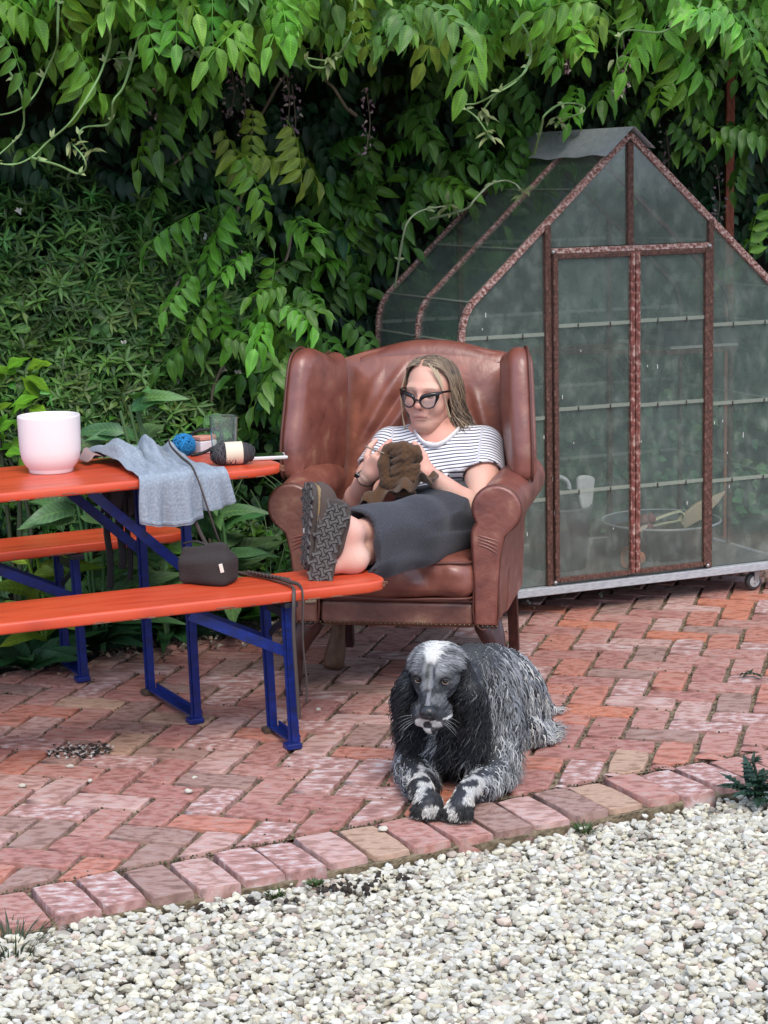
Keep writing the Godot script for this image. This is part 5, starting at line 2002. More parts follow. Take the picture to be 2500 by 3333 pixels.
# hand on a 3 mm grid: wrist, finger direction y, direction towards the thumb side x, back of the hand z
func hand(mb: MB, wrist: Vector3, y: Vector3, x: Vector3, curl: Array, thumb_bend: float) -> void:
	y = y.normalized()
	x = (x - y * x.dot(y)).normalized()
	var z := x.cross(y) if true else Vector3.ZERO
	if z.z < 0.0:
		z = -z
	var f := Field.new(wrist - Vector3(0.15, 0.15, 0.15), wrist + Vector3(0.15, 0.15, 0.15), 0.0034)
	var kn: Vector3 = wrist + y * 0.078
	f.capsule(wrist - y * 0.02, wrist + y * 0.02, 0.024, 0.025, 0.015)
	for i in 4:
		var s := lerpf(0.027, -0.027, i / 3.0)
		f.capsule(wrist + y * 0.015 + x * s * 0.6, kn + x * s - y * (0.006 * absf(i - 1.2)), 0.016, 0.0115, 0.012)
	var len0 := [0.038, 0.042, 0.039, 0.031]
	for i in 4:
		var s := lerpf(0.027, -0.027, i / 3.0)
		var l: float = len0[i]
		var c: float = curl[i]
		finger(f, kn + x * s - y * (0.006 * absf(i - 1.2)), y + x * s * 2.0, -z, [l, l * 0.68, l * 0.52], [c * 0.8, c, c * 0.7], 0.0092 if i < 3 else 0.0080)
	finger(f, wrist + y * 0.022 + x * 0.022, y * 0.75 + x * 0.8 - z * 0.35, -z + y * 0.4, [0.034, 0.032, 0.026], [0.0, thumb_bend, thumb_bend], 0.0115)
	f.net(mb, func(p: Vector3):
		var c := skin(p)
		var t := clampf((p - wrist).dot(y) / 0.13, 0.0, 1.0)
		return c * Color(1.0, 1.0 - 0.14 * t, 1.0 - 0.16 * t))

func person() -> void:
	var root := thing("person", "person in a striped T-shirt and dark skirt, leaning back in the armchair and knitting", "person")
	root.transform = chair_at
	var sk := vmat(0.52)
	sk.subsurf_scatter_enabled = true
	sk.subsurf_scatter_strength = 0.12
	relief(tri_map(sk, Vector3(9, 9, 9), false), M.bump, 0.03)
	var mb := MB.new()
	# arms, neck, upper chest and shins
	var f := Field.new(Vector3(-0.26, 0.44, -0.60), Vector3(0.34, 0.90, 0.44), 0.0085)
	f.chain([L_SH, L_SH.lerp(L_EL, 0.5), L_EL], [0.056, 0.053, 0.041], 0.02)
	f.chain([L_EL, L_EL.lerp(L_WR, 0.3), L_WR], [0.040, 0.042, 0.027], 0.02)
	f.chain([R_SH, R_SH.lerp(R_EL, 0.5), R_EL], [0.054, 0.050, 0.040], 0.02)
	f.chain([R_EL, R_EL.lerp(R_WR, 0.3), R_WR], [0.039, 0.041, 0.027], 0.02)
	f.capsule(NECK + Vector3(0, -0.03, 0.0), HEAD + Vector3(-0.004, -0.045, 0.0), 0.060, 0.054, 0.03)
	f.ball(CHEST + Vector3(0, 0.045, 0.0), Vector3(0.13, 0.08, 0.085), 0.05)
	f.capsule(NECK + Vector3(0.02, -0.02, 0), L_SH + Vector3(-0.03, 0.0, 0), 0.045, 0.045, 0.04)
	f.capsule(NECK + Vector3(-0.02, -0.02, 0), R_SH + Vector3(0.03, 0.0, 0), 0.045, 0.045, 0.04)
	f.chain([L_KN, L_KN.lerp(L_AN, 0.35), L_KN.lerp(L_AN, 0.7), L_AN], [0.046, 0.044, 0.037, 0.033], 0.02)
	f.chain([R_KN, R_KN.lerp(R_AN, 0.35), R_KN.lerp(R_AN, 0.7), R_AN], [0.046, 0.043, 0.036, 0.032], 0.02)
	f.chain([L_AN, L_AN + Vector3(-0.045, -0.05, 0.008)], [0.038, 0.032], 0.03)
	f.chain([L_AN, L_AN + Vector3(-0.050, 0.06, 0.010)], [0.038, 0.032], 0.03)
	f.chain([R_AN, R_AN + Vector3(-0.050, -0.010, 0.040)], [0.037, 0.030], 0.03)
	f.chain([R_AN, R_AN + Vector3(-0.045, 0.07, 0.020)], [0.038, 0.034], 0.03)
	f.net(mb, func(p: Vector3):
		var c := skin(p)
		if p.z > 0.1:
			c = c * Color(1.02, 1.02, 1.05)
		elif p.y > 0.75:
			c = c * Color(0.95, 0.82, 0.80)
		return c)
	# hands closed round the knitting and the needle
	hand(mb, R_WR, Vector3(0.66, 0.62, 0.42), Vector3(-0.60, 0.78, 0.05), [0.65, 0.72, 0.78, 0.85], 0.45)
	hand(mb, L_WR, Vector3(-0.72, 0.55, 0.42), Vector3(0.1, 0.75, -0.2), [0.45, 0.5, 0.6, 0.7], 0.3)
	head(mb, root)
	obj("body", mb, sk, root)
	shirt(root)
	skirt(root)
	clogs(root)
	knitting()

const FACE_YAW := -0.20
const FACE_PITCH := 0.02

func head_xf() -> Transform3D:
	return Transform3D(Basis(Vector3.UP, FACE_YAW) * Basis(Vector3.RIGHT, FACE_PITCH) * Basis(Vector3.BACK, -0.04), HEAD)

func head(mb: MB, root: Node3D) -> void:
	var f := Field.new(Vector3(-0.095, -0.135, -0.13), Vector3(0.095, 0.135, 0.125), 0.0031)
	f.ball(Vector3(0, 0.034, -0.018), Vector3(0.074, 0.084, 0.094), 0.01)
	f.ball(Vector3(0, -0.020, 0.026), Vector3(0.0635, 0.088, 0.060), 0.025)
	f.capsule(Vector3(-0.044, -0.060, -0.005), Vector3(-0.014, -0.096, 0.052), 0.022, 0.020, 0.025)
	f.capsule(Vector3(0.044, -0.060, -0.005), Vector3(0.014, -0.096, 0.052), 0.022, 0.020, 0.025)
	f.ball(Vector3(0, -0.093, 0.062), Vector3(0.020, 0.016, 0.016), 0.016)
	f.capsule(Vector3(0, -0.10, 0.02), Vector3(0, -0.12, -0.03), 0.035, 0.045, 0.03)
	for s in [-1, 1]:
		f.ball(Vector3(s * 0.036, -0.034, 0.054), Vector3(0.026, 0.024, 0.024), 0.02)
		f.capsule(Vector3(s * 0.010, 0.026, 0.082), Vector3(s * 0.045, 0.026, 0.064), 0.010, 0.009, 0.016)
		f.ball(Vector3(s * 0.031, 0.004, 0.096), Vector3(0.019, 0.012, 0.020), 0.010, Basis.IDENTITY, -1.0)
		f.ball(Vector3(s * 0.031, 0.004, 0.0655), Vector3(0.0145, 0.0125, 0.0135), 0.004)
		f.ball(Vector3(s * 0.075, -0.005, -0.012), Vector3(0.008, 0.030, 0.018), 0.006)
	f.capsule(Vector3(0, 0.020, 0.080), Vector3(0, -0.024, 0.100), 0.0075, 0.0105, 0.012)
	f.ball(Vector3(0, -0.030, 0.101), Vector3(0.0125, 0.0105, 0.0115), 0.008)
	f.ball(Vector3(-0.012, -0.033, 0.092), Vector3(0.0085, 0.008, 0.010), 0.006)
	f.ball(Vector3(0.012, -0.033, 0.092), Vector3(0.0085, 0.008, 0.010), 0.006)
	f.ball(Vector3(0, -0.060, 0.070), Vector3(0.028, 0.020, 0.020), 0.016)
	f.capsule(Vector3(-0.018, -0.0615, 0.084), Vector3(0.018, -0.0615, 0.084), 0.0050, 0.0050, 0.006)
	f.capsule(Vector3(-0.014, -0.0705, 0.083), Vector3(0.014, -0.0705, 0.083), 0.0055, 0.0055, 0.006)
	f.capsule(Vector3(-0.025, -0.0672, 0.090), Vector3(0.025, -0.0672, 0.090), 0.0022, 0.0022, 0.003, -1.0)
	f.capsule(Vector3(-0.0155, -0.030, 0.099), Vector3(-0.033, -0.060, 0.081), 0.0035, 0.003, 0.010, -1.0)
	f.capsule(Vector3(0.0155, -0.030, 0.099), Vector3(0.033, -0.060, 0.081), 0.0035, 0.003, 0.010, -1.0)
	var t := head_xf()
	mb.xf = t
	f.net(mb, func(p: Vector3):
		var c := skin(p * 1.4) * Color(1.0, 0.97, 0.96)
		var chk := exp(-Vector3((absf(p.x) - 0.038) / 0.024, (p.y + 0.032) / 0.024, 0).length_squared())
		var nose := exp(-Vector3(p.x / 0.014, (p.y + 0.026) / 0.018, 0).length_squared()) * (1.0 if p.z > 0.08 else 0.0)
		c = c.lerp(Color(0.54, 0.22, 0.17), clampf(0.55 * chk + 0.55 * nose, 0, 1))
		if p.y < -0.085:
			c = c.lerp(Color(0.50, 0.24, 0.18), 0.5)
		var lip := exp(-pow(p.x / 0.019, 4.0)) * exp(-pow((p.y + 0.0665) / 0.0085, 2.0)) * (1.0 if p.z > 0.06 else 0.0)
		c = c.lerp(Color(0.42, 0.15, 0.13), 0.75 * lip)
		if p.z > 0.06 and absf(p.y + 0.0672) < 0.0016 and absf(p.x) < 0.024:
			c = c.lerp(Color(0.12, 0.04, 0.035), 0.8)
		var e := Vector2((absf(p.x) - 0.031) / 0.014, (p.y - 0.003) / 0.0085)
		if p.z > 0.055 and e.length() < 1.0:    # lowered lids, lash line below
			c = c.lerp(Color(0.40, 0.20, 0.16), 0.6)
			if absf(p.y + 0.0035 - 0.10 * e.x * e.x * 0.02) < 0.0018:
				c = Color(0.05, 0.03, 0.025)
		var br := Vector2((absf(p.x) - 0.030) / 0.020, (p.y - 0.0275 + 0.10 * (absf(p.x) - 0.02)) / 0.0032)
		if p.z > 0.05 and br.length() < 1.0:
			c = c.lerp(Color(0.20, 0.12, 0.08), 0.5)
		if p.y < -0.02 and p.y > -0.040 and absf(absf(p.x) - 0.006) < 0.003 and p.z > 0.088 and p.y < -0.036:
			c = Color(0.12, 0.05, 0.04)
		return c)
	mb.xf = Transform3D.IDENTITY
	mb.col = Color.WHITE
	hair(root, t)
	glasses(root, t)

func hair(root: Node3D, t: Transform3D) -> void:
	var hm := vmat(0.45)
	hm.rim_enabled = true
	hm.rim = 0.3
	var mb := MB.new()
	mb.xf = t
	# close cap over the skull
	var f := Field.new(Vector3(-0.10, -0.13, -0.14), Vector3(0.10, 0.14, 0.10), 0.005)
	f.ball(Vector3(0, 0.036, -0.022), Vector3(0.079, 0.088, 0.098), 0.01)
	f.ball(Vector3(0.02, -0.04, -0.07), Vector3(0.068, 0.08, 0.045), 0.03)
	f.cut(Vector3(0, 0.060, 0.062), Vector3(0, -0.50, 0.866), 0.008)
	f.cut(Vector3(0, -0.02, 0.012), Vector3(0, -0.05, 1.0), 0.03)
	f.net(mb, func(p: Vector3):
		var k := 0.8 + 0.35 * sin(p.x * 260.0 + p.z * 40.0 + sin(p.y * 60.0))
		return Color(0.125, 0.080, 0.050) * k)
	obj("hair_cap", mb, hm, root)
	# locks: from the parting over the sides, wavy towards the ends
	mb = MB.new()
	mb.xf = t
	for i in 640:
		var s := 1.0 if rng.randf() < 0.58 else -1.0
		var front := rng.randf()                       # 1 at the hairline, 0 at the back of the crown
		var z0 := lerpf(-0.085, 0.050, front)
		var top := 0.034 + 0.086 * sqrt(maxf(0.05, 1.0 - pow((z0 + 0.018) / 0.098, 2.0)))
		var px := -0.014 + s * (0.003 + 0.045 * pow(rng.randf(), 1.6))
		var root_p := Vector3(px, top - 4.0 * px * px + 0.002, z0)
		var side := s * (0.080 + rnd(-0.002, 0.008))
		var zb := lerpf(-0.075, 0.012, front) - rnd(0.0, 0.015)
		if s < 0.0:
			zb -= 0.022
		var pts := [root_p, Vector3(lerpf(px, s * 0.066, 0.62), lerpf(root_p.y, 0.088, 0.5), lerpf(z0, zb, 0.12) + 0.006 * front), Vector3(s * 0.0735, 0.062, lerpf(z0, zb, 0.42)), Vector3(side, 0.015, lerpf(z0, zb, 0.8)), Vector3(side * 1.03 + s * rnd(-0.003, 0.006), -0.045, zb - 0.006)]
		var kick := rnd(-0.012, 0.034)
		if s > 0.0:
			pts.append(Vector3(side + kick * 0.7 + rnd(-0.006, 0.010), -0.095, zb - 0.016 + rnd(-0.012, 0.012)))
			pts.append(Vector3(side + kick * 1.4 + rnd(-0.016, 0.016), rnd(-0.175, -0.115), zb - 0.022 + rnd(-0.022, 0.022)))
		else:
			pts.append(Vector3(side + rnd(0.0, 0.014), -0.085, zb - 0.022))
			pts.append(Vector3(side + rnd(0.006, 0.024), rnd(-0.125, -0.075), zb - 0.040))
		var c := arc(pts, 4)
		var ph := rnd(0, TAU)
		for k in c.size():
			var w := 0.0105 * clampf((k - 10) / 8.0, 0.0, 1.4)
			c[k] += Vector3(sin(k * 0.8 + ph) * w, 0, cos(k * 0.8 + ph) * w)
		var k := rnd(0.7, 1.25)
		var gold := clampf(rnd(-0.5, 1.0) + 0.25 * front, 0.0, 1.0)
		mb.col = Color(0.090, 0.058, 0.040).lerp(Color(0.46, 0.33, 0.205), gold * 0.75) * k * (0.75 + 0.35 * clampf(-root_p.y * 4.0 + 0.9, 0.0, 1.0))
		var rr := []
		var r0 := rnd(0.0010, 0.0024)
		for q in c.size():
			rr.append(r0 * (0.35 + 0.65 * sin(PI * clampf(0.12 + 0.84 * q / float(c.size()), 0.0, 1.0))))
		mb.tube(c, rr, 5, true, 0.55)
	# loose pale strand beside the cheek, and fine flyaways
	for i in 5:
		mb.col = Color(0.55, 0.45, 0.29) * rnd(0.8, 1.1)
		mb.tube(arc([Vector3(-0.074, 0.06, 0.03), Vector3(-0.086, 0.0, 0.030 + i * 0.002), Vector3(-0.083, -0.06, 0.032), Vector3(-0.078 - i * 0.001, -0.10, 0.022), Vector3(-0.068, -0.145, 0.012 + i * 0.003)], 5), 0.0016, 4)
	for i in 4:
		mb.col = Color(0.50, 0.40, 0.26)
		mb.tube(arc([Vector3(0.02 + i * 0.008, 0.105 - i * 0.006, 0.066 - i * 0.004), Vector3(0.052 + i * 0.002, 0.06, 0.066 - i * 0.003), Vector3(0.069, 0.0, 0.046), Vector3(0.077 + i * 0.002, -0.07, 0.024)], 5), 0.0020, 4)
	obj("hair", mb, hm, root)

func glasses(root: Node3D, t: Transform3D) -> void:
	var gm := mat(lin(0.010, 0.009, 0.010), 0.18)
	var g := Node3D.new()
	part_name(g, "glasses", root)
	root.add_child(g)
	g.transform = t * Transform3D(Basis(Vector3.RIGHT, 0.10), Vector3(0, -0.004, 0.0))
	var lens := mat(Color(0.85, 0.88, 0.92, 0.04), 0.02)
	lens.transparency = BaseMaterial3D.TRANSPARENCY_ALPHA
	for s in [-1, 1]:
		var o := arc2([Vector2(0.010, 0.006), Vector2(0.018, 0.0185), Vector2(0.036, 0.0235), Vector2(0.056, 0.0265), Vector2(0.0605, 0.0185), Vector2(0.0565, 0.002), Vector2(0.049, -0.0145), Vector2(0.034, -0.0195), Vector2(0.020, -0.0150), Vector2(0.012, -0.0050)], true, 4)
		var mb := MB.new()
		var loop := PackedVector3Array()
		var rr := []
		for q in o:
			loop.append(Vector3(s * q.x, q.y, 0.109 - 6.0 * q.x * q.x))
			rr.append(0.0026 + 0.0044 * clampf((q.y + 0.004) / 0.022, 0.0, 1.0))
		loop.append(loop[0])
		rr.append(rr[0])
		mb.tube(loop, rr, 8, false)
		# swept corner
		mb.tube(arc([Vector3(s * 0.050, 0.0245, 0.094), Vector3(s * 0.062, 0.0265, 0.085), Vector3(s * 0.072, 0.0300, 0.074)], 5), [0.0045, 0.0050, 0.0055, 0.0060, 0.0060, 0.0058, 0.0055, 0.0050, 0.0045, 0.0040, 0.0035], 8)
		obj("rim", mb, gm, g)
		mb = MB.new()
		var inner := PackedVector2Array()
		for q in o:
			inner.append(Vector2(s * q.x, q.y))
		mb.xf = Transform3D(Basis(Vector3.UP, s * 0.40), Vector3(s * 0.0035, 0, 0.103 + 0.013))
		mb.slab(inner, 0.0012, 0.0004, 1)
		obj("lens", mb, lens, g)
		mb = MB.new()
		mb.tube(arc([Vector3(s * 0.071, 0.0290, 0.074), Vector3(s * 0.080, 0.024, 0.035), Vector3(s * 0.082, 0.014, -0.010)], 5), 0.0036, 6, true, 0.6)
		obj("temple", mb, gm, g)
	var b := MB.new()
	b.tube(arc([Vector3(-0.012, 0.004, 0.1085), Vector3(0, 0.008, 0.111), Vector3(0.012, 0.004, 0.1085)], 4), 0.0030, 8)
	obj("bridge", b, gm, g)

func shirt(root: Node3D) -> void:
	var f := Field.new(Vector3(-0.22, 0.45, -0.62), Vector3(0.34, 0.86, -0.20), 0.0075)
	f.ball(CHEST + Vector3(0, 0.02, 0.0), Vector3(0.155, 0.115, 0.100), 0.03)
	f.ball(CHEST + Vector3(0.065, 0.0, 0.070), Vector3(0.068, 0.060, 0.052), 0.05)
	f.ball(CHEST + Vector3(-0.055, 0.0, 0.070), Vector3(0.066, 0.060, 0.052), 0.05)
	f.ball(PELVIS + Vector3(-0.005, 0.06, -0.01), Vector3(0.150, 0.10, 0.115), 0.08)
	f.capsule(NECK + Vector3(0.03, -0.03, 0), L_SH + Vector3(-0.01, 0.004, 0), 0.050, 0.056, 0.03)
	f.capsule(NECK + Vector3(-0.03, -0.03, 0), R_SH + Vector3(0.01, 0.004, 0), 0.050, 0.054, 0.03)
	var le := L_SH.lerp(L_EL, 0.44)
	var re := R_SH.lerp(R_EL, 0.42)
	f.capsule(L_SH, le + (le - L_SH) * 0.3, 0.062, 0.078, 0.025)
	f.capsule(R_SH, re + (re - R_SH) * 0.3, 0.060, 0.070, 0.025)
	# hems: cut and hollowed
	var ld := (L_EL - L_SH).normalized()
	var rd := (R_EL - R_SH).normalized()
	for q in [[le, ld, 0.0], [re, rd, 0.0]]:
		pass
	cut_near(f, le, (ld + Vector3(0.25, -0.1, 0)).normalized(), L_SH, L_EL, 0.115)
	cut_near(f, re, rd, R_SH, R_EL, 0.10)
	f.capsule(le - ld * 0.03, le + ld * 0.06, 0.058, 0.072, 0.004, -1.0)
	f.capsule(re - rd * 0.03, re + rd * 0.06, 0.055, 0.064, 0.004, -1.0)
	# scooped neck
	f.ball(NECK + Vector3(0.004, 0.020, 0.055), Vector3(0.076, 0.055, 0.085), 0.006, Basis.IDENTITY, -1.0)
	f.capsule(NECK + Vector3(0, -0.01, 0.0), NECK + Vector3(0, 0.12, 0.03), 0.064, 0.07, 0.006, -1.0)
	var axis := (Vector3(0.072, 0.79, -0.46) - Vector3(0.115, 0.53, -0.36)).normalized()
	var mb := MB.new()
	f.net(mb, null, func(p: Vector3):
		# pulls and folds of loose jersey
		var w := 0.0035 * sin(p.y * 70.0 + p.x * 55.0) * sin(p.x * 23.0 - p.z * 20.0)
		w += 0.004 * sin((p.x - p.y) * 60.0) * exp(-Vector2(p.x - 0.16, p.y - 0.66).length_squared() / 0.004)
		w += 0.005 * sin(p.y * 95.0) * exp(-pow((p.y - 0.60) / 0.04, 2.0))
		return p + Vector3(w * 0.3, 0, w),
	func(p: Vector3):
		var v := p.dot(axis) / 0.0120
		var s := 0.0
		for q in [[L_SH, L_EL, 0.085], [R_SH, R_EL, 0.08]]:
			var d: Vector3 = (q[1] - q[0]).normalized()
			var tt: float = (p - q[0]).dot(d)
			var off: Vector3 = p - q[0] - d * tt
			var out: float = 1.0 if (p.x - CHEST.x) * (q[0].x - CHEST.x) > 0.0 and absf(p.x - CHEST.x) > 0.145 else 0.0
			if out > 0.0 and off.length() < q[2]:
				v = tt / 0.0120 + 0.3
		return Vector2(p.x * 3.0, v))
	var im := Image.create(8, 64, false, Image.FORMAT_RGB8)
	for y in 64:
		for x in 8:
			var k := absf(y / 64.0 - 0.5)
			var dark := 1.0 - smoothstep(0.13, 0.19, k)
			im.set_pixel(x, y, lin(0.74, 0.73, 0.75).lerp(lin(0.05, 0.045, 0.075), dark))
	var m := mat(Color.WHITE, 0.9)
	m.albedo_texture = ImageTexture.create_from_image(im)
	m.rim_enabled = true
	m.rim = 0.3
	var sh := obj("striped_shirt", mb, m, root)
	mb = MB.new()
	var loop := PackedVector3Array()
	for i in 41:
		var a := TAU * i / 40
		var fr := maxf(sin(a), 0.0)
		loop.append(NECK + Vector3(0.003 + cos(a) * 0.076, 0.018 - 0.052 * fr * fr - 0.004 * cos(a) * cos(a), 0.012 + sin(a) * (0.116 if sin(a) > 0 else 0.07)))
	mb.tube(loop, 0.0085, 8, false, 0.55)
	obj("neckband", mb, mat(lin(0.74, 0.72, 0.72), 0.9), sh)

# cuts a sleeve only round its own arm
func cut_near(f: Field, p0: Vector3, nn: Vector3, a: Vector3, b: Vector3, r: float) -> void:
	var s := f.span(p0 - Vector3(r, r, r), p0 + Vector3(r, r, r))
	for z in range(s[4], s[5] + 1):
		for y in range(s[2], s[3] + 1):
			for x in range(s[0], s[1] + 1):
				var p := f.o + Vector3(x, y, z) * f.h
				var q := (p - p0).dot(nn)
				var tt := clampf((p - a).dot(b - a) / (b - a).length_squared(), 0, 1.3)
				if (p - a - (b - a) * tt).length() < r:
					var i: int = (z * f.ny + y) * f.nx + x
					f.d[i] = maxf(f.d[i], q)

func skirt(root: Node3D) -> void:
	var f := Field.new(Vector3(-0.16, 0.40, -0.56), Vector3(0.34, 0.74, 0.34), 0.0095)
	f.ball(PELVIS + Vector3(0.0, -0.005, 0.02), Vector3(0.165, 0.100, 0.15), 0.03)
	f.chain([L_HIP, L_HIP.lerp(L_KN, 0.5), L_KN, L_KN.lerp(L_AN, 1.0)], [0.100, 0.090, 0.078, 0.074], 0.05)
	f.chain([R_HIP, R_HIP.lerp(R_KN, 0.5), R_KN, R_KN.lerp(R_AN, 1.0)], [0.100, 0.088, 0.076, 0.070], 0.05)
	f.capsule(Vector3(0.20, 0.500, -0.26), Vector3(0.02, 0.475, 0.22), 0.050, 0.030, 0.05)
	f.capsule(Vector3(0.235, 0.495, -0.30), Vector3(0.10, 0.475, 0.05), 0.050, 0.030, 0.05)
	var dir := (L_AN - L_KN).normalized()
	var hem := L_KN.lerp(L_AN, 0.88)
	f.cut(hem, (dir + Vector3(0.15, 0.05, 0.0)).normalized(), 0.004)
	f.capsule(L_KN.lerp(L_AN, 0.78), L_AN, 0.058, 0.062, 0.004, -1.0)
	f.capsule(R_KN.lerp(R_AN, 0.78), R_AN, 0.056, 0.060, 0.004, -1.0)
	var mb := MB.new()
	f.net(mb, null, func(p: Vector3):
		var along := (p - hem).dot(dir)
		var w := 0.011 * sin(p.y * 58.0 + p.x * 38.0 + along * 9.0 + 2.0 * sin(along * 11.0)) * clampf(1.2 + along * 3.0, 0.2, 1.0)
		w += ridge(p.z, p.y, Vector2(-0.30, 0.53), Vector2(0.12, 0.585), 0.014, 0.017) + ridge(p.z, p.y, Vector2(-0.25, 0.49), Vector2(0.20, 0.53), 0.014, 0.018) - ridge(p.z, p.y, Vector2(-0.28, 0.51), Vector2(0.10, 0.555), 0.012, 0.014) + ridge(p.z, p.y, Vector2(-0.22, 0.62), Vector2(-0.02, 0.56), 0.014, 0.014)
		return p + Vector3(0.25, 0.70, 0.55) * w)
	var m := tri_map(mat(Color.WHITE, 0.95), Vector3(5, 5, 5), false)
	m.albedo_texture = ramp(0.05, 121, [[0.0, lin(0.018, 0.018, 0.023)], [0.5, lin(0.034, 0.034, 0.042)], [1.0, lin(0.064, 0.062, 0.072)]], 6)
	relief(m, M.bump, 0.12)
	m.rim_enabled = true
	m.rim = 0.25
	var o := obj("skirt", mb, m, root)
	# loose flap of the hem lying on the bench end
	mb = MB.new()
	mb.cloth(12, 8, func(u: float, w: float):
		return Vector3(lerpf(-0.02, 0.06, u) + 0.012 * w, 0.510 - 0.038 * w + 0.010 * sin(u * 13.0) * w, lerpf(0.27, 0.18, u) + 0.012 * sin(u * 9.0)), 0.002)
	obj("hem_flap", mb, m, o)

# sole outline (x across, y from heel to toe), right foot; mirrored for the left
func sole_outline(s: float) -> PackedVector2Array:
	var o := []
	for q in [Vector2(0.0, -0.128), Vector2(0.026, -0.120), Vector2(0.037, -0.092), Vector2(0.036, -0.05), Vector2(0.034, 0.0), Vector2(0.042, 0.05), Vector2(0.050, 0.085), Vector2(0.044, 0.115), Vector2(0.022, 0.130), Vector2(-0.008, 0.131), Vector2(-0.034, 0.118), Vector2(-0.046, 0.085), Vector2(-0.045, 0.045), Vector2(-0.036, 0.0), Vector2(-0.034, -0.05), Vector2(-0.036, -0.092), Vector2(-0.026, -0.120)]:
		o.append(Vector2(q.x * s, q.y))
	return arc2(o, true, 3)

func clogs(root: Node3D) -> void:
	var rub := vmat(0.75)
	var side := mat(lin(0.055, 0.040, 0.034), 0.8)
	var cork := tri_map(mat(Color.WHITE, 0.9), Vector3(9, 9, 9), false)
	cork.albedo_texture = ramp(0.05, 131, [[0.0, lin(0.10, 0.06, 0.03)], [0.5, lin(0.24, 0.16, 0.08)], [1.0, lin(0.34, 0.25, 0.13)]])
	var suede := mat(lin(0.075, 0.052, 0.042), 0.95)
	# each: middle of the tread, toe direction, outward face of the tread
	for q in [[Vector3(-0.113, 0.574, 0.440), Vector3(0.21, 1.0, -0.18), Vector3(0.10, 0.12, 1.0), 1.0], [Vector3(-0.180, 0.617, 0.410), Vector3(0.06, 1.0, -0.06), Vector3(-0.86, 0.02, 0.52), -1.0]]:
		var c := Node3D.new()
		part_name(c, "clog", root)
		root.add_child(c)
		var y: Vector3 = q[1].normalized()
		var z: Vector3 = q[2].normalized()
		z = (z - y * z.dot(y)).normalized()
		c.transform = Transform3D(Basis(y.cross(z), y, z), q[0])
		var o := sole_outline(q[3])
		var mb := MB.new()
		mb.xf.origin = Vector3(0, 0, -0.010)
		mb.slab(o, 0.016, 0.004, 2)
		obj("sole", mb, side, c)
		mb = MB.new()
		mb.xf = Transform3D(Basis.from_scale(Vector3(0.97, 0.98, 1)), Vector3(0, 0, -0.026))
		mb.slab(o, 0.016, 0.005, 2)
		obj("footbed", mb, cork, c)
		# tread: interlocking bone shapes, raised
		mb = MB.new()
		var cell := 0.0185
		for j in range(-12, 13):
			for i in range(-8, 9):
				var at := Vector2(i * cell, j * cell).rotated(0.5)
				if not Geometry2D.is_point_in_polygon(at * 1.07, o):
					continue
				var bone := PackedVector2Array()
				var turn := 0.5 + (PI / 2 if (i + j) % 2 == 0 else 0.0)
				for b in [Vector2(-0.66, -0.40), Vector2(-0.30, -0.20), Vector2(0.30, -0.20), Vector2(0.66, -0.40), Vector2(0.74, 0.0), Vector2(0.66, 0.40), Vector2(0.30, 0.20), Vector2(-0.30, 0.20), Vector2(-0.66, 0.40), Vector2(-0.74, 0.0)]:
					bone.append(at + (b * cell).rotated(turn))
				var k := rnd(0.85, 1.2)
				mb.col = Color(0.088, 0.080, 0.074) * k
				mb.xf.origin = Vector3(0, 0, 0.0)
				mb.slab(bone, 0.0056, 0.0006, 1)
		obj("tread", mb, rub, c)
		# suede upper over the front of the foot
		var f := Field.new(Vector3(-0.07, -0.14, -0.13), Vector3(0.07, 0.15, -0.01), 0.006)
		f.ball(Vector3(0, 0.062, -0.030), Vector3(0.050, 0.072, 0.062), 0.02)
		f.ball(Vector3(0, 0.0, -0.045), Vector3(0.046, 0.06, 0.058), 0.02)
		f.cut(Vector3(0, 0, -0.022), Vector3(0, 0, 1), 0.003)
		f.cut(Vector3(0, -0.045, -0.06), Vector3(0, -1, 0.2).normalized(), 0.004)
		mb = MB.new()
		f.net(mb)
		obj("upper", mb, suede, c)
		if q[3] < 0.0:
			mb = MB.new()
			mb.box(Vector3(-0.012, -0.012, 0.0035), Vector3(0.010, 0.014, 0.002), 0.001)
			obj("wear_spot", mb, mat(lin(0.55, 0.53, 0.50), 0.8), c)
	# watch on the right wrist
	var w := MB.new()
	var d := (R_WR - R_EL).normalized()
	var ring := PackedVector3Array()
	var xx := d.cross(Vector3.FORWARD).normalized()
	var yy := d.cross(xx)
	for i in 25:
		var a := TAU * i / 24
		ring.append(R_WR - d * 0.018 + xx * cos(a) * 0.0285 + yy * sin(a) * 0.0285)
	w.tube(ring, 0.0075, 6, false, 0.35)
	var wa := obj("watch_strap", w, mat(lin(0.03, 0.022, 0.02), 0.6), root)
	w = MB.new()
	w.box(R_WR - d * 0.018 + Vector3(-0.026, 0.010, 0.018), Vector3(0.020, 0.024, 0.008), 0.003, Basis(xx, d, xx.cross(d)).orthonormalized())
	obj("watch_case", w, mat(lin(0.05, 0.05, 0.055), 0.2, 0.4), wa)

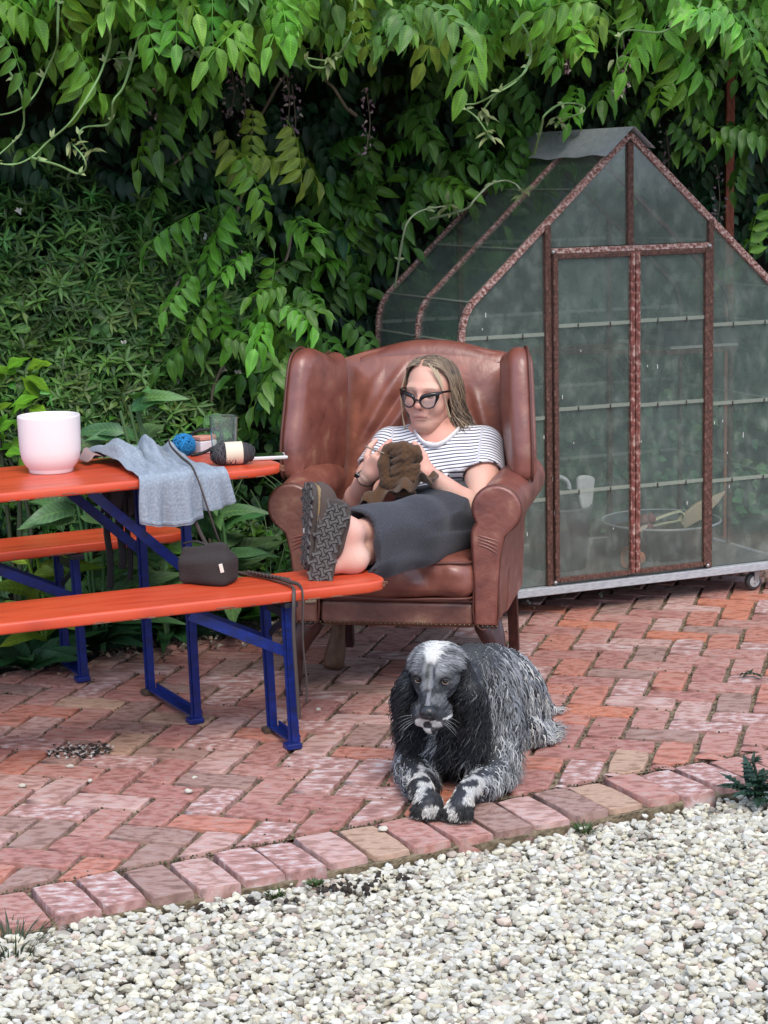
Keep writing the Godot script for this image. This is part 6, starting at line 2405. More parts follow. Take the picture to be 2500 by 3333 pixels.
func knitting() -> void:
	var t := thing("knitting", "brown wool knitting bunched in the hands and spilling over the lap", "knitting")
	t.transform = chair_at
	var m := tri_map(mat(Color.WHITE, 0.95), Vector3(14, 14, 14), false)
	m.albedo_texture = ramp(0.06, 141, [[0.0, lin(0.035, 0.015, 0.005)], [0.5, lin(0.085, 0.037, 0.012)], [1.0, lin(0.15, 0.07, 0.025)]], 4)
	relief(m, M.bump, 0.35)
	m.rim_enabled = true
	m.rim = 0.4
	# the bunch in the hands: thick rolled folds
	var mb := MB.new()
	var f := Field.new(Vector3(-0.09, 0.61, -0.16), Vector3(0.13, 0.82, 0.04), 0.0055)
	var c := Vector3(0.022, 0.728, -0.062)
	f.ball(c, Vector3(0.046, 0.056, 0.036), 0.01)
	f.chain([c + Vector3(-0.045, 0.055, 0.018), c + Vector3(-0.056, 0.01, 0.030), c + Vector3(-0.048, -0.045, 0.032), c + Vector3(-0.010, -0.078, 0.030), c + Vector3(0.030, -0.085, 0.022)], [0.016, 0.018, 0.019, 0.017, 0.016], 0.008)
	f.chain([c + Vector3(-0.030, 0.060, 0.028), c + Vector3(0.010, 0.062, 0.036), c + Vector3(0.048, 0.045, 0.030)], [0.017, 0.020, 0.019], 0.008)
	for k in 6:
		var y := 0.048 - k * 0.019
		f.chain([c + Vector3(-0.026, y - 0.012 + rnd(-0.006, 0.006), 0.040 + rnd(-0.006, 0.006)), c + Vector3(0.012, y + 0.004, 0.048 + rnd(-0.008, 0.008)), c + Vector3(0.052, y + 0.016 + rnd(-0.008, 0.008), 0.028)], [0.008, 0.012, 0.010], 0.002)
	f.net(mb, null, func(p: Vector3): return p + Vector3(0, 0, 0.0015 * sin(p.x * 300.0) * sin(p.y * 340.0)))
	obj("bunched_work", mb, m, t)
	# stitches along the live edge
	mb = MB.new()
	for k in 26:
		var a := k / 25.0
		var p := c + Vector3(0.050 + 0.012 * sin(a * 5.0), 0.050 - a * 0.06, 0.030 - 0.01 * a)
		mb.tube(arc([p + Vector3(-0.006, 0.002, 0), p + Vector3(0.002, 0.005, 0.006), p + Vector3(0.005, -0.002, 0.0)], 3), 0.0024, 5)
	obj("live_stitches", mb, m, t, "stuff")
	# cloth over the lap, in deep crumples
	mb = MB.new()
	mb.cloth(56, 26, func(u: float, w: float):
		var x := lerpf(-0.165, 0.125, u)
		var z := lerpf(-0.24, 0.015, w)
		var thigh := 0.690 - 0.09 * pow(absf(x - 0.085) / 0.2, 1.6) + 0.12 * (z + 0.15)
		if x < -0.04:
			thigh -= 0.25 * pow((-0.04 - x), 1.0) * 0.8
		var y := thigh + 0.016 * sin(x * 62.0 + w * 5.0 + 2.0 * sin(w * 6.0)) * sin(w * 4.0 + 0.6) + 0.012 * sin(x * 110.0 - w * 9.0) * w + 0.012 * sin(w * 11.0 + x * 25.0)
		if w > 0.8:
			y -= (w - 0.8) * 0.14
		return Vector3(x + 0.008 * sin(w * 14.0 + x * 40.0), y, z + 0.012 * sin(x * 55.0)), 0.004)
	obj("lap_fabric", mb, m, t)
	mb = MB.new()
	mb.tube(PackedVector3Array([Vector3(-0.085, 0.795, -0.01), Vector3(0.055, 0.735, -0.05)]), 0.0024, 6)
	obj("needle", mb, mat(lin(0.25, 0.20, 0.15), 0.3), t)
	mb = MB.new()
	mb.tube(PackedVector3Array([Vector3(0.125, 0.632, -0.115), Vector3(0.04, 0.650, -0.09)]), 0.0036, 6)
	obj("needle", mb, mat(lin(0.015, 0.012, 0.012), 0.3), t)

# ---------------------------------------------------------------- dog
func spots(p: Vector3, f: float, sd: float) -> float:
	return sin(p.x * f + sd) * sin(p.y * f * 1.13 + sd * 2.1) + 0.6 * sin(p.z * f * 0.9 + p.x * f * 0.5 + sd) * sin(p.y * f * 0.7 - sd)

func head_part(p: Vector3) -> bool:
	return p.z > (-0.345 if p.y > 0.21 else -0.225) and p.y > 0.165 and (p - Vector3(-0.072, 0.300, -0.22)).length() < 0.150

func coat_colour(p: Vector3) -> Color:
	var black := Color(0.012, 0.012, 0.014)
	var white := Color(0.55, 0.53, 0.50)
	var grey := Color(0.17, 0.17, 0.175)
	# head
	if head_part(p):
		var side := absf(p.x + 0.075 - 0.09 * (p.z + 0.25))
		if p.y < 0.232 and spots(p, 130.0, 0.5) + 4.0 * (p.x + 0.07) > 0.02:
			return white
		var h := clampf((p.y - 0.322) / 0.045, 0.0, 1.0)
		var g := Color(0.016, 0.017, 0.021).lerp(grey, clampf(0.10 + 0.6 * spots(p, 85.0, 1.7) + 0.25 * sin(p.y * 400.0) * sin(p.x * 380.0), 0.0, 0.65))
		g = g.lerp(Color(0.20, 0.20, 0.205) * (1.0 + 0.45 * sin(p.x * 190.0 + p.z * 120.0)), h)
		var blaze := clampf((0.006 + 0.020 * clampf((p.y - 0.345) / 0.04, 0.0, 1.0) - side) / 0.008, 0.0, 1.0) * clampf((p.y - 0.335) / 0.02, 0.0, 1.0)
		g = g.lerp(white, blaze)
		if side < 0.005 and p.y > 0.262 and p.y < 0.345:
			g = g.lerp(Color(0.20, 0.20, 0.21), 0.8)
		return g
	# forelegs: white with black ticking
	if p.y < 0.10 and p.z > -0.20:
		return white if spots(p, 95.0, 0.9) > 0.12 else black.lerp(grey, 0.15)
	var s := spots(p, 26.0, 2.2)
	var c := grey.lerp(Color(0.30, 0.30, 0.30), clampf(s * 0.6 + 0.4, 0.0, 1.0))
	if spots(p, 17.0, 4.0) > 0.42:
		c = black.lerp(grey, 0.2)
	# dark chest between the forelegs
	if p.z > -0.36 and absf(p.x + 0.050) < 0.030 and p.y < 0.20:
		c = black
	return c

func dog() -> void:
	var root := thing("dog", "black, grey and white setter-like dog with long wavy coat lying on the patio edge", "dog", Vector3(0.127, 0.004, -4.72), deg_to_rad(-17.2))
	var fur := vmat(0.6)
	var mb := MB.new()
	var f := Field.new(Vector3(-0.26, -0.01, -1.02), Vector3(0.20, 0.42, 0.08), 0.010)
	f.ball(Vector3(-0.035, 0.185, -0.42), Vector3(0.105, 0.150, 0.16), 0.02)
	f.ball(Vector3(-0.026, 0.185, -0.60), Vector3(0.088, 0.125, 0.18), 0.06)
	f.ball(Vector3(-0.028, 0.150, -0.79), Vector3(0.088, 0.105, 0.12), 0.06)
	f.ball(Vector3(-0.03, 0.27, -0.44), Vector3(0.07, 0.07, 0.10), 0.06)
	f.capsule(Vector3(-0.040, 0.235, -0.40), Vector3(-0.070, 0.30, -0.30), 0.080, 0.062, 0.05)
	f.ball(Vector3(-0.05, 0.13, -0.33), Vector3(0.085, 0.10, 0.07), 0.05)
	# forelegs: shoulder, elbow on the ground, forearm forward, paw
	for q in [[Vector3(0.050, 0.17, -0.40), Vector3(0.066, 0.048, -0.27), Vector3(0.045, 0.046, -0.10), Vector3(0.044, 0.034, -0.01)], [Vector3(-0.130, 0.17, -0.40), Vector3(-0.146, 0.048, -0.27), Vector3(-0.078, 0.046, -0.10), Vector3(-0.038, 0.034, -0.01)]]:
		f.capsule(q[0], q[1], 0.055, 0.040, 0.04)
		f.capsule(q[1], q[2], 0.038, 0.028, 0.02)
		f.capsule(q[2], q[3], 0.029, 0.028, 0.015)
	# hind legs folded beside the body
	f.ball(Vector3(0.030, 0.120, -0.76), Vector3(0.050, 0.095, 0.11), 0.03)
	f.capsule(Vector3(0.055, 0.07, -0.66), Vector3(0.062, 0.035, -0.82), 0.040, 0.032, 0.02)
	f.capsule(Vector3(0.075, 0.030, -0.82), Vector3(0.095, 0.026, -0.70), 0.026, 0.026, 0.02)
	f.ball(Vector3(-0.085, 0.12, -0.78), Vector3(0.055, 0.09, 0.12), 0.03)
	f.capsule(Vector3(-0.09, 0.035, -0.85), Vector3(-0.10, 0.026, -0.70), 0.028, 0.026, 0.03)
	f.capsule(Vector3(0.0, 0.11, -0.92), Vector3(0.06, 0.03, -1.0), 0.024, 0.016, 0.02)
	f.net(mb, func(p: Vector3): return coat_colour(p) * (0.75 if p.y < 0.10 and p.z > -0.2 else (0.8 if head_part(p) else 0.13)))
	# paws: toes on their own fine grid
	for q in [Vector3(0.044, 0.0, -0.012), Vector3(-0.038, 0.0, -0.012)]:
		var g := Field.new(q + Vector3(-0.055, -0.008, -0.07), q + Vector3(0.055, 0.085, 0.07), 0.0038)
		g.ball(q + Vector3(0, 0.034, -0.022), Vector3(0.032, 0.028, 0.040), 0.01)
		for k in 4:
			var x := lerpf(-0.0275, 0.0275, k / 3.0)
			var fwd := 0.026 - 0.010 * absf(k - 1.5)
			g.capsule(q + Vector3(x * 0.7, 0.038, -0.004), q + Vector3(x, 0.024, fwd), 0.0115, 0.0112, 0.006)
			g.capsule(q + Vector3(x, 0.024, fwd), q + Vector3(x * 1.02, 0.013, fwd + 0.006), 0.0112, 0.0095, 0.004)
		g.net(mb, func(p: Vector3): return coat_colour(p))
	dog_head(mb)
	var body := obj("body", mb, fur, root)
	# claws
	for q in [0.044, -0.038]:
		for k in 4:
			var cl := MB.new()
			cl.col = Color(0.04, 0.035, 0.03)
			var x: float = q + lerpf(-0.0275, 0.0275, k / 3.0)
			var fwd := -0.012 + 0.033 - 0.010 * absf(k - 1.5)
			cl.tube(PackedVector3Array([Vector3(x, 0.014, fwd), Vector3(x, 0.010, fwd + 0.009), Vector3(x, 0.004, fwd + 0.013)]), [0.0032, 0.0026, 0.0010], 6)
			obj("claw", cl, M.stem, root)
	# nose and eyes
	var nf := Field.new(Vector3(-0.10, 0.21, -0.15), Vector3(-0.02, 0.28, -0.07), 0.003)
	var nc := Vector3(-0.061, 0.247, -0.104)
	nf.ball(nc, Vector3(0.021, 0.016, 0.014), 0.004)
	nf.ball(nc + Vector3(0, 0.008, -0.006), Vector3(0.019, 0.012, 0.014), 0.01)
	for s in [-1, 1]:
		nf.ball(nc + Vector3(s * 0.0095, -0.003, 0.013), Vector3(0.0042, 0.0052, 0.006), 0.003, Basis.IDENTITY, -1.0)
	nf.capsule(nc + Vector3(0, -0.02, 0.013), nc + Vector3(0, 0.004, 0.016), 0.0012, 0.001, 0.003, -1.0)
	mb = MB.new()
	nf.net(mb)
	obj("nose", mb, relief(tri_map(mat(lin(0.014, 0.014, 0.016), 0.34), Vector3(30, 30, 30), false), M.bump, 0.04), root)
	for s in [-1, 1]:
		mb = MB.new()
		var ec := Vector3(-0.0695 + s * 0.0365, 0.3145, -0.1855)
		mb.lathe([Vector2(0.0001, -0.0085), Vector2(0.006, -0.006), Vector2(0.0085, 0.0), Vector2(0.006, 0.006), Vector2(0.0001, 0.0085)], 14, ec)
		var e := obj("eye", mb, mat(lin(0.022, 0.012, 0.008), 0.06), root)
		mb = MB.new()
		mb.col = Color(0.16, 0.12, 0.10)
		mb.tube(arc([ec + Vector3(-0.009, 0.0005, 0.003), ec + Vector3(-0.004, -0.0062, 0.0065), ec + Vector3(0.005, -0.0062, 0.0060), ec + Vector3(0.0095, 0.001, 0.001)], 4), 0.0016, 5)
		mb.col = Color(0.03, 0.028, 0.028)
		mb.tube(arc([ec + Vector3(-0.010, 0.0015, 0.003), ec + Vector3(-0.004, 0.0055, 0.0060), ec + Vector3(0.004, 0.0055, 0.0056), ec + Vector3(0.0105, 0.001, 0.001)], 4), 0.0026, 5)
		obj("eyelid", mb, fur, e)
	dog_coat(root, body, fur)

func dog_head(mb: MB) -> void:
	var f := Field.new(Vector3(-0.17, 0.17, -0.36), Vector3(0.03, 0.42, -0.08), 0.0042)
	f.ball(Vector3(-0.075, 0.338, -0.258), Vector3(0.066, 0.060, 0.078), 0.01)
	f.ball(Vector3(-0.073, 0.352, -0.225), Vector3(0.048, 0.044, 0.042), 0.03)
	f.ball(Vector3(-0.072, 0.300, -0.225), Vector3(0.056, 0.050, 0.058), 0.03)
	f.capsule(Vector3(-0.070, 0.296, -0.195), Vector3(-0.062, 0.246, -0.128), 0.037, 0.027, 0.018)
	f.ball(Vector3(-0.038, 0.232, -0.148), Vector3(0.024, 0.032, 0.036), 0.014)
	f.ball(Vector3(-0.090, 0.232, -0.148), Vector3(0.024, 0.032, 0.036), 0.014)
	f.capsule(Vector3(-0.064, 0.215, -0.175), Vector3(-0.062, 0.205, -0.140), 0.028, 0.021, 0.012)
	f.ball(Vector3(-0.062, 0.247, -0.112), Vector3(0.024, 0.018, 0.016), 0.008)
	for s in [-1, 1]:
		f.capsule(Vector3(-0.071 + s * 0.018, 0.334, -0.180), Vector3(-0.072 + s * 0.046, 0.330, -0.198), 0.011, 0.011, 0.014)
		f.ball(Vector3(-0.0695 + s * 0.0365, 0.314, -0.177), Vector3(0.013, 0.010, 0.014), 0.008, Basis.IDENTITY, -1.0)
	f.capsule(Vector3(-0.072, 0.350, -0.185), Vector3(-0.068, 0.300, -0.155), 0.006, 0.006, 0.02, -1.0)
	f.capsule(Vector3(-0.0305, 0.212, -0.110), Vector3(-0.094, 0.212, -0.110), 0.004, 0.004, 0.008, -1.0)
	f.net(mb, func(p: Vector3): return coat_colour(p))

# a lock of wavy hair: starts at p along dir, sinks with gravity and keeps out of the body
func lock(mb: MB, p: Vector3, dir: Vector3, away: Vector3, long: float, wave: float, r: float, fall: float, c: Color, segs := 7) -> void:
	var pts := PackedVector3Array()
	var rr := []
	var q := p
	var d := dir.normalized()
	var side := d.cross(away).normalized()
	var ph := rnd(0, TAU)
	var fr := rnd(0.5, 0.95)
	var st := long / segs
	for i in segs + 1:
		var t := float(i) / segs
		pts.append(q + (side * sin(ph + i * fr) + away * 0.6 * cos(ph + i * fr)) * wave * minf(t * 2.5, 1.0))
		rr.append(r * (1.0 - 0.85 * t * t))
		d = (d + Vector3(0, -fall, 0) / segs + rvec(0.05)).normalized()
		q += d * st
		if q.y < 0.008:
			q.y = 0.008
			d.y = maxf(d.y, 0.02)
	mb.col = c
	mb.tube(pts, rr, 3, false, 0.6)

func dog_coat(root: Node3D, body: MeshInstance3D, fur: Material) -> void:
	var arr := body.mesh.surface_get_arrays(0)
	var vv: PackedVector3Array = arr[Mesh.ARRAY_VERTEX]
	var nn: PackedVector3Array = arr[Mesh.ARRAY_NORMAL]
	var long_ := MB.new()
	var short_ := MB.new()
	var n := vv.size()
	var hm := vmat(0.75)
	for k in 42000:
		var i := rng.randi() % n
		var p := vv[i]
		var nor := nn[i]
		if p.y < 0.004:
			continue
		var col := coat_colour(p) * rnd(0.55, 1.5)
		var head_zone := head_part(p)
		var paw_zone := p.z > -0.135 and p.y < 0.095
		if head_zone:
			if k % 2 == 0: continue
			var d := Vector3(0.02 * signf(nor.x), 0.35, -0.9) + nor * 0.25     # lies back from the nose
			if p.y > 0.34:
				d = Vector3(signf(p.x + 0.075) * 0.7, -0.25, -0.55) + nor * 0.3
			lock(short_, p, d, nor, rnd(0.010, 0.018) if p.y < 0.33 else rnd(0.014, 0.024), 0.0008, rnd(0.0010, 0.0016), 0.3, col, 4)
			continue
		if paw_zone:
			lock(short_, p, Vector3(0, -0.3, 0.5) + nor * 0.35, nor, rnd(0.008, 0.014), 0.0006, rnd(0.0010, 0.0016), 0.4, col, 3)
			continue
		if k > 27000:
			continue
		# body: long waves swept back and down
		var l := rnd(0.05, 0.105)
		var d := Vector3(nor.x * 0.15, -0.55, -0.45) + nor * 0.15
		if p.z > -0.40 and p.y > 0.16 and absf(p.x + 0.06) < 0.07:
			l *= 0.55
		if p.z > -0.40:    # chest ruff falls forward and down
			d = Vector3(nor.x * 0.35, -0.85, 0.12) + nor * 0.25
		if p.y < 0.10 and p.z > -0.32:   # feathering on the elbows
			d = Vector3(nor.x * 0.4, -0.5, -0.6) + nor * 0.15
			l = rnd(0.025, 0.055)
		var pale := rng.randf() < 0.20 + 0.25 * clampf(spots(p, 19.0, 6.0), -0.6, 1.0)
		var c := (Color(0.40, 0.40, 0.395) if pale else (Color(0.018, 0.018, 0.022) if rng.randf() < 0.20 else Color(0.215, 0.22, 0.235).lerp(col, 0.3))) * rnd(0.6, 1.3)
		if p.z > -0.36 and absf(p.x + 0.050) < 0.030 and p.y < 0.22:
			c = Color(0.015, 0.015, 0.017)
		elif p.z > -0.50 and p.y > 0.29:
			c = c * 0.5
		if p.x > 0.03 and p.z < -0.62 and rng.randf() < 0.25:
			c = Color(0.50, 0.48, 0.44)
		lock(long_, p, d, nor, l, rnd(0.006, 0.014), rnd(0.0013, 0.0029) * (1.7 if k % 9 == 0 else 1.0), 0.9, c, 10)
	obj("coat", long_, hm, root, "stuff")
	obj("short_coat", short_, hm, root, "stuff")
	# ears: flaps hung with long black curls
	for s in [-1, 1]:
		var top := Vector3(-0.076 + s * 0.058, 0.345, -0.275)
		var low := Vector3(-0.152, 0.165, -0.265) if s < 0 else Vector3(0.022, 0.150, -0.265)
		var ef := Field.new(Vector3(minf(top.x, low.x) - 0.06, 0.11, -0.36), Vector3(maxf(top.x, low.x) + 0.06, 0.40, -0.19), 0.007)
		ef.chain([top, top.lerp(low, 0.4) + Vector3(s * 0.014, 0, 0.01), low.lerp(top, 0.12)], [0.020, 0.030, 0.030], 0.02)
		var em := MB.new()
		ef.net(em, func(p: Vector3): return Color(0.012, 0.012, 0.014))
		var ear := obj("ear", em, fur, root)
		var ev := em.v
		var en: PackedVector3Array = ear.mesh.surface_get_arrays(0)[Mesh.ARRAY_NORMAL]
		var hair_ := MB.new()
		for k in 2000:
			var i := rng.randi() % ev.size()
			var t := clampf((top.y - ev[i].y) / (top.y - low.y), 0.0, 1.0)
			var c := Color(0.007, 0.007, 0.010) * rnd(0.6, 2.0)
			if rng.randf() < 0.07:
				c = Color(0.10, 0.10, 0.10)
			lock(hair_, ev[i], Vector3(s * 0.12 + en[i].x * 0.3, -1.0, en[i].z * 0.3), en[i], lerpf(0.05, 0.085, t) * rnd(0.7, 1.1), rnd(0.006, 0.012), rnd(0.0012, 0.0026), 0.5, c, 10)
		obj("ear_hair", hair_, hm, ear, "stuff")
	# whiskers
	var w := MB.new()
	for s in [-1, 1]:
		for k in 5:
			var p := Vector3(-0.064 + s * 0.040, 0.232 - k * 0.004, -0.135 + k * 0.002)
			lock(w, p, Vector3(s * 1.0, 0.1 - 0.15 * k, 0.25), Vector3.UP, 0.05, 0.001, 0.0004, 0.6, Color(0.35, 0.35, 0.35))
	obj("whiskers", w, hm, root, "stuff")

# ---------------------------------------------------------------- things on the table, the bench and the ground
func on_table(x: float, z: float) -> Vector3:
	return Vector3(-1.361 + 0.887 * x + 0.462 * z, 0.7725, -5.449 - 0.462 * x + 0.887 * z)

func small_things() -> void:
	var turn := deg_to_rad(27.5)
	# white pot
	var pot := thing("planter_pot", "plain pinkish white ceramic pot on the left end of the table", "pot", Vector3(-0.985, 0.7725, -5.715))
	var mb := MB.new()
	mb.lathe([Vector2(0.001, 0.004), Vector2(0.058, 0.004), Vector2(0.060, 0.0), Vector2(0.064, 0.001), Vector2(0.0655, 0.010), Vector2(0.068, 0.014), Vector2(0.078, 0.026), Vector2(0.086, 0.044), Vector2(0.0895, 0.066), Vector2(0.091, 0.10), Vector2(0.0925, 0.164), Vector2(0.0915, 0.169), Vector2(0.0890, 0.170), Vector2(0.0865, 0.167), Vector2(0.085, 0.10), Vector2(0.080, 0.05), Vector2(0.062, 0.022), Vector2(0.001, 0.018)], 64)
	var pm := mat(lin(0.80, 0.735, 0.715), 0.32)
	pm.clearcoat_enabled = true
	pm.clearcoat = 0.2
	obj("pot_wall", mb, pm, pot)
	# crumpled grey-blue garment over the table edge
	var cl := thing("folded_garment", "crumpled grey-blue cotton garment hanging over the table edge", "cloth", Vector3(-1.361, 0, -5.449), turn)
	var cm := tri_map(mat(Color.WHITE, 0.95), Vector3(6, 6, 6), false)
	cm.albedo_texture = ramp(0.03, 151, [[0.0, lin(0.18, 0.21, 0.25)], [0.5, lin(0.25, 0.29, 0.34)], [0.75, lin(0.31, 0.34, 0.375)], [1.0, lin(0.42, 0.42, 0.42)]])
	relief(cm, M.bump, 0.10)
	mb = MB.new()
	var drape := func(u: float, w: float, x0: float, x1: float, drop: float, sd: float) -> Vector3:
		var s := w * (0.47 + drop)          # way along the cloth from the back
		var x := lerpf(x0, x1, u) + 0.02 * sin(w * 5.0 + sd)
		var edge := 0.448 - 0.02 * sin(u * 3.0)
		var heap := 0.062 * exp(-pow((u - 0.22) / 0.24, 2.0) - pow((s - 0.13) / 0.13, 2.0)) + 0.030 * exp(-pow((u - 0.75) / 0.2, 2.0) - pow((s - 0.10) / 0.10, 2.0))
		var fold := (0.009 * sin(u * 17.0 + s * 22.0 + sd) * sin(s * 16.0 + u * 4.0) + 0.006 * sin(u * 31.0 - s * 13.0 + sd)) * clampf(1.3 - s * 1.5, 0.15, 1.0)
		if s < edge:
			var lift := 0.006 + heap + maxf(fold, -0.004) + 0.004
			return Vector3(x, 0.7725 + lift * smoothstep(0.0, 0.03, s + 0.01), -0.215 + s + 0.012 * sin(u * 12.0 + sd))
		var d := s - edge
		var hang := 0.010 * sin(u * 11.0 + sd) * d * 8.0 + 0.006 * sin(u * 27.0 + sd) * minf(d * 10.0, 1.0)
		var b := minf(d / 0.03, 1.0)
		return Vector3(x - 0.12 * d * (0.4 - u), 0.7725 + 0.010 - 0.010 * b * b - maxf(d - 0.012, 0.0), 0.238 + 0.022 * sin(b * PI * 0.5) + hang)
	mb.cloth(46, 70, func(u: float, w: float): return drape.call(u, w, 0.605 + 0.03 * w, 0.815, 0.115, 0.0), 0.003)
	obj("body", mb, cm, cl)
	mb = MB.new()
	mb.cloth(26, 60, func(u: float, w: float): return drape.call(u, w, 0.745, 0.890, 0.075, 2.0) + Vector3(0, -0.004, -0.006), 0.003)
	obj("sleeve", mb, cm, cl)
	mb = MB.new()
	mb.cloth(30, 3, func(u: float, w: float): return drape.call(u, lerpf(0.972, 0.990, w), 0.605 + 0.03, 0.815, 0.115, 0.0) + Vector3(0, 0, 0.0035), 0.002)
	obj("hem", mb, cm, cl)
	mb = MB.new()
	mb.cloth(10, 10, func(u: float, w: float): return Vector3(0.585 + 0.05 * u, 0.782 + 0.03 * sin(u * 2.4) * (1.0 - w * 0.4), -0.20 + 0.09 * w + 0.01 * sin(u * 8.0)), 0.003)
	obj("turned_cuff", mb, mat(lin(0.34, 0.22, 0.21), 0.95), cl)
	# blue ball of wool
	var by := thing("blue_yarn", "fuzzy bright blue ball of wool behind the garment", "yarn", on_table(0.915, -0.150))
	yarn_ball(by, Vector3(0, 0.031, 0), 0.035, Color(0.012, 0.15, 0.34), 140)
	# pink and white yarn band box
	var bx := thing("yarn_carton", "small pink and white carton beside the blue wool", "carton", on_table(0.985, -0.160), turn + 0.2)
	mb = MB.new()
	mb.box(Vector3(0, 0.020, 0), Vector3(0.055, 0.040, 0.05), 0.003)
	obj("carton", mb, mat(lin(0.70, 0.64, 0.66), 0.7), bx)
	mb = MB.new()
	mb.box(Vector3(0, 0.0475, 0), Vector3(0.055, 0.013, 0.05), 0.003)
	obj("lid", mb, mat(lin(0.55, 0.24, 0.17), 0.7), bx)
	# black cord loop
	var bl := thing("black_cord", "black looped cord lying between the carton and the glass", "cord", on_table(1.0, -0.13))
	mb = MB.new()
	mb.tube(arc([Vector3(-0.06, 0.004, 0.06), Vector3(-0.02, 0.010, 0.04), Vector3(0.015, 0.03, 0.02), Vector3(0.03, 0.062, -0.01), Vector3(0.0, 0.072, -0.03), Vector3(-0.05, 0.066, -0.04), Vector3(-0.07, 0.04, -0.05), Vector3(-0.06, 0.005, -0.05)], 6), 0.0052, 7)
	mb.tube(arc([Vector3(0.028, 0.060, -0.008), Vector3(0.034, 0.03, 0.0), Vector3(0.030, 0.004, 0.006)], 5), 0.007, 7)
	obj("loop", mb, mat(lin(0.014, 0.013, 0.013), 0.7), bl)
	# glass tumbler
	var gl := thing("glass_tumbler", "tall clear glass tumbler at the back of the table end", "glass", Vector3(-0.482, 0.7725, -5.875))
	mb = MB.new()
	mb.lathe([Vector2(0.0005, 0.0), Vector2(0.034, 0.0), Vector2(0.036, 0.003), Vector2(0.0435, 0.134), Vector2(0.0430, 0.1355), Vector2(0.0420, 0.135), Vector2(0.0415, 0.132), Vector2(0.0345, 0.012), Vector2(0.032, 0.009), Vector2(0.0005, 0.008)], 48)
	var gm := mat(Color(0.93, 0.97, 0.95, 0.03), 0.02)
	gm.refraction_enabled = true
	gm.refraction_scale = 0.05
	gm.transparency = BaseMaterial3D.TRANSPARENCY_ALPHA
	obj("tumbler", mb, gm, gl)
	# grey ball of yarn with a cream band
	var gy := thing("grey_yarn", "charcoal grey yarn roll with a cream paper band near the table end", "yarn", Vector3(-0.450, 0.7725, -5.778), deg_to_rad(13.0))
	mb = MB.new()
	for k in 64:
		var x := lerpf(-0.062, 0.062, rng.randf())
		var r := 0.0315 * (1.0 - 0.35 * pow(absf(x) / 0.064, 6.0)) + rnd(-0.001, 0.001)
		var loop := PackedVector3Array()
		var sk := rnd(-0.030, 0.030)
		for i in 25:
			var a := TAU * i / 24
			var xx := clampf(x + sk * sin(a + k), -0.064, 0.064)
			var r2 := r * (1.0 - 0.45 * pow(absf(xx) / 0.064, 5.0))
			loop.append(Vector3(xx, 0.033 + cos(a) * r2, sin(a) * r2))
		mb.col = Color(0.055, 0.050, 0.052) * rnd(0.6, 1.5)
		mb.tube(loop, 0.0022, 4, false)
	mb.col = Color(0.03, 0.028, 0.028)
	mb.lathe([Vector2(0.012, -0.061), Vector2(0.026, -0.058), Vector2(0.030, -0.03), Vector2(0.030, 0.03), Vector2(0.026, 0.058), Vector2(0.012, 0.061)], 24, Vector3(0, 0.033, 0), Basis(Vector3.BACK, PI / 2))
	obj("strands", mb, vmat(0.95), gy)
	mb = MB.new()
	mb.lathe([Vector2(0.0335, -0.026), Vector2(0.0345, -0.0255), Vector2(0.0345, 0.0255), Vector2(0.0335, 0.026)], 32, Vector3(0.002, 0.0345, 0), Basis(Vector3.BACK, PI / 2))
	obj("paper_band", mb, mat(lin(0.66, 0.56, 0.42), 0.8), gy)
	# phone
	var ph := thing("phone", "phone with white edge lying screen up at the very end of the table", "phone", Vector3(-0.375, 0.7725, -5.885), deg_to_rad(10.0))
	mb = MB.new()
	mb.xf = Transform3D(Basis(Vector3.RIGHT, -PI / 2), Vector3(0, 0.006, 0))
	mb.slab(arc2([Vector2(-0.076, -0.030), Vector2(-0.070, -0.038), Vector2(0.070, -0.038), Vector2(0.076, -0.030), Vector2(0.076, 0.030), Vector2(0.070, 0.038), Vector2(-0.070, 0.038), Vector2(-0.076, 0.030)], true, 2), 0.011, 0.003, 2)
	obj("case", mb, mat(lin(0.62, 0.60, 0.57), 0.4), ph)
	mb = MB.new()
	mb.box(Vector3(0, 0.0125, 0), Vector3(0.143, 0.0015, 0.067), 0.0005)
	obj("screen", mb, mat(lin(0.008, 0.008, 0.010), 0.06), ph)
	# dark felt pouch on the bench
	var pu := thing("felt_pouch", "dark brown felt pouch with a small white tag on the front bench", "pouch", Vector3(-0.512, 0.4685, -5.505), deg_to_rad(-22.0))
	var fm := tri_map(mat(Color.WHITE, 1.0), Vector3(12, 12, 12), false)
	fm.albedo_texture = ramp(0.06, 161, [[0.0, lin(0.016, 0.012, 0.011)], [0.6, lin(0.036, 0.028, 0.026)], [1.0, lin(0.07, 0.058, 0.054)]])
	relief(fm, M.bump, 0.15)
	var f := Field.new(Vector3(-0.13, -0.01, -0.08), Vector3(0.13, 0.14, 0.08), 0.006)
	f.block(Vector3(0, 0.040, 0), Vector3(0.080, 0.040, 0.046), 0.018, 0.02)
	f.block(Vector3(-0.008, 0.086, 0.0), Vector3(0.069, 0.028, 0.012), 0.010, 0.045)
	mb = MB.new()
	f.net(mb, null, func(p: Vector3): return p + Vector3(0, 0.010 * sin(p.x * 26.0) * clampf(p.y * 9.0, 0.0, 1.0) - 0.022 * clampf((p.x - 0.02) * 6.0, 0.0, 1.0) * clampf(p.y * 9.0, 0.0, 1.0), 0.005 * sin(p.x * 38.0 + p.y * 30.0)))
	obj("bag", mb, fm, pu)
	mb = MB.new()
	mb.tube(arc([Vector3(-0.074, 0.112, 0.003), Vector3(-0.035, 0.121, 0.004), Vector3(0.0, 0.112, 0.003), Vector3(0.035, 0.096, 0.003), Vector3(0.062, 0.088, 0.003)], 5), 0.0032, 6)
	obj("zip", mb, mat(lin(0.02, 0.016, 0.015), 0.5), pu)
	mb = MB.new()
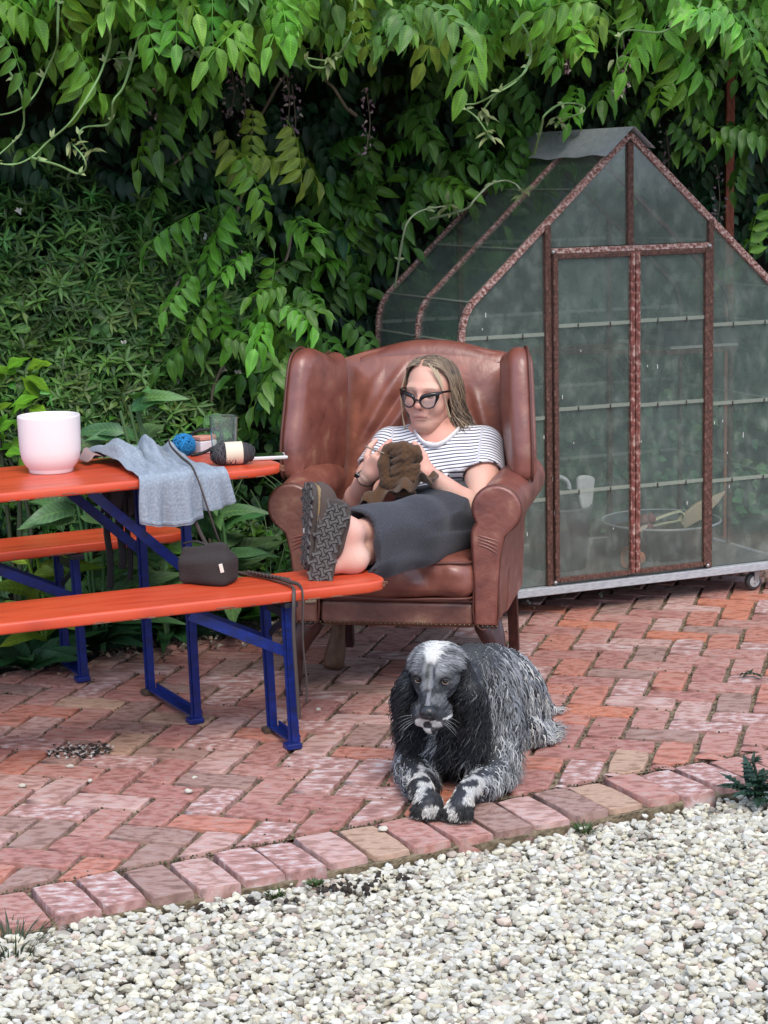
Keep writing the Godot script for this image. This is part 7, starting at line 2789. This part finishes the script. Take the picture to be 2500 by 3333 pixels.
	mb.box(Vector3(0.066, 0.055, 0.044), Vector3(0.011, 0.026, 0.003), 0.001, Basis(Vector3.UP, 0.6) * Basis(Vector3.BACK, 0.2))
	obj("tag", mb, mat(lin(0.66, 0.62, 0.52), 0.8), pu)
	# leather lead from the garment to the bench and down past its leg
	var ld := thing("leather_lead", "long thin brown leather lead trailing from the garment over the bench edge", "lead", Vector3.ZERO)
	var lm := mat(lin(0.065, 0.048, 0.040), 0.6)
	var runs := [
		[Vector3(-0.655, 0.835, -5.91), Vector3(-0.640, 0.822, -5.84), Vector3(-0.600, 0.803, -5.74), Vector3(-0.560, 0.795, -5.62), Vector3(-0.535, 0.762, -5.555), Vector3(-0.508, 0.68, -5.535), Vector3(-0.480, 0.58, -5.55), Vector3(-0.450, 0.50, -5.58), Vector3(-0.415, 0.476, -5.585), Vector3(-0.350, 0.4725, -5.535), Vector3(-0.290, 0.4735, -5.450), Vector3(-0.262, 0.474, -5.392), Vector3(-0.259, 0.450, -5.352), Vector3(-0.262, 0.36, -5.348), Vector3(-0.258, 0.22, -5.350), Vector3(-0.254, 0.10, -5.352)],
		[Vector3(-0.555, 0.640, -5.60), Vector3(-0.520, 0.56, -5.60), Vector3(-0.455, 0.485, -5.60), Vector3(-0.400, 0.479, -5.575), Vector3(-0.330, 0.480, -5.515), Vector3(-0.275, 0.480, -5.440), Vector3(-0.244, 0.477, -5.398), Vector3(-0.234, 0.450, -5.362), Vector3(-0.238, 0.33, -5.356), Vector3(-0.230, 0.20, -5.358), Vector3(-0.234, 0.15, -5.360)]]
	for q in runs:
		mb = MB.new()
		mb.tube(arc(q, 6), 0.0058, 6, true, 0.4)
		obj("strap", mb, lm, ld)
	mb = MB.new()
	for k in 12:
		var p := Vector3(-0.40 + k * 0.011, 0.4785, -5.578 + k * 0.011)
		mb.tube(arc([p + Vector3(-0.008, 0.0, -0.006), p + Vector3(0, 0.007, 0.0), p + Vector3(0.008, 0.0, 0.006)], 3), 0.0042, 5)
	obj("plaited_end", mb, lm, ld)
	# dark bag hung from the far edge of the table
	var bg := thing("hanging_bag", "black bag with dangling straps hung under the far edge of the table", "bag", on_table(0.745, -0.285), turn)
	var bm := mat(lin(0.016, 0.015, 0.016), 0.85)
	mb = MB.new()
	mb.cloth(16, 12, func(u: float, w: float): return Vector3(lerpf(-0.07, 0.075, u), -0.03 - w * 0.16 + 0.02 * sin(u * 9.0) * w, 0.012 * sin(u * 14.0 + w * 4.0) + 0.02), 0.004)
	obj("bag", mb, mat(lin(0.035, 0.033, 0.036), 0.9), bg)
	for q in [[-0.055, 0.42, 0.011], [-0.012, 0.36, 0.013], [0.012, 0.40, 0.009], [0.055, 0.43, 0.012]]:
		mb = MB.new()
		mb.tube(arc([Vector3(q[0] * 0.6, -0.12, 0.02), Vector3(q[0], -0.22, 0.022), Vector3(q[0] + 0.006, -0.32, 0.026), Vector3(q[0] + 0.002, -q[1], 0.022)], 5), q[2], 6, true, 0.4)
		obj("strap", mb, bm, bg)
	ground_details()

func yarn_ball(root: Node3D, at: Vector3, r: float, c: Color, n: int) -> void:
	var mb := MB.new()
	for k in n:
		var ax := rvec(1.0).normalized()
		var x := ax.cross(Vector3(0.3, 1, 0.2)).normalized()
		var y := ax.cross(x)
		var off := rnd(-0.75, 0.75)
		var rr := r * sqrt(1.0 - off * off) * rnd(0.97, 1.03)
		var pts := PackedVector3Array()
		var a0 := rnd(0, TAU)
		for i in 14:
			var a := a0 + i * 0.22
			pts.append((at + ax * off * r + x * cos(a) * rr + y * sin(a) * rr))
		mb.col = c * rnd(0.6, 1.5)
		mb.tube(pts, 0.0019, 4, false)
	for k in 260:
		var d := rvec(1.0).normalized()
		mb.col = c * rnd(0.9, 1.7)
		mb.tube(PackedVector3Array([at + d * r * 0.97, at + d * r * rnd(1.05, 1.16) + rvec(0.005)]), 0.0005, 3, false)
	mb.col = c * 0.5
	mb.lathe([Vector2(0.001, -r * 0.94), Vector2(r * 0.66, -r * 0.66), Vector2(r * 0.94, 0), Vector2(r * 0.66, r * 0.66), Vector2(0.001, r * 0.94)], 18, at)
	obj("wool", mb, vmat(0.95), root)

func tuft(root: Node3D, n: int, long: float, spread: float, c: Color, wide := 0.004) -> void:
	var mb := MB.new()
	for k in n:
		var a := rnd(0, TAU)
		var r := spread * sqrt(rng.randf())
		mb.col = c * rnd(0.6, 1.5)
		leaf(mb, Vector3(cos(a) * r, 0.0, sin(a) * r), Vector3(cos(a) * rnd(0.1, 0.9), 1.0, sin(a) * rnd(0.1, 0.9)), Vector3(-cos(a), 0.4, -sin(a)), long * rnd(0.5, 1.1), wide, rnd(0.1, 0.7), 0.2, 5)
	obj("blades", mb, M.leaf, root, "stuff")

func ground_details() -> void:
	var g := thing("grass_tuft", "tuft of dark grass growing out of the gravel at the bottom left edge", "grass", Vector3(-0.830, -0.03, -4.005))
	tuft(g, 110, 0.085, 0.07, Color(0.035, 0.075, 0.025))
	var gm := "small green tufts along the brick edging"
	for q in [[Vector3(-0.70, -0.03, -4.12), "bright mossy tuft at the edging near the left corner", 0.030], [Vector3(-0.27, -0.03, -4.305), "low mossy tuft at the edging left of the middle", 0.022], [Vector3(0.49, -0.03, -4.705), "tiny weed between edging and gravel right of the dog", 0.026], [Vector3(-0.18, -0.02, -4.345), "wisp of moss at the edging below the bench leg", 0.018], [Vector3(0.07, -0.045, -3.52), "small weed in the gravel at the bottom middle", 0.02]]:
		var t := thing("moss_tuft", q[1], "weed", q[0], 0, gm)
		tuft(t, 60, q[2], q[2] * 0.9, Color(0.07, 0.12, 0.025), 0.005)
	# sturdy weed on the right
	var w := thing("thistle_weed", "dark blue-green lobed weed growing at the edging on the right", "weed", Vector3(0.955, -0.02, -4.885))
	var wm: StandardMaterial3D = M.leaf.duplicate()
	for i in 22:
		var a := i * 2.4
		var mb := MB.new()
		mb.col = Color(0.022, 0.058, 0.034) * rnd(0.7, 1.4)
		var up := rnd(0.15, 1.4)
		var d := Vector3(cos(a), up, sin(a)).normalized()
		var l := rnd(0.07, 0.125)
		leaf(mb, Vector3.ZERO, d, Vector3(-cos(a) * up, 1, -sin(a) * up), l, 0.022, 0.35, 0.15, 6)
		for k in 4:      # lobes
			for s in [-1, 1]:
				var t := 0.3 + 0.17 * k
				var side: Vector3 = d.cross(Vector3.UP).normalized() * s
				leaf(mb, d * l * t - Vector3(0, 0.35 * l * t * t * 0.9, 0), side + d * 0.5, Vector3(0, 1, 0.2), 0.024 * (1.1 - 0.4 * t), 0.012, 0.2, 0.2, 3)
		var o := obj("leaf", mb, wm, w)
		o.position = Vector3(rnd(-0.02, 0.02), rnd(0.0, 0.045), rnd(-0.02, 0.02))
	var mb := MB.new()
	mb.col = Color(0.04, 0.07, 0.04)
	mb.tube(arc([Vector3(0, 0, 0), Vector3(0.005, 0.06, 0), Vector3(-0.01, 0.115, 0.01)], 4), 0.004, 5)
	for k in 8:
		leaf(mb, Vector3(-0.01, 0.11, 0.01), Vector3(rnd(-1, 1), rnd(0.2, 1), rnd(-1, 1)), Vector3(0, 1, 0.3), 0.03, 0.010)
	obj("stem", mb, M.leaf, w)
	# stray stones on the bricks
	var sg := "stray pale stones lying on the bricks"
	var sm := mat(lin(0.50, 0.46, 0.38), 0.85)
	var k := 0
	for q in [[Vector3(-0.896, 0, -5.255), "stray stone on the left, beside the dark stain"], [Vector3(-0.82, 0, -5.12), "flat stray stone below the dark stain"], [Vector3(-1.0, 0, -5.09), "stray stone at the left edge of the patio"], [Vector3(-0.535, 0, -5.125), "flat stray stone in front of the bench middle"], [Vector3(-0.54, 0, -5.005), "stray stone nearer the edging, in front of the bench"], [Vector3(-0.02, 0.004, -4.655), "stray stone on the edging bricks left of the paws"], [Vector3(-0.215, 0, -5.79), "crumb of stone behind the bench leg"]]:
		var o := obj("stray_stone", stone_mesh(300 + k), sm)
		tag(o, q[1], "stone", sg)
		var s := rnd(0.009, 0.014)
		o.transform = Transform3D(Basis(Vector3.UP, k * 1.3).scaled(Vector3(s, s * 0.8, s)), q[0] + Vector3(0, s * 0.4, 0))
		k += 1
	# two flat rocks behind the chair
	var rm := tri_map(mat(Color.WHITE, 0.95), Vector3(4, 4, 4))
	rm.albedo_texture = ramp(0.03, 171, [[0.0, lin(0.05, 0.05, 0.035)], [0.5, lin(0.13, 0.12, 0.09)], [1.0, lin(0.22, 0.21, 0.17)]])
	relief(rm, M.bump, 0.8)
	k = 0
	for q in [[Vector3(-0.058, 0.03, -6.98), "rounded mossy rock seen under the armchair, the larger one"], [Vector3(0.075, 0.028, -7.02), "smaller rounded rock seen under the armchair, to the right"]]:
		var o := obj("rock", stone_mesh(320 + k), rm)
		tag(o, q[1], "rock", "rocks at the edge of the bed")
		o.transform = Transform3D(Basis(Vector3.UP, 0.4 * k).scaled(Vector3(0.075 - 0.018 * k, 0.05, 0.06)), q[0])
		k += 1
	# dark spill of ash on the bricks at the left
	var ash := thing("ash_patch", "black and white smudge of ash and droppings on the bricks at the left", "ash", Vector3(-0.890, 0.004, -5.40))
	mb = MB.new()
	for i in 150:
		var a := rnd(0, TAU)
		var r := sqrt(rng.randf()) * 0.07
		mb.col = Color(0.015, 0.014, 0.014) if rng.randf() < 0.62 else Color(0.42, 0.40, 0.38)
		leaf(mb, Vector3(cos(a) * r * 1.35, rnd(0.0, 0.007), sin(a) * r), Vector3(rnd(-1, 1), rnd(-0.1, 0.3), rnd(-1, 1)), Vector3(rnd(-0.3, 0.3), 1, rnd(-0.3, 0.3)), rnd(0.008, 0.024), rnd(0.006, 0.014), 0.3, 0.2, 3)
	obj("flakes", mb, M.plain, ash, "stuff")
	var lf := thing("fallen_sprig", "small dark green sprig lying on the bricks at the right", "leaf", Vector3(1.165, 0.006, -6.07))
	mb = MB.new()
	for i in 14:
		mb.col = Color(0.03, 0.055, 0.025) * rnd(0.6, 1.5)
		leaf(mb, Vector3(rnd(-0.03, 0.03), 0.004, rnd(-0.02, 0.02)), Vector3(rnd(-1, 1), rnd(0, 0.5), rnd(-1, 1)), Vector3(0, 1, 0.2), rnd(0.015, 0.03), 0.010, 0.4)
	obj("leaves", mb, M.leaf, lf)
	# soil clods where the gravel meets the edging
	var cs := thing("soil_clods", "dark crumbs of soil scattered along the edge of the gravel", "soil", Vector3.ZERO)
	cs.set_meta("kind", "stuff")
	var where := []
	var tint := []
	for c in [[Vector3(-0.125, -0.028, -4.325), 46, 0.035], [Vector3(-0.385, -0.030, -4.215), 34, 0.04], [Vector3(-0.30, -0.03, -4.26), 24, 0.05], [Vector3(-0.02, -0.03, -4.39), 20, 0.05], [Vector3(-0.5, -0.032, -4.17), 22, 0.06]]:
		for i in c[1]:
			var s := rnd(0.003, 0.009)
			where.append(Transform3D(Basis.from_euler(rvec(3.0)).scaled(Vector3(s, s, s)), c[0] + Vector3(rng.randfn() * c[2], rnd(0.0, 0.012), rng.randfn() * c[2] * 0.35)))
			tint.append(Color(0.030, 0.022, 0.016) * rnd(0.6, 1.6))
	copies("clods", stone_mesh(340), vmat(0.95), where, tint, cs)
	# moss and sand crumbs in the joints of the patio
	var jm := thing("joint_moss", "flecks of moss and soil caught in the joints of the bricks", "moss", Vector3.ZERO)
	jm.set_meta("kind", "stuff")
	where = []
	tint = []
	for i in 2600:
		var s := rnd(-0.6, 2.6)
		var back := rng.randf()
		var p2 := EDGE0 + EDGE_DIR * s + EDGE_OUT * (rnd(-0.004, 0.022) if i % 3 == 0 else -back * 2.2)
		if i % 3 != 0:     # along the brick joints
			var rel := p2 - Vector2(-0.858, -4.578)
			var la := rel.dot(Vector2(0.9622, 0.2723)) / 0.1125
			var lb := rel.dot(Vector2(0.2723, -0.9622)) / 0.1125
			if rng.randf() < 0.5: la = roundf(la)
			else: lb = roundf(lb)
			p2 = Vector2(-0.858, -4.578) + (Vector2(0.9622, 0.2723) * la + Vector2(0.2723, -0.9622) * lb) * 0.1125
		var z := rnd(0.0018, 0.0046)
		where.append(Transform3D(Basis.from_euler(rvec(3.0)).scaled(Vector3(z, z, z)), Vector3(p2.x, rnd(-0.008, 0.0), p2.y)))
		tint.append((Color(0.055, 0.050, 0.020) if rng.randf() < 0.4 else Color(0.10, 0.075, 0.045)) * rnd(0.5, 1.4))
	copies("flecks", stone_mesh(341), vmat(0.95), where, tint, jm)
